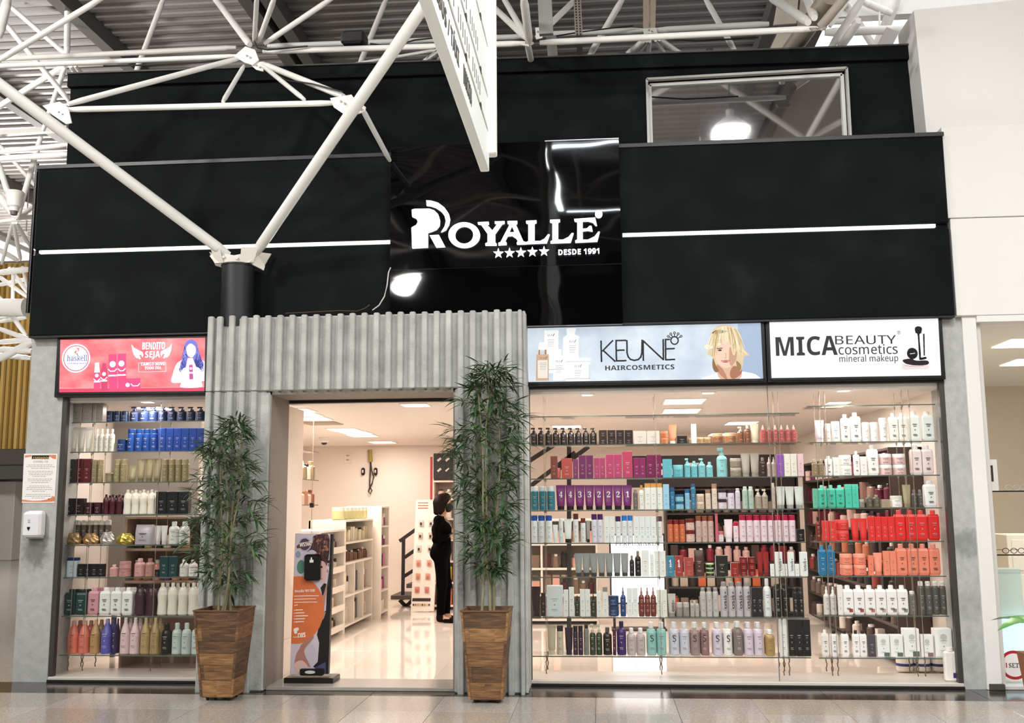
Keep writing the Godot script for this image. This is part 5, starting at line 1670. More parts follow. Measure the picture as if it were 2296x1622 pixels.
		[["box", 1822, 1832, 1, 1096, "63b79c", "", "mint green carton"], ["sq", 1834, 1893, 3, 1088, "46bfa2", "8fdac6", "mint green bottle"], ["boxcap", 1894, 1924, 2, 1086, "4cc4a6", "5ccab0", "tall mint green carton"], ["jar", 1926, 1940, 1, 1120, "8d8a7a", "b5b2a2", "small grey green jar"], ["bot", 1942, 1974, 2, 1110, "5d5946", "a09880", "olive brown bottle"], ["box", 1976, 1996, 1, 1120, "a3937c", "", "low beige carton"], ["jar", 1998, 2026, 1, 1112, "efeee8", "d8d6c8", "white jar with a curved print"], ["tube", 2024, 2043, 1, 1087, "a59c7a", "8f8666", "olive tube"], ["bot", 2044, 2070, 2, 1098, "4f504a", "77776e", "dark grey bottle"], ["sq", 2072, 2100, 1, 1078, "f2f2ee", "f6f6f2", "large white bottle"]],
		[["bot", 1828, 1841, 1, 1158, "6e2c1c", "3a1a12", "rust brown bottle"], ["box", 1843, 1873, 2, 1168, "dd3a38", "", "short red carton"], ["jar", 1874, 1906, 1, 1166, "d83432", "e65a58", "red jar", 2], ["tube", 1908, 1945, 2, 1163, "dc3432", "c82a28", "red tube"], ["box", 1946, 2004, 4, 1159, "dd3230", "", "slim red carton"], ["sq", 2005, 2078, 3, 1144, "e2302e", "ee5250", "large red bottle"], ["sq", 2081, 2106, 1, 1144, "e2302e", "ee5250", "large red bottle standing apart"]],
		[["sq", 1834, 1872, 2, 1223, "1f6f98", "3f8db2", "ocean blue bottle"], ["jar", 1884, 1945, 2, 1243, "ee8a6e", "f4a88e", "peach jar", 2], ["box", 1946, 1958, 1, 1246, "ea8468", "", "slim peach carton"], ["tube", 1959, 1979, 1, 1240, "f09a80", "e08066", "peach tube"], ["box", 1980, 2008, 2, 1236, "ee8c70", "", "taller peach carton"], ["sq", 2009, 2107, 4, 1220, "f08c70", "f4a28a", "large peach bottle"]],
		[["drop", 1846, 1875, 2, 1316, "cfccc4", "f0eee8", "clear spray bottle with white cap"], ["box", 1877, 1888, 1, 1312, "e6e4de", "", "tall slim white carton"], ["sq", 1889, 2036, 6, 1313, "f0efea", "f4f3f0", "white bottle with a coloured patch"], ["can", 2038, 2055, 1, 1326, "6b6660", "ecebe4", "short grey can with white cap"], ["can", 2057, 2122, 4, 1304, "57544f", "ecebe4", "tall grey can with white cap"]],
		[["sq", 1842, 1858, 1, 1413, "e6e2da", "f0eee8", "clear white bottle"], ["sq", 1861, 1879, 1, 1414, "f2f1ec", "2a1c16", "white bottle with black cap standing apart"], ["sq", 1886, 1903, 1, 1414, "f2f1ec", "2a1c16", "white bottle with black cap behind a cable"], ["sq", 1911, 1943, 2, 1414, "f2f1ec", "2a1c16", "white bottle with black cap"], ["box", 1945, 1963, 1, 1424, "4a464c", "", "small box with a dark print"], ["box", 1965, 2024, 2, 1424, "f0f0ec", "", "white kit box with a tree print"], ["box", 2025, 2061, 1, 1410, "f2f2ee", "", "tall white kit box with a brown patch"], ["box", 2063, 2092, 1, 1424, "f0f0ec", "", "white kit box with a mauve patch"], ["box", 2094, 2134, 1, 1410, "f2f2ee", "", "tall white kit box with a blue patch"]],
	],
	"red": [
		[["box", 160, 232, 3, 906, "8f8983", "", "clear grey box"], ["jar", 236, 286, 3, 922, "1c2d50", "182642", "navy jar"], ["pump", 288, 500, 10, 912, "1d2b4e", "141e38", "navy pump bottle"]],
		[["tube", 156, 206, 3, 958, "d0cdbf", "b5b2a4", "silvery tube"], ["bot", 210, 256, 4, 962, "cfcdc0", "dddbd0", "clear slim bottle"], ["jar", 257, 282, 1, 985, "15356c", "122c58", "blue jar"], ["botw", 283, 353, 4, 962, "1c4288", "17376f", "royal blue bottle"], ["box", 355, 476, 7, 960, "193d8c", "", "royal blue carton with silver dots"]],
		[["box", 150, 168, 1, 1030, "2c302b", "", "dark green grey carton"], ["box", 171, 204, 2, 1029, "571c20", "", "maroon carton"], ["botw", 205, 230, 2, 1031, "8a7f5c", "938866", "slim olive bottle"], ["jar", 232, 251, 1, 1061, "8d8260", "7c7252", "olive jar"], ["botw", 253, 283, 2, 1030, "8a7f5c", "938866", "olive bottle beside the jar"], ["tube", 285, 304, 1, 1043, "918664", "6e6548", "short olive tube"], ["tube", 305, 361, 3, 1029, "918664", "6e6548", "olive tube"], ["botw", 362, 422, 4, 1030, "867b58", "908562", "olive bottle by the plant"]],
		[["box", 142, 188, 2, 1118, "1d1315", "", "black carton with grey print"], ["jar", 189, 226, 2, 1127, "33121c", "3a1620", "maroon jar", 1], ["oval", 228, 272, 3, 1109, "471622", "3a1420", "maroon curved bottle"], ["oval", 274, 346, 4, 1098, "e2dece", "e8e5d8", "ivory curved bottle"], ["box", 350, 424, 3, 1102, "141719", "", "black carton by the plant"]],
		[["botw", 151, 232, 6, 1167, "5f564e", "e6e2d8", "dark bottle with white cap"], ["bag", 138, 178, 1, 1196, "b8966a", "c9a878", "copper foil bag"], ["bag", 178, 217, 1, 1197, "bc9a6c", "c9a878", "copper foil bag"], ["bag", 218, 253, 1, 1194, "c9c5be", "d8d4cc", "silver foil bag"], ["bag", 254, 296, 1, 1197, "b5a24e", "c4b264", "gold foil bag"], ["pouch", 298, 344, 1, 1177, "a9a4a8", "", "clear pouch of small bottles"], ["tube", 346, 374, 2, 1179, "d6d4ce", "c9c7c0", "white tube"], ["bot", 375, 422, 2, 1170, "d4d8d0", "dde0d8", "white bottle by the plant"]],
		[["boxcap", 150, 173, 1, 1251, "cddfe4", "23306c", "pale blue carton with navy top"], ["box", 174, 234, 4, 1265, "0f1112", "", "black carton"], ["bot", 243, 262, 1, 1267, "cf9c96", "e0bab4", "small pink bottle"], ["jar", 263, 289, 1, 1260, "cc9891", "b98a84", "pink bowl jar", 2], ["bot", 298, 322, 1, 1253, "cf9f98", "dab0a8", "pink bottle"], ["bot", 323, 343, 1, 1253, "b98a80", "a87a70", "dull pink bottle"], ["jar", 345, 357, 1, 1278, "14201e", "0f1817", "blackish bowl jar"], ["box", 358, 398, 2, 1248, "103c3b", "", "dark green carton"], ["bot", 400, 440, 2, 1256, "dcdcd4", "e6e6e0", "white bottle by the plant"]],
		[["sq", 143, 194, 2, 1322, "0f3a38", "0c2f2e", "dark green bottle"], ["sq", 196, 221, 1, 1318, "cb929a", "d8a4ac", "pink bottle"], ["sq", 222, 297, 3, 1318, "e6e8e2", "f0f0ec", "white square bottle"], ["oval", 298, 347, 2, 1311, "3c2029", "341a24", "dark plum curved bottle"], ["oval", 349, 442, 4, 1308, "e0dece", "e8e6da", "ivory curved bottle"]],
		[["champ", 148, 198, 2, 1393, "dc7864", "d9a898", "coral bottle"], ["champ", 199, 222, 1, 1391, "b58f5a", "c4a474", "gold bottle beside the coral ones"], ["champ", 223, 249, 1, 1389, "5b57ab", "8a86c0", "violet blue bottle"], ["champ", 251, 262, 1, 1386, "33204e", "2a1a40", "narrow dark purple bottle"], ["champ", 267, 311, 2, 1386, "e0c4c2", "eadad8", "pale pink bottle"], ["champ", 313, 356, 2, 1386, "b09866", "c4b084", "gold bottle beside the pale pink ones"], ["bot", 359, 382, 1, 1399, "151616", "101111", "black bottle"], ["bot", 383, 426, 2, 1398, "c1cfca", "d0dcd6", "pale sea green bottle"], ["bot", 427, 470, 2, 1398, "c1cfca", "d0dcd6", "pale sea green bottle by the planter"]],
	],
}
const ORDINAL := ["top", "second", "third", "fourth", "fifth", "sixth", "seventh", "bottom"]
const SIGN_OF := {"blue": "pale blue", "white": "white", "red": "red"}


func products() -> void:
	var text_white := mat("e8dfe6", 0.6)
	var ink := mat("2c2426", 0.6)
	for u in GOODS:
		for r in GOODS[u].size():
			var y: float = shelf_y[u][r] + 0.001
			for g in GOODS[u][r]:
				var stack: int = g[8] if g.size() > 8 else 1
				var label := "%s on the %s shelf below the %s sign" % [g[7], ORDINAL[r], SIGN_OF[u]]
				var group := "%s goods, %s shelf" % [g[7], ORDINAL[r]] if g[3] * stack > 1 else ""
				if g[7].begins_with("short white carton") or g[7].begins_with("tall white carton lettered") or g[7].begins_with("blackish green") or g[7].begins_with("copper foil"):
					group = "%s pieces, %s shelf" % [g[7], ORDINAL[r]]
				var step: float = (g[2] - g[1]) / float(g[3])
				for i in g[3]:
					var a := pz(g[1] + step * i, g[4], ZP)
					var b := pz(g[1] + step * (i + 1), g[4], ZP)
					var w := (b.x - a.x) * (0.95 if stack == 1 else 0.93)
					var h := (a.y - y) / stack
					for k in stack:
						var d := minf(w * DEPTH.get(g[0], 1.0), 0.15)
						var t := good(g[0], w, h * 0.995, g[5], g[6], Vector3((a.x + b.x) * 0.5, y + h * k, ZP - d * 0.5), label, group)
						t.rotation.y = 0.0 if g[0] in ["box", "boxcap", "sq"] else rng.randf_range(-0.12, 0.12)
						if g[7].begins_with("dark bottle with white cap"):
							t.position.z -= 0.13
						elif stack == 1 and (g[0] in ["champ", "oval"] or g[0] == "sq" and u == "red" or g[0] == "bot" and r == 7 and u == "blue"):
							var back := good(g[0], w, h * 0.96, g[5], g[6], Vector3((a.x + b.x) * 0.5, y, ZP - d * 1.5 - 0.012), "rear " + label, "rear " + (group if group else label), false)
							back.rotation.y = rng.randf_range(-0.2, 0.2)
						if g[7].begins_with("purple tube"):
							t.rotation.y = 0.0
							lettering(t, "number", ["4", "4", "3", "3", "2", "2", "2", "1"][i], Vector3(-w * 0.16, h * 0.5, d * 0.27), Vector3(w * 0.2, h * 0.5, d * 0.27), h * 0.24, text_white, "Droid Serif", 700, d * 0.14)
						elif "lettered upwards" in g[7]:
							t.rotation.y = 0.0
							var o := lettering(t, "lettering", "OSiS+", Vector3.ZERO, Vector3(h * 0.5, 0, 0), w * 0.34, ink, "Droid Sans", 700, 0.002)
							o.basis = Basis(Vector3.BACK, PI / 2) * o.basis
							o.position = Vector3(w * 0.17, h * 0.22, d * 0.5 + 0.0005)
						elif "large figure one" in g[7]:
							lettering(t, "number", "1", Vector3(-w * 0.2, h * 0.45, d * 0.5), Vector3(w * 0.15, h * 0.45, d * 0.5), h * 0.36, text_white, "Droid Serif", 700, 0.002)
						elif u == "blue" and r == 7 and i % 2 == 0 and g[0] == "bot" and g[1] > 1448 and g[1] < 1640:
							lettering(t, "letter", "S", Vector3(-w * 0.2, h * 0.42, d * 0.46), Vector3(w * 0.16, h * 0.42, d * 0.46), h * 0.2, ink, "Droid Sans", 400, 0.006)
						elif "coloured patch" in g[7]:
							var s := st()
							bevel(s, Vector3(0.02 * w, h * 0.08, d * 0.38), Vector3(w * 0.4, h * 0.2, d * 0.408), 0.001)
							add(t, "colour_patch", s, mat(["a83a38", "b04a44", "b8706a", "c49a92", "8f8f8c", "8a8a88"][i], 0.5))
						elif "kit box" in g[7]:
							var s := st()
							bevel(s, Vector3(0.02 * w, h * 0.02, d * 0.5), Vector3(w * 0.46, h * 0.2, d * 0.5 + 0.002), 0.001)
							add(t, "colour_patch", s, mat(["5a6a62", "3a4038", "8a6a62", "8a6470", "5c648a"][int(g[1]) % 5], 0.5))
							s = st()
							tube(s, Vector3(0, h * 0.7, d * 0.5), Vector3(0, h * 0.7, d * 0.5 + 0.002), w * 0.2, -1.0, 12)
							add(t, "tree_print", s, mat("c4c4c0", 0.6))


# ---------------------------------------------------------------- things in the shop
func shelf_unit(called: String, label: String, lo: Vector3, hi: Vector3, levels: Array, body: String, face := "x", dividers := []) -> Node3D:
	# open shelving: sides, back, boards; face "x" looks to +x, "z" to +z
	var t := thing(called, label, "shelf")
	var m := mat(body, 0.5)
	var k := 0.025
	var s := st()
	if face == "x":
		box(s, Vector3(lo.x, lo.y, lo.z), Vector3(lo.x + k, hi.y, hi.z))
	elif face == "-x":
		box(s, Vector3(hi.x - k, lo.y, lo.z), Vector3(hi.x, hi.y, hi.z))
	else:
		box(s, Vector3(lo.x, lo.y, lo.z), Vector3(hi.x, hi.y, lo.z + k))
	add(t, "back_panel", s, m)
	for e in 2:
		s = st()
		if face != "z":
			var z := lo.z if e == 0 else hi.z - k
			bevel(s, Vector3(lo.x, lo.y, z), Vector3(hi.x, hi.y, z + k), 0.003)
		else:
			var x := lo.x if e == 0 else hi.x - k
			bevel(s, Vector3(x, lo.y, lo.z), Vector3(x + k, hi.y, hi.z), 0.003)
		add(t, "side_panel", s, m)
	for y in levels:
		s = st()
		bevel(s, Vector3(lo.x + 0.005, y - k, lo.z + 0.005), Vector3(hi.x - 0.002, y, hi.z - 0.005), 0.003)
		add(t, "board", s, m)
	for d in dividers:
		s = st()
		if face == "x":
			box(s, Vector3(lo.x, d[1], d[0] - 0.012), Vector3(hi.x - 0.004, d[2], d[0] + 0.012))
		else:
			box(s, Vector3(d[0] - 0.012, d[1], lo.z), Vector3(d[0] + 0.012, d[2], hi.z - 0.004))
		add(t, "divider", s, m)
	return t


func color_word(hex: String) -> String:
	var c := Color(hex)
	if c.s < 0.16:
		return "white" if c.v > 0.82 else ("black" if c.v < 0.25 else "grey")
	if c.v < 0.26:
		return "blackish"
	var h := c.h * 360.0
	if h < 14.0 or h > 345.0:
		return "red" if c.s > 0.45 else "rosy"
	if h < 45.0:
		return ("orange" if c.s > 0.55 and c.v > 0.6 else "brown") if c.v < 0.75 or c.s > 0.5 else "beige"
	if h < 75.0:
		return "yellow" if c.s > 0.5 else "cream"
	return "purple" if h > 240.0 else "green"


func fill_shelf(a: Vector3, b: Vector3, n: int, h: float, colors: Array, kinds: Array, where: String) -> void:
	# a row of goods from a to b
	for i in n:
		var f := (i + 0.5) / n
		var w := a.distance_to(b) / n * 0.84
		var c: String = colors[rng.randi() % colors.size()]
		var kind: String = kinds[rng.randi() % kinds.size()]
		var hh := h * rng.randf_range(0.75, 1.0)
		var t := good(kind, minf(w, 0.1), hh, c, ["e8e2da", "2a2522", c][rng.randi() % 3], a.lerp(b, f) + Vector3(0, 0.001, 0), "small %s %s %s" % [color_word(c), WORD[kind].replace("_", " "), where], "goods " + where, false)
		t.rotation.y = atan2((b - a).z, -(b - a).x) + PI if absf(b.z - a.z) > absf(b.x - a.x) else 0.0


func inside_things() -> void:
	var cream := "efe6d8"
	# white gondola along the aisle
	var x1 := -3.0
	shelf_unit("display_shelf", "cream gondola with slanted shelves behind the sanitizer stand", Vector3(-3.45, 0.03, -3.12), Vector3(x1, 1.24, -2.05), [0.12, 0.34, 0.56, 0.78, 1.0, 1.24], cream)
	for i in 5:
		fill_shelf(Vector3(-3.12, 0.12 + 0.22 * i, -2.1), Vector3(-3.12, 0.12 + 0.22 * i, -3.08), 9, 0.13, ["e9dcc8", "c9b394", "d8cbbd", "5a4638", "b49a80"], ["box", "bot", "jar"], "on the cream gondola behind the sanitizer stand")
		var s := st()
		bevel(s, Vector3(-3.02, 0.12 + 0.22 * i - 0.03, -3.12), Vector3(x1 + 0.012, 0.12 + 0.22 * i + 0.04, -2.05), 0.003)
		add(get_node("display_shelf"), "price_rail", s, mat(cream, 0.5))
	shelf_unit("display_shelf", "cream gondola with square cubbies along the aisle", Vector3(-3.45, 0.03, -4.6), Vector3(x1, 1.34, -3.14), [0.12, 0.46, 0.84, 1.08, 1.34], cream, "x", [[-3.62, 0.12, 0.84], [-4.1, 0.12, 0.84]])
	for i in 3:
		var z := -3.38 - 0.48 * i
		fill_shelf(Vector3(-3.1, 0.12, z + 0.2), Vector3(-3.1, 0.12, z - 0.2), 4, 0.27, ["3a3330", "2c2a2c", "8a4a3e", "c9b8a4"], ["box", "bot"], "in a lower cubby of the cream gondola")
		fill_shelf(Vector3(-3.1, 0.46, z + 0.2), Vector3(-3.1, 0.46, z - 0.2), 4, 0.26, ["2c2a30", "d8cbbd", "9a8a7c"], ["box", "jar"], "in an upper cubby of the cream gondola")
	fill_shelf(Vector3(-3.1, 0.84, -3.2), Vector3(-3.1, 0.84, -4.55), 12, 0.14, ["5a3c2e", "7a5a44", "2c2420"], ["bot", "can"], "on the middle board of the cream gondola")
	fill_shelf(Vector3(-3.1, 1.08, -3.2), Vector3(-3.1, 1.08, -4.55), 12, 0.17, ["e6dfc8", "dcd6c0", "c9c09a"], ["bot", "box"], "on the upper board of the cream gondola")
	for i in 7:
		var t := good("jar", 0.15, 0.15, "d3cf96", "efe9d6", Vector3(-3.12, 1.341, -3.24 - 0.2 * i), "large pale green jar on top of the cream gondola", "large jars on top of the cream gondola", false)
		t.rotation.y = PI * 0.5
	shelf_unit("display_shelf", "narrow cream shelf at the end of the aisle", Vector3(-3.4, 0.03, -5.15), Vector3(-2.9, 1.5, -4.66), [0.12, 0.4, 0.7, 0.98, 1.24, 1.5], cream)
	for y in [0.12, 0.4, 0.7, 0.98, 1.24]:
		fill_shelf(Vector3(-2.98, y, -4.7), Vector3(-2.98, y, -5.1), 4, 0.16, ["7a2a5c", "d85a9c", "b9b2c0", "3a3034", "e0d6c8"], ["box", "jar"], "on the narrow cream shelf")
	# mirror and small glass shelves beside the entrance
	var gs := thing("glass_shelf", "small glass shelves with cables just inside the entrance", "shelf")
	for y in [0.35, 0.75, 1.15, 1.52, 1.78, 2.08]:
		var s := st()
		box(s, Vector3(-3.28, y - 0.008, -2.0), Vector3(-3.02, y, -0.95))
		add(gs, "glass_pane", s, glass(0.04, "6a7a70"))
		s = st()
		box(s, Vector3(-3.02, y - 0.009, -2.0), Vector3(-3.017, y, -0.95))
		add(gs, "pane_edge", s, mat("8a7c6c", 0.3))
	for z in [-1.05, -1.7]:
		var s := st()
		tube(s, Vector3(-3.0, 0.05, z), Vector3(-3.0, 2.46, z), 0.003, -1.0, 6)
		add(gs, "cable", s, mat("b8aa98", 0.35, 0.7))
		for y in [0.35, 0.75, 1.15, 1.52]:
			s = st()
			bevel(s, Vector3(-3.02, y - 0.03, z - 0.02), Vector3(-2.98, y + 0.02, z + 0.02), 0.004)
			add(gs, "clamp", s, mat("191614", 0.4))
	fill_shelf(Vector3(-3.08, 1.78, -1.1), Vector3(-3.08, 1.78, -1.95), 6, 0.2, ["d8cfb8", "2a2320", "e2d8c4", "8a7a5c"], ["bot", "drop", "pump"], "on the small glass shelf inside the entrance")
	fill_shelf(Vector3(-3.08, 1.52, -1.1), Vector3(-3.08, 1.52, -1.95), 7, 0.16, ["a05a44", "c98a6a", "3a2a26", "e0c8b4"], ["pump", "box", "bot"], "on the lower glass shelf inside the entrance")
	var flowers := thing("flower_vase", "vase of dark purple dried flowers inside the entrance", "vase", Vector3(-3.17, 1.152, -1.45))
	var s := st()
	lathe(s, [[0.05, 0.0], [0.07, 0.05], [0.06, 0.12], [0.05, 0.14]], 14)
	add(flowers, "vase", s, mat("3a2a26", 0.3))
	s = st()
	for i in 60:
		var a := rng.randf() * TAU
		var r := rng.randf_range(0.02, 0.14)
		var p := Vector3(r * cos(a), rng.randf_range(0.16, 0.32), r * sin(a))
		cable(s, [Vector3(0, 0.1, 0), p * Vector3(0.5, 0.8, 0.5), p], 0.0015, 3)
		lathe(s, [[0.001, -0.012], [0.012, 0.0], [0.001, 0.02]], 5, 1.0, p)
	add(flowers, "flowers", s, mat("5a3a48", 0.8)).set_meta("kind", "stuff")
	# white end panel inside the entrance
	var pnl := thing("end_panel", "white panel standing just inside the entrance", "panel")
	s = st()
	bevel(s, Vector3(-2.92, 0.03, -0.7), Vector3(-2.81, 2.41, -0.14), 0.004)
	add(pnl, "panel", s, mat("f0e4d8", 0.5))
	s = st()
	bevel(s, Vector3(-2.81, 0.03, -0.7), Vector3(-2.795, 0.33, -0.14), 0.004)
	add(pnl, "plinth", s, mat("f0e4d8", 0.5))
	# wall mount and cable on the back wall
	var w := thing("wall_cable", "yellow and black cable looped down the back wall", "cable")
	s = st()
	tube(s, pz(829, 1009, -7.22), pz(831, 1036, -7.22), 0.035, -1.0, 8)
	add(w, "yellow_sleeve", s, mat("9a8a3c", 0.5))
	for q in [[[831, 1036], [833, 1055], [838, 1070], [834, 1085], [829, 1094], [826, 1102], [830, 1108], [834, 1100], [830, 1094]], [[831, 1036], [830, 1060], [829, 1080], [829, 1094]]]:
		var p := []
		for v in q:
			p.append(pz(v[0], v[1], -7.24))
		s = st()
		cable(s, p, 0.012, 5)
		add(w, "cable", s, mat("2a2420", 0.5))
	for q in [815, 843]:
		var b := thing("wall_bracket", "black oval bracket on the back wall beside the looped cable", "bracket", pz(q, 1058, -7.29), "black brackets on the back wall")
		s = st()
		bevel(s, Vector3(-0.03, -0.06, 0), Vector3(0.03, 0.06, 0.05), 0.02)
		add(b, "body", s, mat("171310", 0.5))
		s = st()
		bevel(s, Vector3(-0.012, -0.02, 0.05), Vector3(0.012, 0.025, 0.055), 0.002)
		add(b, "badge", s, mat("d8cfc4", 0.5))
	var o := thing("wall_socket", "small white socket high on the back wall", "socket", pz(780, 1027, -7.3))
	s = st()
	bevel(s, Vector3(-0.06, -0.09, 0), Vector3(0.06, 0.09, 0.012), 0.003)
	add(o, "plate", s, mat("e6dccf", 0.5))
	for y in [-0.035, 0.035]:
		s = st()
		box(s, Vector3(-0.025, y - 0.012, 0.012), Vector3(0.025, y + 0.012, 0.014))
		add(o, "outlet", s, mat("b09a88", 0.6))
	var cam := thing("dome_camera", "white dome camera on the shop ceiling", "camera", py(727, 982, 2.46))
	s = st()
	lathe(s, [[0.05, -0.07], [0.075, -0.05], [0.08, 0.0]], 16)
	add(cam, "housing", s, mat("efe6dc", 0.4))
	s = st()
	lathe(s, [[0.02, -0.1], [0.04, -0.085], [0.045, -0.065]], 14)
	add(cam, "lens", s, mat("0c0b0b", 0.1))
	var vent := thing("ceiling_vent", "grey vent in the shop ceiling", "vent", Vector3(-3.2, 2.46, -2.75))
	s = st()
	for i in 6:
		box(s, Vector3(-0.2, -0.012, -0.2 + 0.07 * i), Vector3(0.2, 0.0, -0.16 + 0.07 * i))
	add(vent, "grille", s, mat("b5a594", 0.5))
	var door_cam := thing("door_sensor", "small grey sensor box hanging under the door head", "sensor", pz(803, 884, -0.2))
	s = st()
	bevel(s, Vector3(-0.05, -0.03, -0.03), Vector3(0.03, 0.04, 0.03), 0.006)
	add(door_cam, "body", s, mat("6a625a", 0.4))
	# black steel stair at the back
	var stair := thing("steel_stair", "black steel stair with railing at the back of the shop", "stair")
	var black := mat("1d1916", 0.5)
	for a in [[[896, 1214], [938, 1184]], [[907, 1251], [938, 1229]], [[906, 1293], [938, 1273]]]:
		s = st()
		bar(s, pz(a[0][0], a[0][1], -6.3), pz(a[1][0], a[1][1], -6.3), 0.04, 0.05)
		add(stair, "rail", s, black)
	s = st()
	bar(s, pz(905, 1210, -6.3), pz(903, 1346, -6.3), 0.045, 0.045, Vector3.BACK)
	add(stair, "newel", s, black)
	for a in [[876, 1336, 930], [911, 1310, 955]]:
		var p := pz(a[0], a[1], -6.2)
		var q := pz(a[2], a[1], -6.2)
		s = st()
		bevel(s, Vector3(p.x, p.y - 0.06, -6.9), Vector3(q.x, p.y, -6.2), 0.004)
		add(stair, "tread", s, mat("4a423a", 0.5))
	s = st()
	bar(s, pz(896, 1346, -6.5), pz(912, 1362, -6.5), 0.05, 0.05)
	bar(s, pz(925, 1346, -6.5), pz(909, 1362, -6.5), 0.05, 0.05)
	add(stair, "footing", s, black)
	# display board with hanging packs
	var z := -5.6
	var brd := thing("display_board", "tall white display board with small packs hanging on it", "display board")
	s = st()
	slab(s, [pz(933, 1121, z), pz(985, 1121, z), pz(972, 1371, z), pz(921, 1373, z)], Vector3(0, 0, -0.06))
	add(brd, "board", s, mat("f2e9df", 0.5))
	s = st()
	slab(s, [pz(925, 1342, z + 0.004), pz(966, 1342, z + 0.004), pz(965, 1349, z + 0.004), pz(924, 1349, z + 0.004)], Vector3(0, 0, -0.003))
	add(brd, "title_print", s, mat("2a211c", 0.5))
	for i in 3:
		s = st()
		slab(s, [pz(937, 1127 + 6 * i, z + 0.004), pz(960, 1127 + 6 * i, z + 0.004), pz(960, 1129 + 6 * i, z + 0.004), pz(937, 1129 + 6 * i, z + 0.004)], Vector3(0, 0, -0.003))
		add(brd, "line_print", s, mat("b56a5c" if i else "9a8a80", 0.5))
	for i in 8:
		s = st()
		var c := pz(927 + 5 * i, 1357, z + 0.004)
		box(s, c + Vector3(-0.01, -0.015, -0.003), c + Vector3(0.01, 0.015, 0.002))
		add(brd, "swatch", s, mat(["2a201c", "8a6a50", "a98a62", "c9a878", "6a4a38", "b07a50", "d8c09a", "4a3428"][i], 0.5))
	for i in 6:
		for k in 2:
			var c := pz([944, 942, 939, 938, 937, 935][i] + [22, 23, 24, 24, 22, 22][i] * k, [1172, 1200, 1229, 1262, 1292, 1322][i], z + 0.012)
			var pk := thing("hanging_pack", "small blister pack hanging on the white display board", "pack", c, "packs on the display board")
			s = st()
			bevel(s, Vector3(-0.03, -0.05, -0.012), Vector3(0.03, 0.035, 0.012), 0.003)
			add(pk, "card", s, mat(["d8cfc4", "cfc4b4", "d8cfc4", "d8a090", "d09a84", "cf8a7a"][i], 0.4))
			s = st()
			bevel(s, Vector3(-0.012, -0.038, 0.012), Vector3(0.016, 0.0, 0.02), 0.002)
			add(pk, "content", s, mat("3a322c" if i < 3 else "b8705c", 0.4))
	# red framed shelf behind the shop assistant
	var rs := shelf_unit("display_shelf", "red edged shelf with goods behind the shop assistant", Vector3(-2.42, 0.03, -6.3), Vector3(-1.3, 2.2, -5.85), [0.1, 0.42, 0.72, 1.02, 1.32, 1.6, 1.86], "efe0d4", "z")
	s = st()
	bevel(s, Vector3(-2.45, 0.03, -6.3), Vector3(-2.42, 2.2, -5.84), 0.003)
	add(rs, "red_side", s, mat("b5302c", 0.4))
	s = st()
	bevel(s, Vector3(-2.4, 1.88, -5.86), Vector3(-1.3, 2.25, -5.83), 0.003)
	add(rs, "black_header", s, mat("1a1614", 0.4))
	for i in 8:
		s = st()
		var p := Vector3(-2.34 + 0.12 * (i % 4), 2.14 - 0.15 * (i / 4), -5.83)
		bar(s, p, p + Vector3(0.05, 0.04, 0), 0.03, 0.008, Vector3.BACK)
		add(rs, "tool_print", s, mat("d8d0c8", 0.4))
	for i in 6:
		fill_shelf(Vector3(-2.36, [0.1, 0.42, 0.72, 1.02, 1.32, 1.6][i], -5.95), Vector3(-1.36, [0.1, 0.42, 0.72, 1.02, 1.32, 1.6][i], -5.95), 9, [0.26, 0.24, 0.2, 0.2, 0.2, 0.16][i], [["d8402c", "e8926a", "c93a30"], ["d9cf3a", "cfc83c", "c94040"], ["b5aaa0", "8a7a70", "e6dcd0"], ["2a2522", "e6dcd0", "9a8a7c"], ["2a2522", "c9b8a8", "e6dcd0"], ["e6dcd0", "d8b0a4"]][i], ["box", "box", "bot"], "on the red edged shelf")
	# backdrop of the shop seen through the big window
	shelf_unit("display_shelf", "cream shelf deep in the shop below the pale blue sign", Vector3(-1.15, 0.03, -4.6), Vector3(-0.05, 1.32, -4.1), [0.1, 0.4, 0.72, 1.02, 1.32], cream, "z", [[-0.75, 0.1, 1.32], [-0.4, 0.1, 1.32]])
	for i in 12:
		fill_shelf(Vector3([-1.12, -0.73, -0.38][i % 3], [0.1, 0.4, 0.72, 1.02][i / 3], -4.2), Vector3([-0.77, -0.42, -0.09][i % 3], [0.1, 0.4, 0.72, 1.02][i / 3], -4.2), 3, 0.2, ["4a2226", "e8b09a", "c98a5c", "e6dccb", "2a2420", "8a7260"], ["box", "bot", "can"], "on the cream shelf deep in the shop")
	var lit := thing("lit_display_sign", "white lit standing sign deep in the shop", "sign", Vector3(0.42, 0.03, -3.6))
	s = st()
	bevel(s, Vector3(-0.33, 0.3, -0.05), Vector3(0.33, 1.12, 0.0), 0.005)
	box(s, Vector3(-0.3, 0.0, -0.06), Vector3(-0.27, 0.3, -0.02))
	box(s, Vector3(0.27, 0.0, -0.06), Vector3(0.3, 0.3, -0.02))
	box(s, Vector3(-0.32, 0.0, -0.2), Vector3(0.32, 0.02, 0.1))
	add(lit, "casing", s, mat("2a2624", 0.4))
	s = st()
	box(s, Vector3(-0.31, 0.32, 0.0), Vector3(0.31, 1.1, 0.004))
	add(lit, "lit_sign_face", s, glow("f6f8ff", 1.15))
	lettering(lit, "lettering_sign", "PERFUMARIA", Vector3(-0.26, 0.98, 0.004), Vector3(0.26, 0.98, 0.004), 0.05, mat("3a3634", 0.5), "Droid Serif", 400, 0.002)
	var dark := "3a302b"
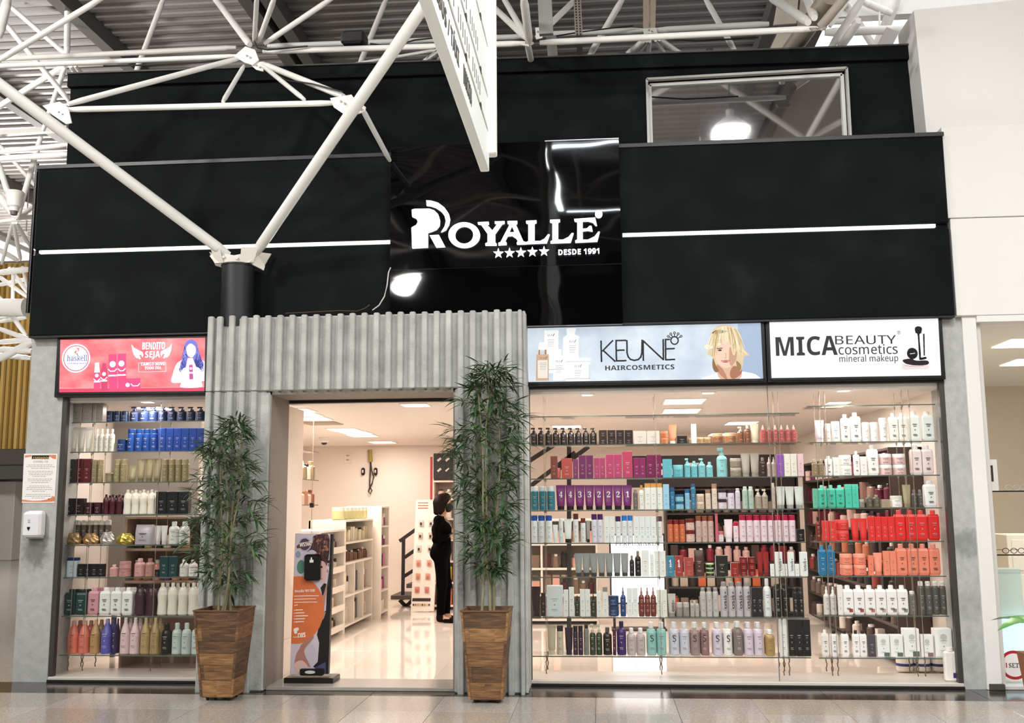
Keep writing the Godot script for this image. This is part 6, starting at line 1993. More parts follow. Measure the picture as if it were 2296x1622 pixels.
	shelf_unit("display_shelf", "dark back shelf of the shop behind the hanging shelves", Vector3(0.85, 0.03, -5.4), Vector3(2.6, 2.05, -5.0), [0.1, 0.42, 0.74, 1.06, 1.38, 1.7, 2.05], dark, "z")
	for i in 6:
		fill_shelf(Vector3(0.9, [0.1, 0.42, 0.74, 1.06, 1.38, 1.7][i], -5.1), Vector3(2.55, [0.1, 0.42, 0.74, 1.06, 1.38, 1.7][i], -5.1), 14, 0.22, [["d8c8bc", "b0583e", "e6dccb", "8a7260"], ["d86a3c", "c9b8a4", "3a2c28"], ["8a2a3a", "d8b0a8", "4a3a34"], ["b5604c", "6a4a40", "e0d0c0"], ["6a5a50", "8a7a70", "2a2422"], ["c9a89c", "3a302c", "8a2a48"]][i], ["box", "bot", "can"], "on the dark back shelf")
	var gh := thing("header_sign", "dark header with white letters high on the back shelf", "sign", Vector3(1.35, 1.72, -4.96))
	s = st()
	bevel(s, Vector3(-1.0, 0.0, -0.03), Vector3(1.2, 0.42, 0.0), 0.004)
	add(gh, "board", s, mat("231b18", 0.4))
	lettering(gh, "lettering", "GA", Vector3(-0.62, 0.16, 0.002), Vector3(-0.36, 0.16, 0.002), 0.16, mat("e8e4e0", 0.5), "Droid Serif", 700, 0.01)
	lettering(gh, "lettering", "Y", Vector3(-0.18, 0.16, 0.002), Vector3(-0.04, 0.16, 0.002), 0.16, mat("e8e4e0", 0.5), "Droid Serif", 700, 0.01)
	shelf_unit("display_shelf", "dark wall shelf along the side wall below the white sign", Vector3(2.62, 0.1, -4.8), Vector3(2.92, 2.0, -0.78), [0.12, 0.4, 0.68, 0.96, 1.24, 1.52, 1.78, 2.0], "4a3d36", "-x")
	for i in 7:
		fill_shelf(Vector3(2.67, [0.12, 0.4, 0.68, 0.96, 1.24, 1.52, 1.78][i], -0.85), Vector3(2.66, [0.12, 0.4, 0.68, 0.96, 1.24, 1.52, 1.78][i], -4.7), 13, 0.19, [["e0d4c8", "4a3a34"], ["3a302c", "6a5a50"], ["2c2624", "8a3a34"], ["3a302c", "b06a4c"], ["6a2a34", "c9a89c"], ["5a1a34", "8a6a60"], ["6a2040", "e0c8bc"]][i], ["box", "bot", "can"], "on the dark wall shelf")
	for i in 4:
		var b := good("jar", 0.14, 0.17, "ece6dc", "ece6dc", Vector3(pz(2030 + 39 * i, 1500, -0.6).x, 0.046, -0.62), "white tub with a blue band on the sill below the white sign", "white tubs with blue bands on the sill", false)
		s = st()
		lathe(s, [[0.0715, 0.045], [0.0715, 0.068]], 18)
		add(b, "blue_band", s, mat("2c3070", 0.5))
	var bk := thing("bucket", "tall white canister at the end of the sill below the white sign", "canister", Vector3(2.83, 0.046, -0.1))
	s = st()
	bevel(s, Vector3(-0.05, 0, -0.03), Vector3(0.05, 0.24, 0.03), 0.012)
	add(bk, "body", s, mat("efeae2", 0.4))
	s = st()
	lathe(s, [[0.03, 0.24], [0.03, 0.27]], 12)
	add(bk, "cap", s, mat("efeae2", 0.4))
	s = st()
	bevel(s, Vector3(0.01, 0.03, 0.03), Vector3(0.04, 0.07, 0.032), 0.001)
	add(bk, "print", s, mat("2c3070", 0.5))
	# grey mirror panel and dark shelf behind the goods below the red sign
	var gp := thing("mirror_panel", "grey panel behind the goods below the red sign", "panel")
	s = st()
	bevel(s, Vector3(-4.96, 0.62, -1.3), Vector3(-4.05, 2.44, -1.25), 0.004)
	add(gp, "panel", s, mat("8d8882", 0.3))
	s = st()
	for e in [-4.9, -4.15]:
		box(s, Vector3(e, 0.03, -1.3), Vector3(e + 0.04, 0.62, -1.26))
	add(gp, "leg", s, mat("5a5650", 0.4))
	shelf_unit("display_shelf", "low brown shelf with small goods behind the window below the red sign", Vector3(-4.5, 0.03, -0.95), Vector3(-3.45, 1.42, -0.62), [0.5, 0.82, 1.12, 1.42], "b09a88", "z")
	for i in 3:
		fill_shelf(Vector3(-4.44, [0.5, 0.82, 1.12][i], -0.72), Vector3(-3.5, [0.5, 0.82, 1.12][i], -0.72), 10, 0.2, [["2c2a28", "c9b8a4", "6a5a50"], ["5a2a6a", "c06a3c", "d8907c", "3a2c3c"], ["e6dcc8", "b59a6c", "2c2a28"]][i], ["bot", "box", "can"], "on the low brown shelf")
	# stair rail seen through the big window
	var sr := thing("stair_rail", "black slanted stair rail behind the hanging shelves", "rail")
	for a in [[[1170, 1045], [1240, 1000]], [[1170, 1105], [1290, 1015]], [[1276, 1003], [1276, 1462]], [[1240, 1062], [1320, 1002]]]:
		s = st()
		bar(s, pz(a[0][0], a[0][1], -3.2), pz(a[1][0], a[1][1], -3.2), 0.05, 0.06, Vector3.BACK)
		add(sr, "bar", s, black)


# ---------------------------------------------------------------- things at the entrance and on the pillar
func entrance_things() -> void:
	var z := 0.06
	var t := thing("sanitizer_stand", "printed hand sanitizer stand with a black dispenser just inside the entrance", "stand")
	var a := pz(662, 1197, z)
	var b := pz(746, 1198, z)
	var c := pz(736, 1512, z)
	var d := pz(650, 1512, z)
	var s := st()
	slab(s, [a, b, c, d], Vector3(0, 0, -0.05))
	add(t, "column", s, mat("131112", 0.4))
	var im := Image.create(420, 1450, false, Image.FORMAT_RGB8)
	im.fill(Color("cbbfc9"))
	var m := [98.0, 85.0, 80.0, 392.0, 1432.0, -52.0, 420.0, 1450.0]
	poly(im, mapped([488, 80, 440, 1515, 400, 1515, 300, 1440, 350, 1390, 365, 1200, 340, 1120, 400, 900, 440, 870, 450, 640, 480, 400], m), Color("141013"))
	poly(im, mapped(curve([300, 110, 380, 85, 470, 90, 480, 200, 470, 330, 440, 420, 400, 380, 370, 330, 330, 270, 280, 250, 230, 270, 290, 190], 5), m), Color("4a2b27"))
	var n := RandomNumberGenerator.new()
	n.seed = 3
	for i in 120:
		var p := Vector2(n.randf_range(260, 478), n.randf_range(95, 470))
		if p.x > 260 + (p.y - 95) * 0.3 and (p.x > 330 or p.y < 300):
			disc(im, mapped([p.x, p.y], m)[0], mapped([p.x, p.y], m)[1], n.randf_range(5, 12), n.randf_range(8, 20), [Color("7a4a3e"), Color("a06a58"), Color("33201f"), Color("1c1214")][n.randi() % 4])
	poly(im, mapped(curve([370, 370, 430, 380, 450, 470, 440, 540, 420, 590, 380, 560, 360, 500], 5), m), Color("d9b0a8"))
	disc(im, mapped([388, 425], m)[0], mapped([388, 425], m)[1], 18, 10, Color("2a1a1a"))
	stroke(im, mapped([372, 545, 398, 550], m), 6.0, Color("8a3a3c"))
	poly(im, mapped(curve([400, 620, 450, 600, 440, 700, 420, 880, 440, 880, 400, 960, 390, 700], 4), m), Color("b98072"))
	poly(im, mapped([380, 640, 420, 590, 446, 600, 412, 710, 400, 720], m), Color("1a1416"))
	var disc_at := mapped([120, 870], m)
	disc(im, disc_at[0], disc_at[1], 318, 350, Color("d9713f"))
	disc(im, mapped([165, 430], m)[0], mapped([165, 430], m)[1], 50, 72, Color("4f7d70"))
	disc(im, mapped([132, 302], m)[0], mapped([132, 302], m)[1], 30, 36, Color("8a9aae"))
	disc(im, mapped([205, 195], m)[0], mapped([205, 195], m)[1], 78, 78, Color("b9aebb"))
	disc(im, mapped([205, 195], m)[0], mapped([205, 195], m)[1], 62, 62, Color("4a3c52"))
	poly(im, mapped([112, 215, 145, 190, 275, 165, 300, 190, 270, 210, 148, 235, 118, 240], m), Color("6e3c40"))
	poly(im, mapped(curve([180, 1210, 290, 1130, 300, 1160, 220, 1250, 205, 1310, 270, 1440, 240, 1440, 150, 1440, 160, 1490, 130, 1500, 95, 1440, 110, 1330, 150, 1260], 4), m), Color("b07a6c"))
	poly(im, mapped(curve([110, 1400, 180, 1380, 240, 1440, 150, 1440, 155, 1490, 130, 1500, 95, 1440], 4), m), Color("e0b8a8"))
	poly(im, mapped([320, 1450, 435, 1390, 440, 1515, 320, 1490], m), Color("4a4468"))
	for i in 4:
		stroke(im, mapped([92, 730 + 32 * i, [360, 330, 340, 128][i], 722 + 32 * i], m), 9.0, Color("f0cfc0"))
	for i in 5:
		stroke(im, mapped([106, 872 + 30 * i, [182, 200, 240, 205, 198][i], 868 + 30 * i], m), 10.0, Color("f6e2d8"))
		disc(im, mapped([92, 873 + 30 * i], m)[0], mapped([92, 873 + 30 * i], m)[1], 6, 6, Color("f6e2d8"))
	stroke(im, mapped([84, 1146, 194, 1142], m), 8.0, Color("f0cfc0"))
	for q in [[105, 1075, 22], [125, 1065, 18], [108, 1095, 18]]:
		disc(im, mapped([q[0], q[1]], m)[0], mapped([q[0], q[1]], m)[1], q[2], q[2], Color("f8ece4"))
	var pm := StandardMaterial3D.new()
	pm.albedo_texture = ImageTexture.create_from_image(im)
	pm.roughness = 0.4
	var up := Vector3(0, 0, 0.002)
	add(t, "poster_print", face_uv(a + up, b + up + Vector3(-0.02, 0, 0), c + up + Vector3(-0.02, 0, 0), d + up), pm)
	var k := 4.508
	var white := mat("fbf2ea", 0.5)
	lettering(t, "lettering", "WS560", pz(640 + 145 / k, 1180 + 212 / k, z + 0.004), pz(640 + 265 / k, 1180 + 196 / k, z + 0.004), 0.036, white, "Droid Sans", 700, 0.002)
	lettering(t, "lettering", "Desafio WS 5/60", pz(640 + 94 / k, 1180 + 676 / k, z + 0.004), pz(640 + 298 / k, 1180 + 668 / k, z + 0.004), 0.026, white, "Droid Serif", 700, 0.002, true)
	lettering(t, "lettering", "rws", pz(640 + 128 / k, 1180 + 1132 / k, z + 0.004), pz(640 + 204 / k, 1180 + 1124 / k, z + 0.004), 0.04, white, "Droid Sans", 700, 0.002, true)
	s = st()
	var p0 := pz(640 + 204 / k, 1180 + 285 / k, z)
	var p1 := pz(640 + 362 / k, 1180 + 550 / k, z)
	bevel(s, Vector3(p0.x, p1.y, z), Vector3(p1.x, p0.y, z + 0.05), 0.014)
	add(t, "black_holder", s, mat("0e0d0d", 0.3))
	s = st()
	bevel(s, Vector3(lerpf(p0.x, p1.x, 0.36), lerpf(p1.y, p0.y, 0.69), z + 0.05), Vector3(lerpf(p0.x, p1.x, 0.6), lerpf(p1.y, p0.y, 0.8), z + 0.054), 0.003)
	lathe(s, [[0.008, 0.0], [0.005, 0.02]], 8, 1.0, Vector3(lerpf(p0.x, p1.x, 0.46), lerpf(p1.y, p0.y, 0.8), z + 0.05))
	add(t, "pump_print", s, mat("efece8", 0.4))
	s = st()
	bevel(s, pz(642, 1530, z) + Vector3(0, -0.002, -0.16), pz(752, 1518, z) + Vector3(0, 0, 0.08), 0.006)
	add(t, "base", s, mat("100e0e", 0.3))
	s = st()
	var q0 := pz(640 + 160 / k, 1180 + 1505 / k, z)
	bevel(s, q0 + Vector3(0, 0, 0.0), q0 + Vector3(0.2, 0.055, 0.05), 0.006)
	add(t, "foot_pedal", s, mat("121012", 0.3))
	s = st()
	lathe(s, [[0.045, 0.0], [0.045, 0.003]], 16, 0.3)
	var badge := add(t, "pedal_badge", s, mat("d8d4d0", 0.4), q0 + Vector3(0.09, 0.03, 0.05))
	badge.rotation.x = PI / 2
	# notice on the pillar
	var nt := thing("covid_notice", "white paper notice with orange corners on the concrete pillar", "notice")
	var na := pz(54, 1018, 0.004)
	var nb := pz(129, 1018, 0.004)
	var nc := pz(122, 1128, 0.004)
	var nd := pz(49, 1128, 0.004)
	im = Image.create(512, 760, false, Image.FORMAT_RGB8)
	im.fill(Color("f7f5f4"))
	poly(im, [14, 24, 120, 18, 120, 44, 14, 62], Color("e08a62"))
	poly(im, [390, 18, 494, 18, 494, 88, 440, 72, 390, 40], Color("e58f66"))
	poly(im, curve([14, 712, 150, 728, 300, 724, 420, 700, 500, 660, 500, 740, 14, 742], 5), Color("e0895f"))
	poly(im, [124, 24, 390, 24, 388, 84, 124, 84], Color("201a14"))
	n.seed = 5
	for blk in [[172, 3], [270, 4], [392, 3], [500, 4], [630, 3]]:
		for i in blk[1]:
			var y: int = blk[0] + 26 * i
			var half := n.randf_range(150, 210) if i < blk[1] - 1 else n.randf_range(80, 130)
			var x := 256.0 - half
			while x < 256.0 + half:
				var l := n.randf_range(14, 46)
				im.fill_rect(Rect2i(int(x), y, int(l), 7), Color("8c8886"))
				x += l + 8
	disc(im, 420, 700, 8, 8, Color("4a2a1c"))
	var nm := StandardMaterial3D.new()
	nm.albedo_texture = ImageTexture.create_from_image(im)
	nm.roughness = 0.35
	var sheet := Vector3(0, 0, 0.0008)
	add(nt, "paper", face_uv(na + sheet, nb + sheet, nc + sheet, nd + sheet), nm)
	s = st()
	slab(s, [na, nb, nc, nd], Vector3(0, 0, -0.003))
	add(nt, "backing", s, mat("efedea", 0.5))
	lettering(nt, "lettering", "CUIDADOS", pz(74, 1030, 0.005), pz(110, 1030, 0.005), 0.02, mat("d8b878", 0.5), "Droid Sans", 700, 0.001)
	lettering(nt, "lettering", "COVID-19", pz(75, 1038, 0.005), pz(107, 1038, 0.005), 0.018, mat("8a8684", 0.5), "Droid Sans", 400, 0.001)
	# soap dispenser
	var dp := thing("hand_dispenser", "white wall mounted sanitizer dispenser on the concrete pillar", "dispenser")
	var da := pz(56, 1146, 0.06)
	var db := pz(94, 1205, 0.06)
	s = st()
	loft(s, [octagon(Vector3(da.x + 0.012, 0, 0.0), Vector3(db.x - 0.012, 0, 0.08), db.y, 0.015, 0.0), octagon(Vector3(da.x, 0, 0.0), Vector3(db.x, 0, 0.1), db.y + 0.02, 0.018, 0.0), octagon(Vector3(da.x, 0, 0.0), Vector3(db.x, 0, 0.1), da.y - 0.03, 0.018, 0.0), octagon(Vector3(da.x + 0.01, 0, 0.0), Vector3(db.x - 0.01, 0, 0.085), da.y - 0.01, 0.018, 0.0), octagon(Vector3(da.x + 0.03, 0, 0.0), Vector3(db.x - 0.03, 0, 0.05), da.y, 0.018, 0.0)])
	add(dp, "body", s, mat("eeeef2", 0.3))
	var mid := Vector3((da.x + db.x) * 0.5 - 0.02, lerpf(db.y, da.y, 0.32), 0.1)
	s = st()
	slab(s, [mid + Vector3(-0.014, 0.016, 0.001), mid + Vector3(0.014, 0.016, 0.001), mid + Vector3(0.014, 0.004, 0.001), mid + Vector3(0, -0.02, 0.001), mid + Vector3(-0.014, 0.004, 0.001)], Vector3(0, 0, -0.004))
	add(dp, "level_window", s, mat("1c1a20", 0.2))
	s = st()
	box(s, mid + Vector3(-0.01, 0.07, 0.0), mid + Vector3(0.012, 0.08, 0.001))
	box(s, mid + Vector3(-0.008, 0.05, 0.0), mid + Vector3(0.012, 0.064, 0.001))
	add(dp, "print", s, mat("a9a9bc", 0.5))
	s = st()
	bevel(s, Vector3(da.x + 0.02, db.y - 0.012, 0.0), Vector3(db.x - 0.01, db.y + 0.002, 0.06), 0.004)
	add(dp, "drip_tray", s, mat("b5b5b8", 0.4))


# ---------------------------------------------------------------- planters with bamboo
func leaf_mesh(bend: float, width: float) -> ArrayMesh:
	# one lance-shaped leaf along +z, folded along its rib
	var s := st()
	s.set_smooth_group(1)
	var n := 4
	var prof := [0.0, 0.85, 1.0, 0.6, 0.0]
	var rows := []
	for i in n + 1:
		var f := i / float(n)
		var y := -bend * f * f
		var w: float = width * prof[i]
		rows.append([Vector3(-w, y + w * 0.35, f), Vector3(0, y, f), Vector3(w, y + w * 0.35, f)])
	for i in n:
		var a: Array = rows[i]
		var b: Array = rows[i + 1]
		quad(s, b[0], b[1], a[1], a[0])
		quad(s, b[1], b[2], a[2], a[1])
	return mesh_of(s)


func planter(at: Vector3, label: String) -> void:
	var t := thing("planter", label, "planter", at)
	var h := 0.665
	var y0 := 0.03
	var woods := []
	for i in 3:
		var m := StandardMaterial3D.new()
		m.albedo_texture = tex.wood[i]
		m.roughness = 0.55
		woods.append(m)
	var heights := [0.0, 0.13, 0.245, 0.335, 0.43, 0.535, 0.665]
	for side in 4:
		var turned := Basis(Vector3.UP, side * PI / 2)
		var off := 0.006 if side % 2 else 0.0
		for i in 6:
			var ya: float = heights[i] + (0.012 * (side % 3) if i > 0 else 0.0)
			var yb: float = heights[i + 1] + (0.012 * (side % 3) if i < 5 else 0.0)
			var cut: bool = (i == 1 or i == 4) and side % 2 == 0
			for piece in (2 if cut else 1):
				var ra := lerpf(0.125, 0.182, ya / h) + off
				var rb := lerpf(0.125, 0.182, yb / h) + off
				var f0 := -1.0 if piece == 0 else -0.72
				var f1 := 1.0 if not cut or piece == 1 else -0.72
				var g := 0.0008
				var o := rng.randf_range(-0.0015, 0.0015)
				var v := [Vector3(ra * f0 + g, ya + g, ra + o), Vector3(ra * f1 - g, ya + g, ra + o), Vector3(ra * f1 - g, ya + g, ra - 0.018), Vector3(ra * f0 + g, ya + g, ra - 0.018), Vector3(rb * f0 + g, yb - g, rb + o), Vector3(rb * f1 - g, yb - g, rb + o), Vector3(rb * f1 - g, yb - g, rb - 0.018), Vector3(rb * f0 + g, yb - g, rb - 0.018)]
				var s := SurfaceTool.new()
				s.begin(Mesh.PRIMITIVE_TRIANGLES)
				s.set_smooth_group(-1)
				var u0 := rng.randf() * 2.0
				for q in [[4, 5, 1, 0], [5, 6, 2, 1], [6, 7, 3, 2], [7, 4, 0, 3], [7, 6, 5, 4], [0, 1, 2, 3]]:
					for k in [0, 1, 2, 0, 2, 3]:
						var w: Vector3 = v[q[k]]
						s.set_uv(Vector2(u0 + w.x * 2.2 + w.z, u0 + w.y * 5.0))
						s.add_vertex(turned * (w + Vector3(0, y0, 0)))
				s.generate_normals()
				add(t, "plank", s.commit(), woods[rng.randi() % 3])
	for side in 4:
		var s := st()
		var turned := Basis(Vector3.UP, side * PI / 2)
		bar(s, turned * Vector3(-0.19, y0 + h, 0.181), turned * Vector3(0.19, y0 + h, 0.181), 0.022, 0.008)
		add(t, "rim", s, mat("6a4a30", 0.6))
	var s := st()
	box(s, Vector3(-0.17, y0 + h - 0.09, -0.17), Vector3(0.17, y0 + h - 0.06, 0.17))
	add(t, "soil", s, mat("2c1f18", 0.9))
	s = st()
	box(s, Vector3(-0.12, y0 - 0.004, -0.12), Vector3(0.12, y0 + 0.004, 0.12))
	add(t, "bottom", s, mat("6a4a30", 0.7))
	for x in [-0.085, 0.085]:
		for z in [-0.085, 0.085]:
			s = st()
			tube(s, Vector3(x - 0.008, 0.0135, z), Vector3(x + 0.008, 0.0135, z), 0.0135, -1.0, 10)
			box(s, Vector3(x - 0.012, 0.014, z - 0.012), Vector3(x + 0.012, y0, z + 0.012))
			add(t, "caster", s, mat("151312", 0.4))


func bamboo(at: Vector3, label: String, canes: Array, outline_of: Array, sprays: int, greens: Array, s0: int) -> void:
	# outline_of: [height, half width, shift] rows, from low to high
	var r := RandomNumberGenerator.new()
	r.seed = s0
	var t := thing("bamboo_plant", label, "plant", at)
	var cane_mat := mat("8f8a6a", 0.5)
	var paths := []
	for c in canes:
		var p := []
		for i in 9:
			var f := i / 8.0
			p.append(Vector3(c[0] + (c[2] - c[0]) * f + 0.012 * sin(f * 9.0 + c[0] * 50.0), lerpf(0.637, c[4], f), c[1] + (c[3] - c[1]) * f))
		paths.append(p)
		var s := st()
		for i in 8:
			tube(s, p[i], p[i + 1], lerpf(0.012, 0.004, i / 8.0), lerpf(0.0112, 0.0035, i / 8.0), 7)
			tube(s, p[i] + Vector3(0, -0.004, 0), p[i] + Vector3(0, 0.004, 0), lerpf(0.0145, 0.006, i / 8.0), -1.0, 7)
		add(t, "cane", s, cane_mat)
	var leaves := [leaf_mesh(0.1, 0.065), leaf_mesh(0.3, 0.058), leaf_mesh(0.5, 0.07), leaf_mesh(0.18, 0.05)]
	var rest := st()
	var twigs := st()
	var made := 0
	var total := sprays * 7
	var colors := []
	for g in greens:
		var m := StandardMaterial3D.new()
		m.albedo_color = Color(g)
		m.roughness = 0.5
		m.backlight_enabled = true
		m.backlight = Color(0.12, 0.16, 0.06)
		colors.append(m)
	for i in sprays:
		var y := lerpf(outline_of[0][0], outline_of[-1][0], pow(r.randf(), 0.92))
		var half := 0.1
		var shift := 0.0
		for k in outline_of.size() - 1:
			if y >= outline_of[k][0] and y <= outline_of[k + 1][0]:
				var f: float = (y - outline_of[k][0]) / (outline_of[k + 1][0] - outline_of[k][0])
				half = lerpf(outline_of[k][1], outline_of[k + 1][1], f)
				shift = lerpf(outline_of[k][2], outline_of[k + 1][2], f)
		var ang := r.randf() * TAU
		var rad := half * sqrt(r.randf_range(0.06, 1.0))
		var tip := Vector3(shift + rad * cos(ang), y, clampf(rad * sin(ang) * 0.8, -0.12, 0.4))
		var path: Array = paths[r.randi() % paths.size()]
		var from: Vector3 = path[0]
		for q in path:
			if q.y < y - 0.03:
				from = q
		var mid := from.lerp(tip, 0.5) + Vector3(0, 0.02, 0)
		cable(twigs, [from, mid, tip], 0.0016, 3)
		for k in 7:
			var yaw := ang + r.randf_range(-1.3, 1.3)
			var dir := Vector3(cos(yaw), r.randf_range(-0.55, 0.75), sin(yaw)).normalized()
			var start := mid.lerp(tip, r.randf_range(0.35, 1.0))
			var length := r.randf_range(0.1, 0.17)
			if start.z + dir.z * length < -0.2:
				dir.z = absf(dir.z)
			var up := Vector3(r.randf_range(-0.4, 0.4), 1.0, r.randf_range(-0.4, 0.4)).normalized()
			var side := up.cross(dir).normalized()
			var b := Basis(side, dir.cross(side), dir) * Basis.from_scale(Vector3.ONE * length)
			var variant: ArrayMesh = leaves[r.randi() % 4]
			if made < 300 and r.randf() < 330.0 / total:
				var o := add(t, "leaf", variant, colors[r.randi() % colors.size()])
				o.basis = b
				o.position = start
				made += 1
			else:
				rest.append_from(variant, 0, Transform3D(b, start))
	add(t, "twigs", twigs, mat("6c6a48", 0.6)).set_meta("kind", "stuff")
	var f := MeshInstance3D.new()
	f.name = "foliage"
	f.mesh = rest.commit()
	f.material_override = colors[0]
	f.set_meta("kind", "stuff")
	t.add_child(f, true)


func plants() -> void:
	var a := Vector3(-3.02, 0, 0.66)
	var b := Vector3(-0.905, 0, 0.66)
	planter(a, "tapered wooden plank planter beside the window below the red sign")
	planter(b, "tapered wooden plank planter beside the window below the pale blue sign")
	bamboo(a, "shorter bamboo plant with loose top beside the window below the red sign", [[-0.04, 0.0, -0.06, 0.02, 2.12], [0.0, 0.02, 0.1, 0.0, 2.25], [0.03, -0.02, -0.02, 0.05, 1.95], [-0.01, 0.03, 0.12, 0.06, 1.75]], [[0.84, 0.12, 0.0], [1.0, 0.26, -0.02], [1.25, 0.34, -0.02], [1.6, 0.34, 0.0], [1.85, 0.27, -0.03], [2.05, 0.24, -0.05], [2.25, 0.05, 0.08]], 190, ["3c5534", "4a6542", "5a764d", "32462b"], 41)
	bamboo(b, "taller dense bamboo plant beside the window below the pale blue sign", [[-0.03, 0.0, 0.02, 0.0, 2.62], [0.02, 0.02, -0.06, 0.02, 2.4], [0.04, -0.02, 0.12, 0.0, 2.3]], [[0.98, 0.12, 0.0], [1.2, 0.22, 0.02], [1.5, 0.27, 0.02], [1.75, 0.3, 0.0], [2.0, 0.37, 0.0], [2.25, 0.33, -0.01], [2.45, 0.2, 0.02], [2.66, 0.1, 0.05]], 250, ["33502c", "416337", "527743", "293f21"], 42)


# ---------------------------------------------------------------- the shop assistant
func cone_distance(p: Vector3, a: Vector3, b: Vector3, ra: float, rb: float) -> float:
	var ab := b - a
	var f := clampf((p - a).dot(ab) / maxf(ab.length_squared(), 1e-9), 0.0, 1.0)
	return p.distance_to(a + ab * f) - lerpf(ra, rb, f)


func field(bones: Array, p: Vector3, k: float) -> float:
	var d := 1e3
	for b in bones:
		var e := cone_distance(p, b[0], b[1], b[2], b[3])
		var h := clampf(0.5 + 0.5 * (d - e) / k, 0.0, 1.0)
		d = lerpf(d, e, h) - k * h * (1.0 - h)
	return d


func nets(s: SurfaceTool, bones: Array, cell: float, k: float, tint: Callable) -> void:
	# surface nets: one vertex in each crossed cell, one quad round each crossed edge
	var lo := Vector3.ONE * 1e3
	var hi := -lo
	for b in bones:
		for e in 2:
			var r: Vector3 = Vector3.ONE * (b[2 + e] + cell * 3.0)
			lo = lo.min(b[e] - r)
			hi = hi.max(b[e] + r)
	var n := Vector3i(((hi - lo) / cell).ceil()) + Vector3i.ONE
	var v := PackedFloat32Array()
	v.resize(n.x * n.y * n.z)
	for z in n.z:
		for y in n.y:
			var skip := 0
			for x in n.x:
				var at := x + n.x * (y + n.y * z)
				if skip > 0:
					v[at] = 1.0
					skip -= 1
					continue
				var d := field(bones, lo + Vector3(x, y, z) * cell, k)
				v[at] = d
				if d > cell * 4.0:
					skip = int(d / cell) - 3
	var cells := {}
	var points := PackedVector3Array()
	for z in n.z - 1:
		for y in n.y - 1:
			for x in n.x - 1:
				var sum := Vector3.ZERO
				var count := 0
				var base := x + n.x * (y + n.y * z)
				var inside := 0
				for c in 8:
					if v[base + (c & 1) + n.x * ((c >> 1 & 1) + n.y * (c >> 2 & 1))] < 0.0:
						inside += 1
				if inside == 0 or inside == 8:
					continue
				for e in [[0, 1], [2, 3], [4, 5], [6, 7], [0, 2], [1, 3], [4, 6], [5, 7], [0, 4], [1, 5], [2, 6], [3, 7]]:
					var a: int = e[0]
					var b: int = e[1]
					var va := v[base + (a & 1) + n.x * ((a >> 1 & 1) + n.y * (a >> 2 & 1))]
					var vb := v[base + (b & 1) + n.x * ((b >> 1 & 1) + n.y * (b >> 2 & 1))]
					if (va < 0.0) != (vb < 0.0):
						var f := va / (va - vb)
						sum += Vector3(a & 1, a >> 1 & 1, a >> 2 & 1).lerp(Vector3(b & 1, b >> 1 & 1, b >> 2 & 1), f)
						count += 1
				cells[base] = points.size()
				points.append(lo + (Vector3(x, y, z) + sum / count) * cell)
	s.set_smooth_group(1)
	var step := [1, n.x, n.x * n.y]
	for base in cells:
		for axis in 3:
			var u: int = step[(axis + 1) % 3]
			var w: int = step[(axis + 2) % 3]
			var other: int = base + step[axis]
			if other >= v.size() or (v[base] < 0.0) == (v[other] < 0.0):
				continue
			if not (cells.has(base - u) and cells.has(base - w) and cells.has(base - u - w)):
				continue
			var q := [points[cells[base]], points[cells[base - u]], points[cells[base - u - w]], points[cells[base - w]]]
			var order := [0, 1, 2, 0, 2, 3] if v[base] < 0.0 else [0, 2, 1, 0, 3, 2]
			for i in order:
				s.set_color(tint.call(q[i]))
				s.add_vertex(q[i])


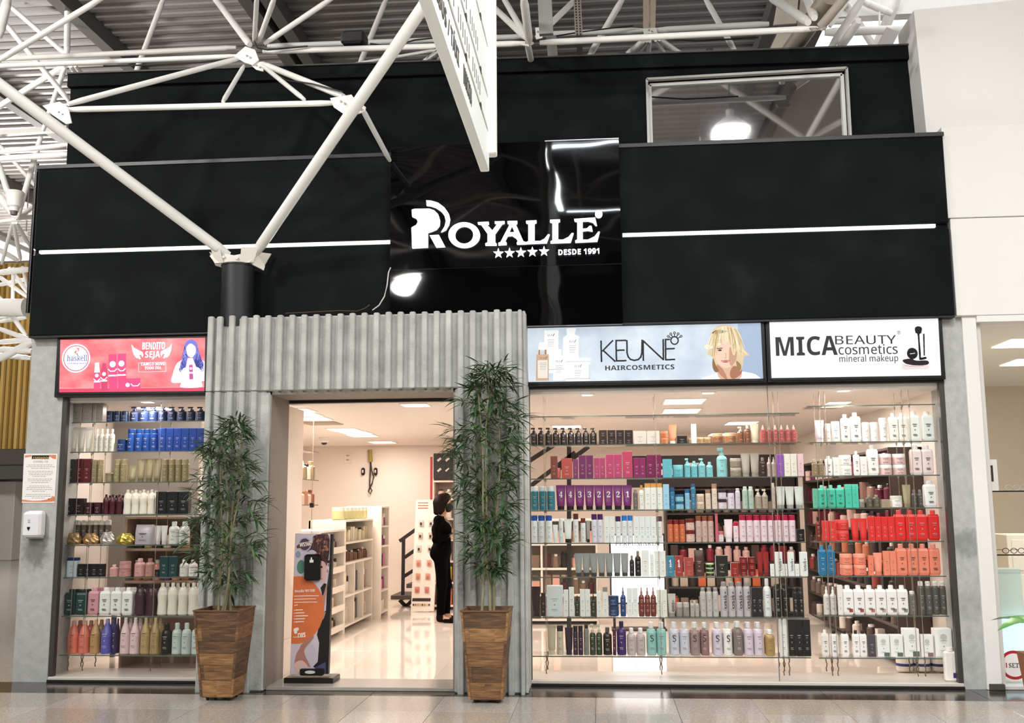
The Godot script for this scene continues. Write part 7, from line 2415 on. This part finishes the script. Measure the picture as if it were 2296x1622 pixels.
func person() -> void:
	# local axes: +x is where she looks, +z her right hand side
	var foot := py(1000, 1396, 0.03)
	var t := thing("person", "person in black clothes and face mask standing by the display board", "person", Vector3(foot.x - 0.04, 0.03, foot.z))
	var v := func(x, y, z) -> Vector3: return Vector3(x, y, z)
	var bones := [
		[v.call(-0.02, 0.9, 0.05), v.call(-0.02, 0.9, -0.05), 0.125, 0.125], [v.call(-0.07, 0.86, 0.06), v.call(-0.07, 0.86, -0.06), 0.09, 0.09], [v.call(-0.01, 0.98, 0.0), v.call(-0.02, 1.16, 0.0), 0.112, 0.125],
		[v.call(-0.02, 1.16, 0.05), v.call(-0.02, 1.16, -0.05), 0.115, 0.115], [v.call(0.05, 1.15, 0.06), v.call(0.05, 1.15, -0.06), 0.07, 0.07], [v.call(-0.04, 1.29, 0.13), v.call(-0.04, 1.29, -0.13), 0.06, 0.06],
		[v.call(-0.03, 1.3, 0.0), v.call(0.0, 1.43, 0.0), 0.055, 0.048],
		[v.call(-0.02, 0.86, 0.075), v.call(0.0, 0.48, 0.075), 0.095, 0.066], [v.call(0.0, 0.48, 0.075), v.call(-0.02, 0.1, 0.075), 0.066, 0.05],
		[v.call(-0.02, 0.86, -0.075), v.call(0.03, 0.48, -0.08), 0.095, 0.066], [v.call(0.03, 0.48, -0.08), v.call(0.03, 0.1, -0.085), 0.066, 0.05],
		[v.call(-0.03, 0.05, 0.08), v.call(0.15, 0.028, 0.09), 0.042, 0.03], [v.call(0.02, 0.05, -0.085), v.call(0.2, 0.028, -0.09), 0.042, 0.03],
		[v.call(-0.04, 1.28, 0.16), v.call(-0.06, 1.04, 0.2), 0.054, 0.043], [v.call(-0.06, 1.04, 0.2), v.call(0.15, 1.08, 0.12), 0.043, 0.028],
		[v.call(-0.04, 1.28, -0.16), v.call(-0.04, 1.04, -0.19), 0.054, 0.043], [v.call(-0.04, 1.04, -0.19), v.call(0.16, 1.1, -0.08), 0.043, 0.028],
	]
	var skin := Color("c39a80").srgb_to_linear()
	var cloth := Color("0c0b0c").srgb_to_linear()
	var shoe := Color("1c1210").srgb_to_linear()
	var s := st()
	var body_tint := func(p: Vector3) -> Color:
		if p.y > 1.335 and absf(p.z) < 0.09:
			return skin
		if p.x > 0.02 and p.y > 1.2 and p.y < 1.34 and absf(p.z) < 0.045 - (1.33 - p.y) * 0.25:
			return skin
		if p.y < 0.1:
			return skin if p.y > 0.055 and p.x > 0.02 and p.x < 0.1 else shoe
		if p.x > 0.12 and p.y > 1.0 and p.y < 1.2 and absf(p.z) < 0.2:
			return skin
		return cloth
	nets(s, bones, 0.013, 0.035, body_tint)
	# head, face and hands on finer grids
	var head := [[v.call(0.0, 1.5, 0.0), v.call(0.0, 1.53, 0.0), 0.082, 0.088], [v.call(0.03, 1.45, 0.0), v.call(0.035, 1.5, 0.0), 0.056, 0.066], [v.call(0.045, 1.415, 0.0), v.call(0.06, 1.42, 0.0), 0.034, 0.026], [v.call(0.09, 1.5, 0.0), v.call(0.115, 1.465, 0.0), 0.012, 0.013], [v.call(0.0, 1.4, 0.0), v.call(0.0, 1.46, 0.0), 0.048, 0.05], [v.call(-0.005, 1.47, 0.08), v.call(-0.012, 1.5, 0.085), 0.012, 0.015], [v.call(-0.005, 1.47, -0.08), v.call(-0.012, 1.5, -0.085), 0.012, 0.015], [v.call(0.09, 1.44, 0.016), v.call(0.09, 1.44, -0.016), 0.012, 0.012]]
	nets(s, head, 0.006, 0.015, func(_p): return skin)
	for e in [1.0, -1.0]:
		var wrist := Vector3(0.15, 1.08 if e > 0 else 1.1, 0.12 if e > 0 else -0.08)
		var palm := wrist + Vector3(0.06, 0.015, -0.03 * e)
		var hand := [[wrist, palm, 0.024, 0.03]]
		for i in 4:
			var root := palm + Vector3(0.025, 0.024 - 0.017 * i, -0.01 * e)
			var mid := root + Vector3(0.026, 0.004, -0.016 * e)
			hand.append([root, mid, 0.009, 0.0085])
			hand.append([mid, mid + Vector3(0.008 - 0.002 * i, -0.012, -0.022 * e), 0.0085, 0.007])
		hand.append([wrist + Vector3(0.03, 0.02, -0.01 * e), wrist + Vector3(0.05, 0.05, -0.02 * e), 0.011, 0.01])
		hand.append([wrist + Vector3(0.05, 0.05, -0.02 * e), wrist + Vector3(0.08, 0.055, -0.03 * e), 0.01, 0.008])
		nets(s, hand, 0.004, 0.008, func(_p): return skin)
	var m := StandardMaterial3D.new()
	m.vertex_color_use_as_albedo = true
	m.roughness = 0.9
	m.metallic_specular = 0.2
	var o := add(t, "body", s, m)
	o.rotation.y = 0.0
	# bobbed hair
	s = st()
	var hair := [[v.call(-0.02, 1.53, 0.03), v.call(-0.02, 1.53, -0.03), 0.092, 0.092], [v.call(0.03, 1.575, 0.03), v.call(0.03, 1.575, -0.03), 0.06, 0.06], [v.call(-0.03, 1.5, 0.075), v.call(-0.02, 1.39, 0.085), 0.05, 0.035], [v.call(-0.03, 1.5, -0.075), v.call(-0.02, 1.39, -0.085), 0.05, 0.035], [v.call(-0.06, 1.5, 0.03), v.call(-0.08, 1.39, 0.04), 0.07, 0.04], [v.call(-0.06, 1.5, -0.03), v.call(-0.08, 1.39, -0.04), 0.07, 0.04], [v.call(0.06, 1.57, 0.05), v.call(0.05, 1.52, 0.085), 0.032, 0.02], [v.call(0.06, 1.57, -0.05), v.call(0.05, 1.52, -0.085), 0.032, 0.02], [v.call(0.02, 1.5, 0.085), v.call(0.02, 1.41, 0.088), 0.026, 0.014]]
	nets(s, hair, 0.008, 0.03, func(_p): return Color.WHITE)
	add(t, "hair", s, mat("1a0f0c", 0.6, 0.0, 0.25))
	# face mask
	s = st()
	nets(s, [[v.call(0.075, 1.455, 0.03), v.call(0.075, 1.455, -0.03), 0.047, 0.047], [v.call(0.07, 1.42, 0.02), v.call(0.07, 1.42, -0.02), 0.036, 0.036], [v.call(0.112, 1.463, 0.0), v.call(0.1, 1.43, 0.0), 0.02, 0.018]], 0.006, 0.02, func(_p): return Color.WHITE)
	for e in [1.0, -1.0]:
		cable(s, [Vector3(0.06, 1.475, 0.07 * e), Vector3(0.02, 1.49, 0.088 * e), Vector3(-0.01, 1.49, 0.092 * e)], 0.003, 5)
	add(t, "face_mask", s, mat("0d0c0e", 0.8))
	for e in [1.0, -1.0]:
		s = st()
		lathe(s, [[0.001, -0.006], [0.011, -0.002], [0.011, 0.002], [0.001, 0.006]], 8, 0.8, Vector3(0.086, 1.505, 0.032 * e))
		add(t, "eye", s, mat("1c1412", 0.2))
	s = st()
	cable(s, [Vector3(-0.01, 1.34, 0.05), Vector3(0.08, 1.26, 0.03), Vector3(0.125, 1.16, 0.02)], 0.006, 5)
	cable(s, [Vector3(-0.01, 1.34, -0.05), Vector3(0.08, 1.26, -0.03), Vector3(0.125, 1.16, 0.0)], 0.006, 5)
	add(t, "lanyard", s, mat("8a8a80", 0.6))
	var ph := thing("phone", "small dark phone held by the person in black", "phone", t.position + Vector3(0.3, 1.12, 0.02))
	s = st()
	bevel(s, Vector3(-0.035, -0.06, -0.004), Vector3(0.035, 0.06, 0.004), 0.003)
	add(ph, "case", s, mat("2a2624", 0.3))
	ph.rotation = Vector3(-0.5, 1.2, 0)


# ---------------------------------------------------------------- the white shop next door
func neighbour() -> void:
	var white := mat("e9e7e4", 0.6)
	var w := setting("wall_neighbour", "smooth white upper wall of the shop next door")
	var s := st()
	bevel(s, Vector3(3.0, 3.905, -0.25), Vector3(9.0, 4.72, 0.06), 0.004)
	add(w, "panel", s, white)
	s = st()
	bevel(s, Vector3(3.02, 3.055, -0.25), Vector3(9.0, 3.897, 0.06), 0.004)
	add(w, "panel", s, white)
	s = st()
	box(s, Vector3(3.03, 3.1, -0.3), Vector3(9.0, 4.7, 0.04))
	add(w, "joint_bed", s, mat("8a8884", 0.7))
	var a := pz(2078, 290, -0.2)
	var b := pz(2052, 68, -0.2)
	s = st()
	hexa(s, [Vector3(a.x, 4.6, -0.2), Vector3(9.0, 4.6, -0.2), Vector3(9.0, 4.6, -0.7), Vector3(a.x, 4.6, -0.7)], [Vector3(b.x, pz(2060, 22, -0.2).y, -0.2), Vector3(9.0, pz(2296, 5, -0.2).y + 0.3, -0.2), Vector3(9.0, pz(2296, 5, -0.2).y + 0.3, -0.7), Vector3(b.x, pz(2060, 22, -0.2).y, -0.7)])
	add(w, "set_back_panel", s, white)
	s = st()
	bevel(s, Vector3(3.07, 0, -0.2), Vector3(3.185, 3.06, 0.03), 0.004)
	add(w, "post", s, white)
	s = st()
	bevel(s, Vector3(3.185, 0, -0.15), Vector3(3.235, 3.0, -0.02), 0.004)
	add(w, "frame", s, mat("d8d5d0", 0.4))
	s = st()
	bevel(s, Vector3(3.185, 0.0, -0.12), Vector3(9.0, 0.03, 0.02), 0.004)
	add(w, "sill", s, mat("c9c6c0", 0.4))
	s = st()
	box(s, Vector3(3.185, 3.0, -0.12), Vector3(9.0, 3.06, 0.05))
	add(w, "head", s, white)
	s = st()
	bevel(s, Vector3(3.08, 0.0, 0.0), Vector3(3.2, 0.05, 0.05), 0.004)
	add(w, "floor_bolt", s, mat("4a4640", 0.5))
	var g := setting("window_4", "glass front of the shop next door")
	s = st()
	quad(s, Vector3(3.235, 3.0, -0.06), Vector3(9.0, 3.0, -0.06), Vector3(9.0, 0.03, -0.06), Vector3(3.235, 0.03, -0.06))
	add(g, "pane", s, glass(0.012, "101010", 0.4))
	var r := setting("wall_optician", "pale walls and ceiling of the shop next door")
	for q in [[Vector3(3.08, 3.0, -5.0), Vector3(9.0, 3.06, -0.12), "f2eee8"], [Vector3(3.08, 0.0, -5.1), Vector3(9.0, 3.0, -5.0), "ddd3c4"], [Vector3(3.08, 0.0, -5.0), Vector3(3.12, 3.0, -0.35), "e6dfd4"], [Vector3(9.0, 0.0, -5.1), Vector3(9.1, 6.8, 0.05), "e6dfd4"], [Vector3(3.08, 0.0, -5.0), Vector3(9.0, 0.02, -0.12), "d8cec0"]]:
		s = st()
		box(s, q[0], q[1])
		add(r, "panel", s, mat(q[2], 0.6))
	for q in [[4.1, -1.2, "square white lamp in the ceiling next door near the glass"], [4.7, -2.6, "square white lamp in the ceiling next door, farther in"]]:
		var t := thing("ceiling_lamp", q[2], "lamp", Vector3(q[0], 3.0, q[1]), "ceiling lamps next door")
		s = st()
		box(s, Vector3(-0.25, -0.01, -0.25), Vector3(0.25, 0.0, 0.25))
		add(t, "lamp_diffuser", s, glow("fffaf2", 2.5))
		area(Vector3(q[0], 2.98, q[1]), Vector3.DOWN, Vector2(0.48, 0.48), 2.4, "fff4e6", "optician_light")
	var sh := thing("glass_shelf", "glass shelves with spectacles in the window next door", "shelf")
	var ys := [pz(2250, 1101, -0.4).y, pz(2250, 1243, -0.4).y, pz(2250, 1383, -0.4).y]
	for y in ys:
		s = st()
		box(s, Vector3(3.3, y - 0.008, -0.65), Vector3(5.0, y, -0.352))
		add(sh, "glass_pane", s, glass(0.04, "6a7a70"))
		s = st()
		box(s, Vector3(3.3, y - 0.011, -0.352), Vector3(5.0, y, -0.348))
		add(sh, "pane_edge", s, mat("1c2420", 0.25))
	for x in [3.36]:
		s = st()
		tube(s, Vector3(x, 0.5, -0.4), Vector3(x, 3.0, -0.4), 0.004, -1.0, 6)
		add(sh, "cable", s, mat("8a7a60", 0.4, 0.6))
	for i in 6:
		var y: float = ys[i % 2]
		var e := thing("spectacles", "pair of spectacles on the %s glass shelf next door" % ["upper", "lower"][i % 2], "spectacles", Vector3(3.45 + 0.13 * (i / 2) + (0.04 if i % 2 else 0.1), y + 0.001, -0.42), "spectacles next door")
		var m := mat(["c9c4bc", "1c1816"][i % 2], 0.3)
		for k in [-1.0, 1.0]:
			s = st()
			for q in 12:
				var u := TAU * q / 12.0
				var u2 := TAU * (q + 1) / 12.0
				tube(s, Vector3(k * 0.034 + 0.027 * cos(u), 0.026 + 0.022 * sin(u), 0), Vector3(k * 0.034 + 0.027 * cos(u2), 0.026 + 0.022 * sin(u2), 0), 0.003, -1.0, 5)
			add(e, "lens_rim", s, m)
			s = st()
			tube(s, Vector3(k * 0.062, 0.034, 0), Vector3(k * 0.066, 0.03, -0.13), 0.0025, -1.0, 5)
			add(e, "temple", s, m)
		s = st()
		tube(s, Vector3(-0.009, 0.03, 0), Vector3(0.009, 0.03, 0), 0.003, -1.0, 5)
		add(e, "bridge", s, m)
	var bag := thing("paper_bag", "white paper bag with a dark key print on the upper glass shelf next door", "bag", Vector3(pz(2216, 1060, -0.45).x + 0.02, ys[0] + 0.001, -0.48))
	s = st()
	bevel(s, Vector3(-0.06, 0, -0.03), Vector3(0.06, 0.27, 0.03), 0.003)
	add(bag, "bag", s, mat("f4f2ee", 0.5))
	s = st()
	box(s, Vector3(-0.04, 0.08, 0.03), Vector3(0.02, 0.22, 0.032))
	add(bag, "dark_print", s, mat("2c2832", 0.5))
	s = st()
	lathe(s, [[0.008, 0.1], [0.005, 0.12], [0.004, 0.17], [0.012, 0.18], [0.012, 0.2], [0.004, 0.21]], 8, 0.3, Vector3(-0.01, 0, 0.033))
	add(bag, "key_print", s, mat("d8d4dc", 0.5))
	var cab := thing("drawer_cabinet", "cream drawer cabinet inside the shop next door", "cabinet", Vector3(4.35, 0.02, -2.2))
	s = st()
	bevel(s, Vector3(-0.3, 0, -0.25), Vector3(0.6, 1.15, 0.25), 0.006)
	add(cab, "body", s, mat("ece2d2", 0.5))
	for i in 3:
		s = st()
		bevel(s, Vector3(-0.26, 0.12 + 0.34 * i, 0.25), Vector3(0.56, 0.42 + 0.34 * i, 0.265), 0.004)
		var dr := add(cab, "drawer", s, mat("efe6d8", 0.5))
		s = st()
		lathe(s, [[0.012, 0.0], [0.018, 0.015], [0.01, 0.025]], 10)
		add(dr, "knob", s, mat("9a8a70", 0.3, 0.5), Vector3(0.0, 0.27 + 0.34 * i, 0.265)).rotation.x = PI / 2
	var glow_box := thing("lit_display_sign", "pale blue lit plinth behind the glass next door", "plinth", Vector3(3.3, 0.03, -0.7))
	s = st()
	bevel(s, Vector3(0.0, 0, 0), Vector3(1.6, ys[2] - 0.05, 0.3), 0.005)
	add(glow_box, "lit_sign_box", s, glow("c4e2ea", 0.75))
	glow_box = thing("display_box", "pale green box with a dark end on the lowest glass shelf next door", "box", Vector3(3.3, 0.001, -0.7))
	s = st()
	bevel(s, Vector3(0.06, ys[2] + 0.002, 0.06), Vector3(0.3, ys[1] - 0.13, 0.2), 0.004)
	add(glow_box, "upper_box", s, mat("d4e4da", 0.4))
	s = st()
	bevel(s, Vector3(0.0, ys[2] + 0.002, 0.06), Vector3(0.05, ys[1] - 0.03, 0.25), 0.004)
	add(glow_box, "dark_end", s, mat("4a4644", 0.4))
	var rd := thing("round_sticker", "round white and red sticker on the glass next door", "sticker", pz(2274, 1492, -0.05))
	for q in [[0.115, "b0202a", 0.0], [0.092, "efe8e6", 0.002]]:
		s = st()
		tube(s, Vector3(0, 0, q[2]), Vector3(0, 0, q[2] + 0.002), q[0], -1.0, 32)
		add(rd, "disc_print", s, mat(q[1], 0.5))
	lettering(rd, "lettering", "SETEC", Vector3(-0.045, -0.02, 0.005), Vector3(0.09, -0.02, 0.005), 0.036, mat("3a2a2c", 0.5), "Droid Serif", 700, 0.001)
	s = st()
	for i in 2:
		box(s, Vector3(-0.082 + 0.016 * i, -0.02, 0.004), Vector3(-0.074 + 0.016 * i, 0.018, 0.006))
	add(rd, "red_bars", s, mat("b0202a", 0.5))
	# pot plant at the corner
	var pot := thing("pot_plant", "brown pot with large glossy leaves before the shop next door", "plant", Vector3(3.17, 0, 1.02))
	s = st()
	loft(s, [octagon(Vector3(-0.13, 0, -0.13), Vector3(0.13, 0, 0.13), 0.02, 0.004, 0.0), octagon(Vector3(-0.17, 0, -0.17), Vector3(0.17, 0, 0.17), 0.42, 0.004, 0.0)])
	add(pot, "pot", s, mat("8a5a34", 0.6))
	s = st()
	box(s, Vector3(-0.16, 0.4, -0.16), Vector3(0.16, 0.405, 0.16))
	add(pot, "soil", s, mat("2c1f18", 0.9))
	var big := leaf_mesh(0.45, 0.24)
	var lm := StandardMaterial3D.new()
	lm.albedo_color = Color("3a8a2c")
	lm.roughness = 0.3
	lm.backlight_enabled = true
	lm.backlight = Color(0.15, 0.25, 0.08)
	for q in [[-2.7, 0.62, 0.36, 0.4], [-2.2, 0.52, 0.32, -0.3], [-1.2, 0.6, 0.36, 0.5], [0.4, 0.6, 0.34, 0.6], [2.2, 0.6, 0.34, 0.5]]:
		var dir := Vector3(cos(q[0]), q[3], -sin(q[0])).normalized()
		var side := Vector3.UP.cross(dir).normalized()
		var l := add(pot, "leaf", big, lm)
		l.basis = Basis(side, dir.cross(side), dir) * Basis.from_scale(Vector3.ONE * q[2])
		l.position = Vector3(0.08 * cos(q[0]), q[1], -0.08 * sin(q[0]))
		s = st()
		cable(s, [Vector3(0, 0.4, 0), Vector3(0.04 * cos(q[0]), 0.5, 0), l.position], 0.007, 6)
		add(pot, "stalk", s, mat("4a7a30", 0.5))


# ---------------------------------------------------------------- the hall beyond the shop
func left_hall() -> void:
	var t := thing("slat_screen", "tall screen of yellowish wooden slats at the end of the side aisle", "screen")
	var z := -19.0
	var n := 0
	var x := pz(-60, 900, z).x
	var y0 := pz(20, 1008, z).y
	var woods := [mat("b08c48", 0.6), mat("a3803e", 0.6), mat("bd9a56", 0.6)]
	while x < pz(110, 900, z).x:
		var s := st()
		bevel(s, Vector3(x, y0, z), Vector3(x + 0.085, y0 + 5.5, z + 0.12), 0.006)
		add(t, "slat", s, woods[n % 3])
		x += 0.17
		n += 1
	var s := st()
	box(s, Vector3(pz(-60, 900, z).x, y0, z - 0.5), Vector3(pz(110, 900, z).x + 0.2, 8.3, z - 0.35))
	add(t, "backing", s, mat("7a6844", 0.8))
	s = st()
	box(s, Vector3(pz(-60, 900, z).x, y0 + 3.0, z - 0.3), Vector3(pz(110, 900, z).x + 0.2, y0 + 5.5, z - 0.1))
	add(t, "upper_boards", s, woods[0])
	s = st()
	box(s, Vector3(pz(-60, 900, z).x, y0 - 0.45, z - 0.4), Vector3(pz(110, 900, z).x + 0.2, y0 - 0.02, z + 0.3))
	add(t, "lower_beam", s, mat("4a443e", 0.7))
	for e in [pz(-60, 900, z).x + 0.2, pz(110, 900, z).x]:
		s = st()
		box(s, Vector3(e, 0, z - 0.4), Vector3(e + 0.3, y0, z))
		add(t, "leg", s, mat("6a655e", 0.7))
	var w := thing("kiosk", "closed beige kiosk in the side aisle beyond the concrete pillar", "kiosk")
	s = st()
	var a := py(-40, 1258, 0.0)
	bevel(s, Vector3(a.x - 4.0, 0.0, a.z - 2.0), Vector3(py(22, 1258, 0.0).x, 2.3, a.z), 0.02)
	add(w, "front", s, mat("b5afa6", 0.6))
	s = st()
	bevel(s, Vector3(py(22, 1250, 0.0).x - 0.3, 0.0, a.z - 2.6), Vector3(py(110, 1250, 0.0).x, 1.0, a.z - 0.6), 0.02)
	add(w, "counter", s, mat("c4beb4", 0.6))
	s = st()
	bevel(s, Vector3(py(30, 1250, 0.0).x, 1.05, a.z - 2.7), Vector3(py(110, 1250, 0.0).x, 2.4, a.z - 1.0), 0.02)
	add(w, "shutter", s, mat("847f78", 0.6))
	var l := thing("skylight_lamp", "bright white lamp panel over the side aisle", "lamp", Vector3(-12.6, 6.6, -9.5))
	s = st()
	box(s, Vector3(-1.2, -0.04, -1.2), Vector3(1.2, 0.0, 1.2))
	add(l, "lamp_diffuser", s, glow("ffffff", 2.0))
	s = st()
	bevel(s, Vector3(-1.25, 0.0, -1.25), Vector3(1.25, 0.1, 1.25), 0.01)
	add(l, "housing", s, mat("dcdad6", 0.5))
	s = st()
	tube(s, Vector3(0, 0.1, 0), Vector3(0, 1.8, 0), 0.02, -1.0, 6)
	add(l, "hanger", s, mat("9a9a96", 0.5))
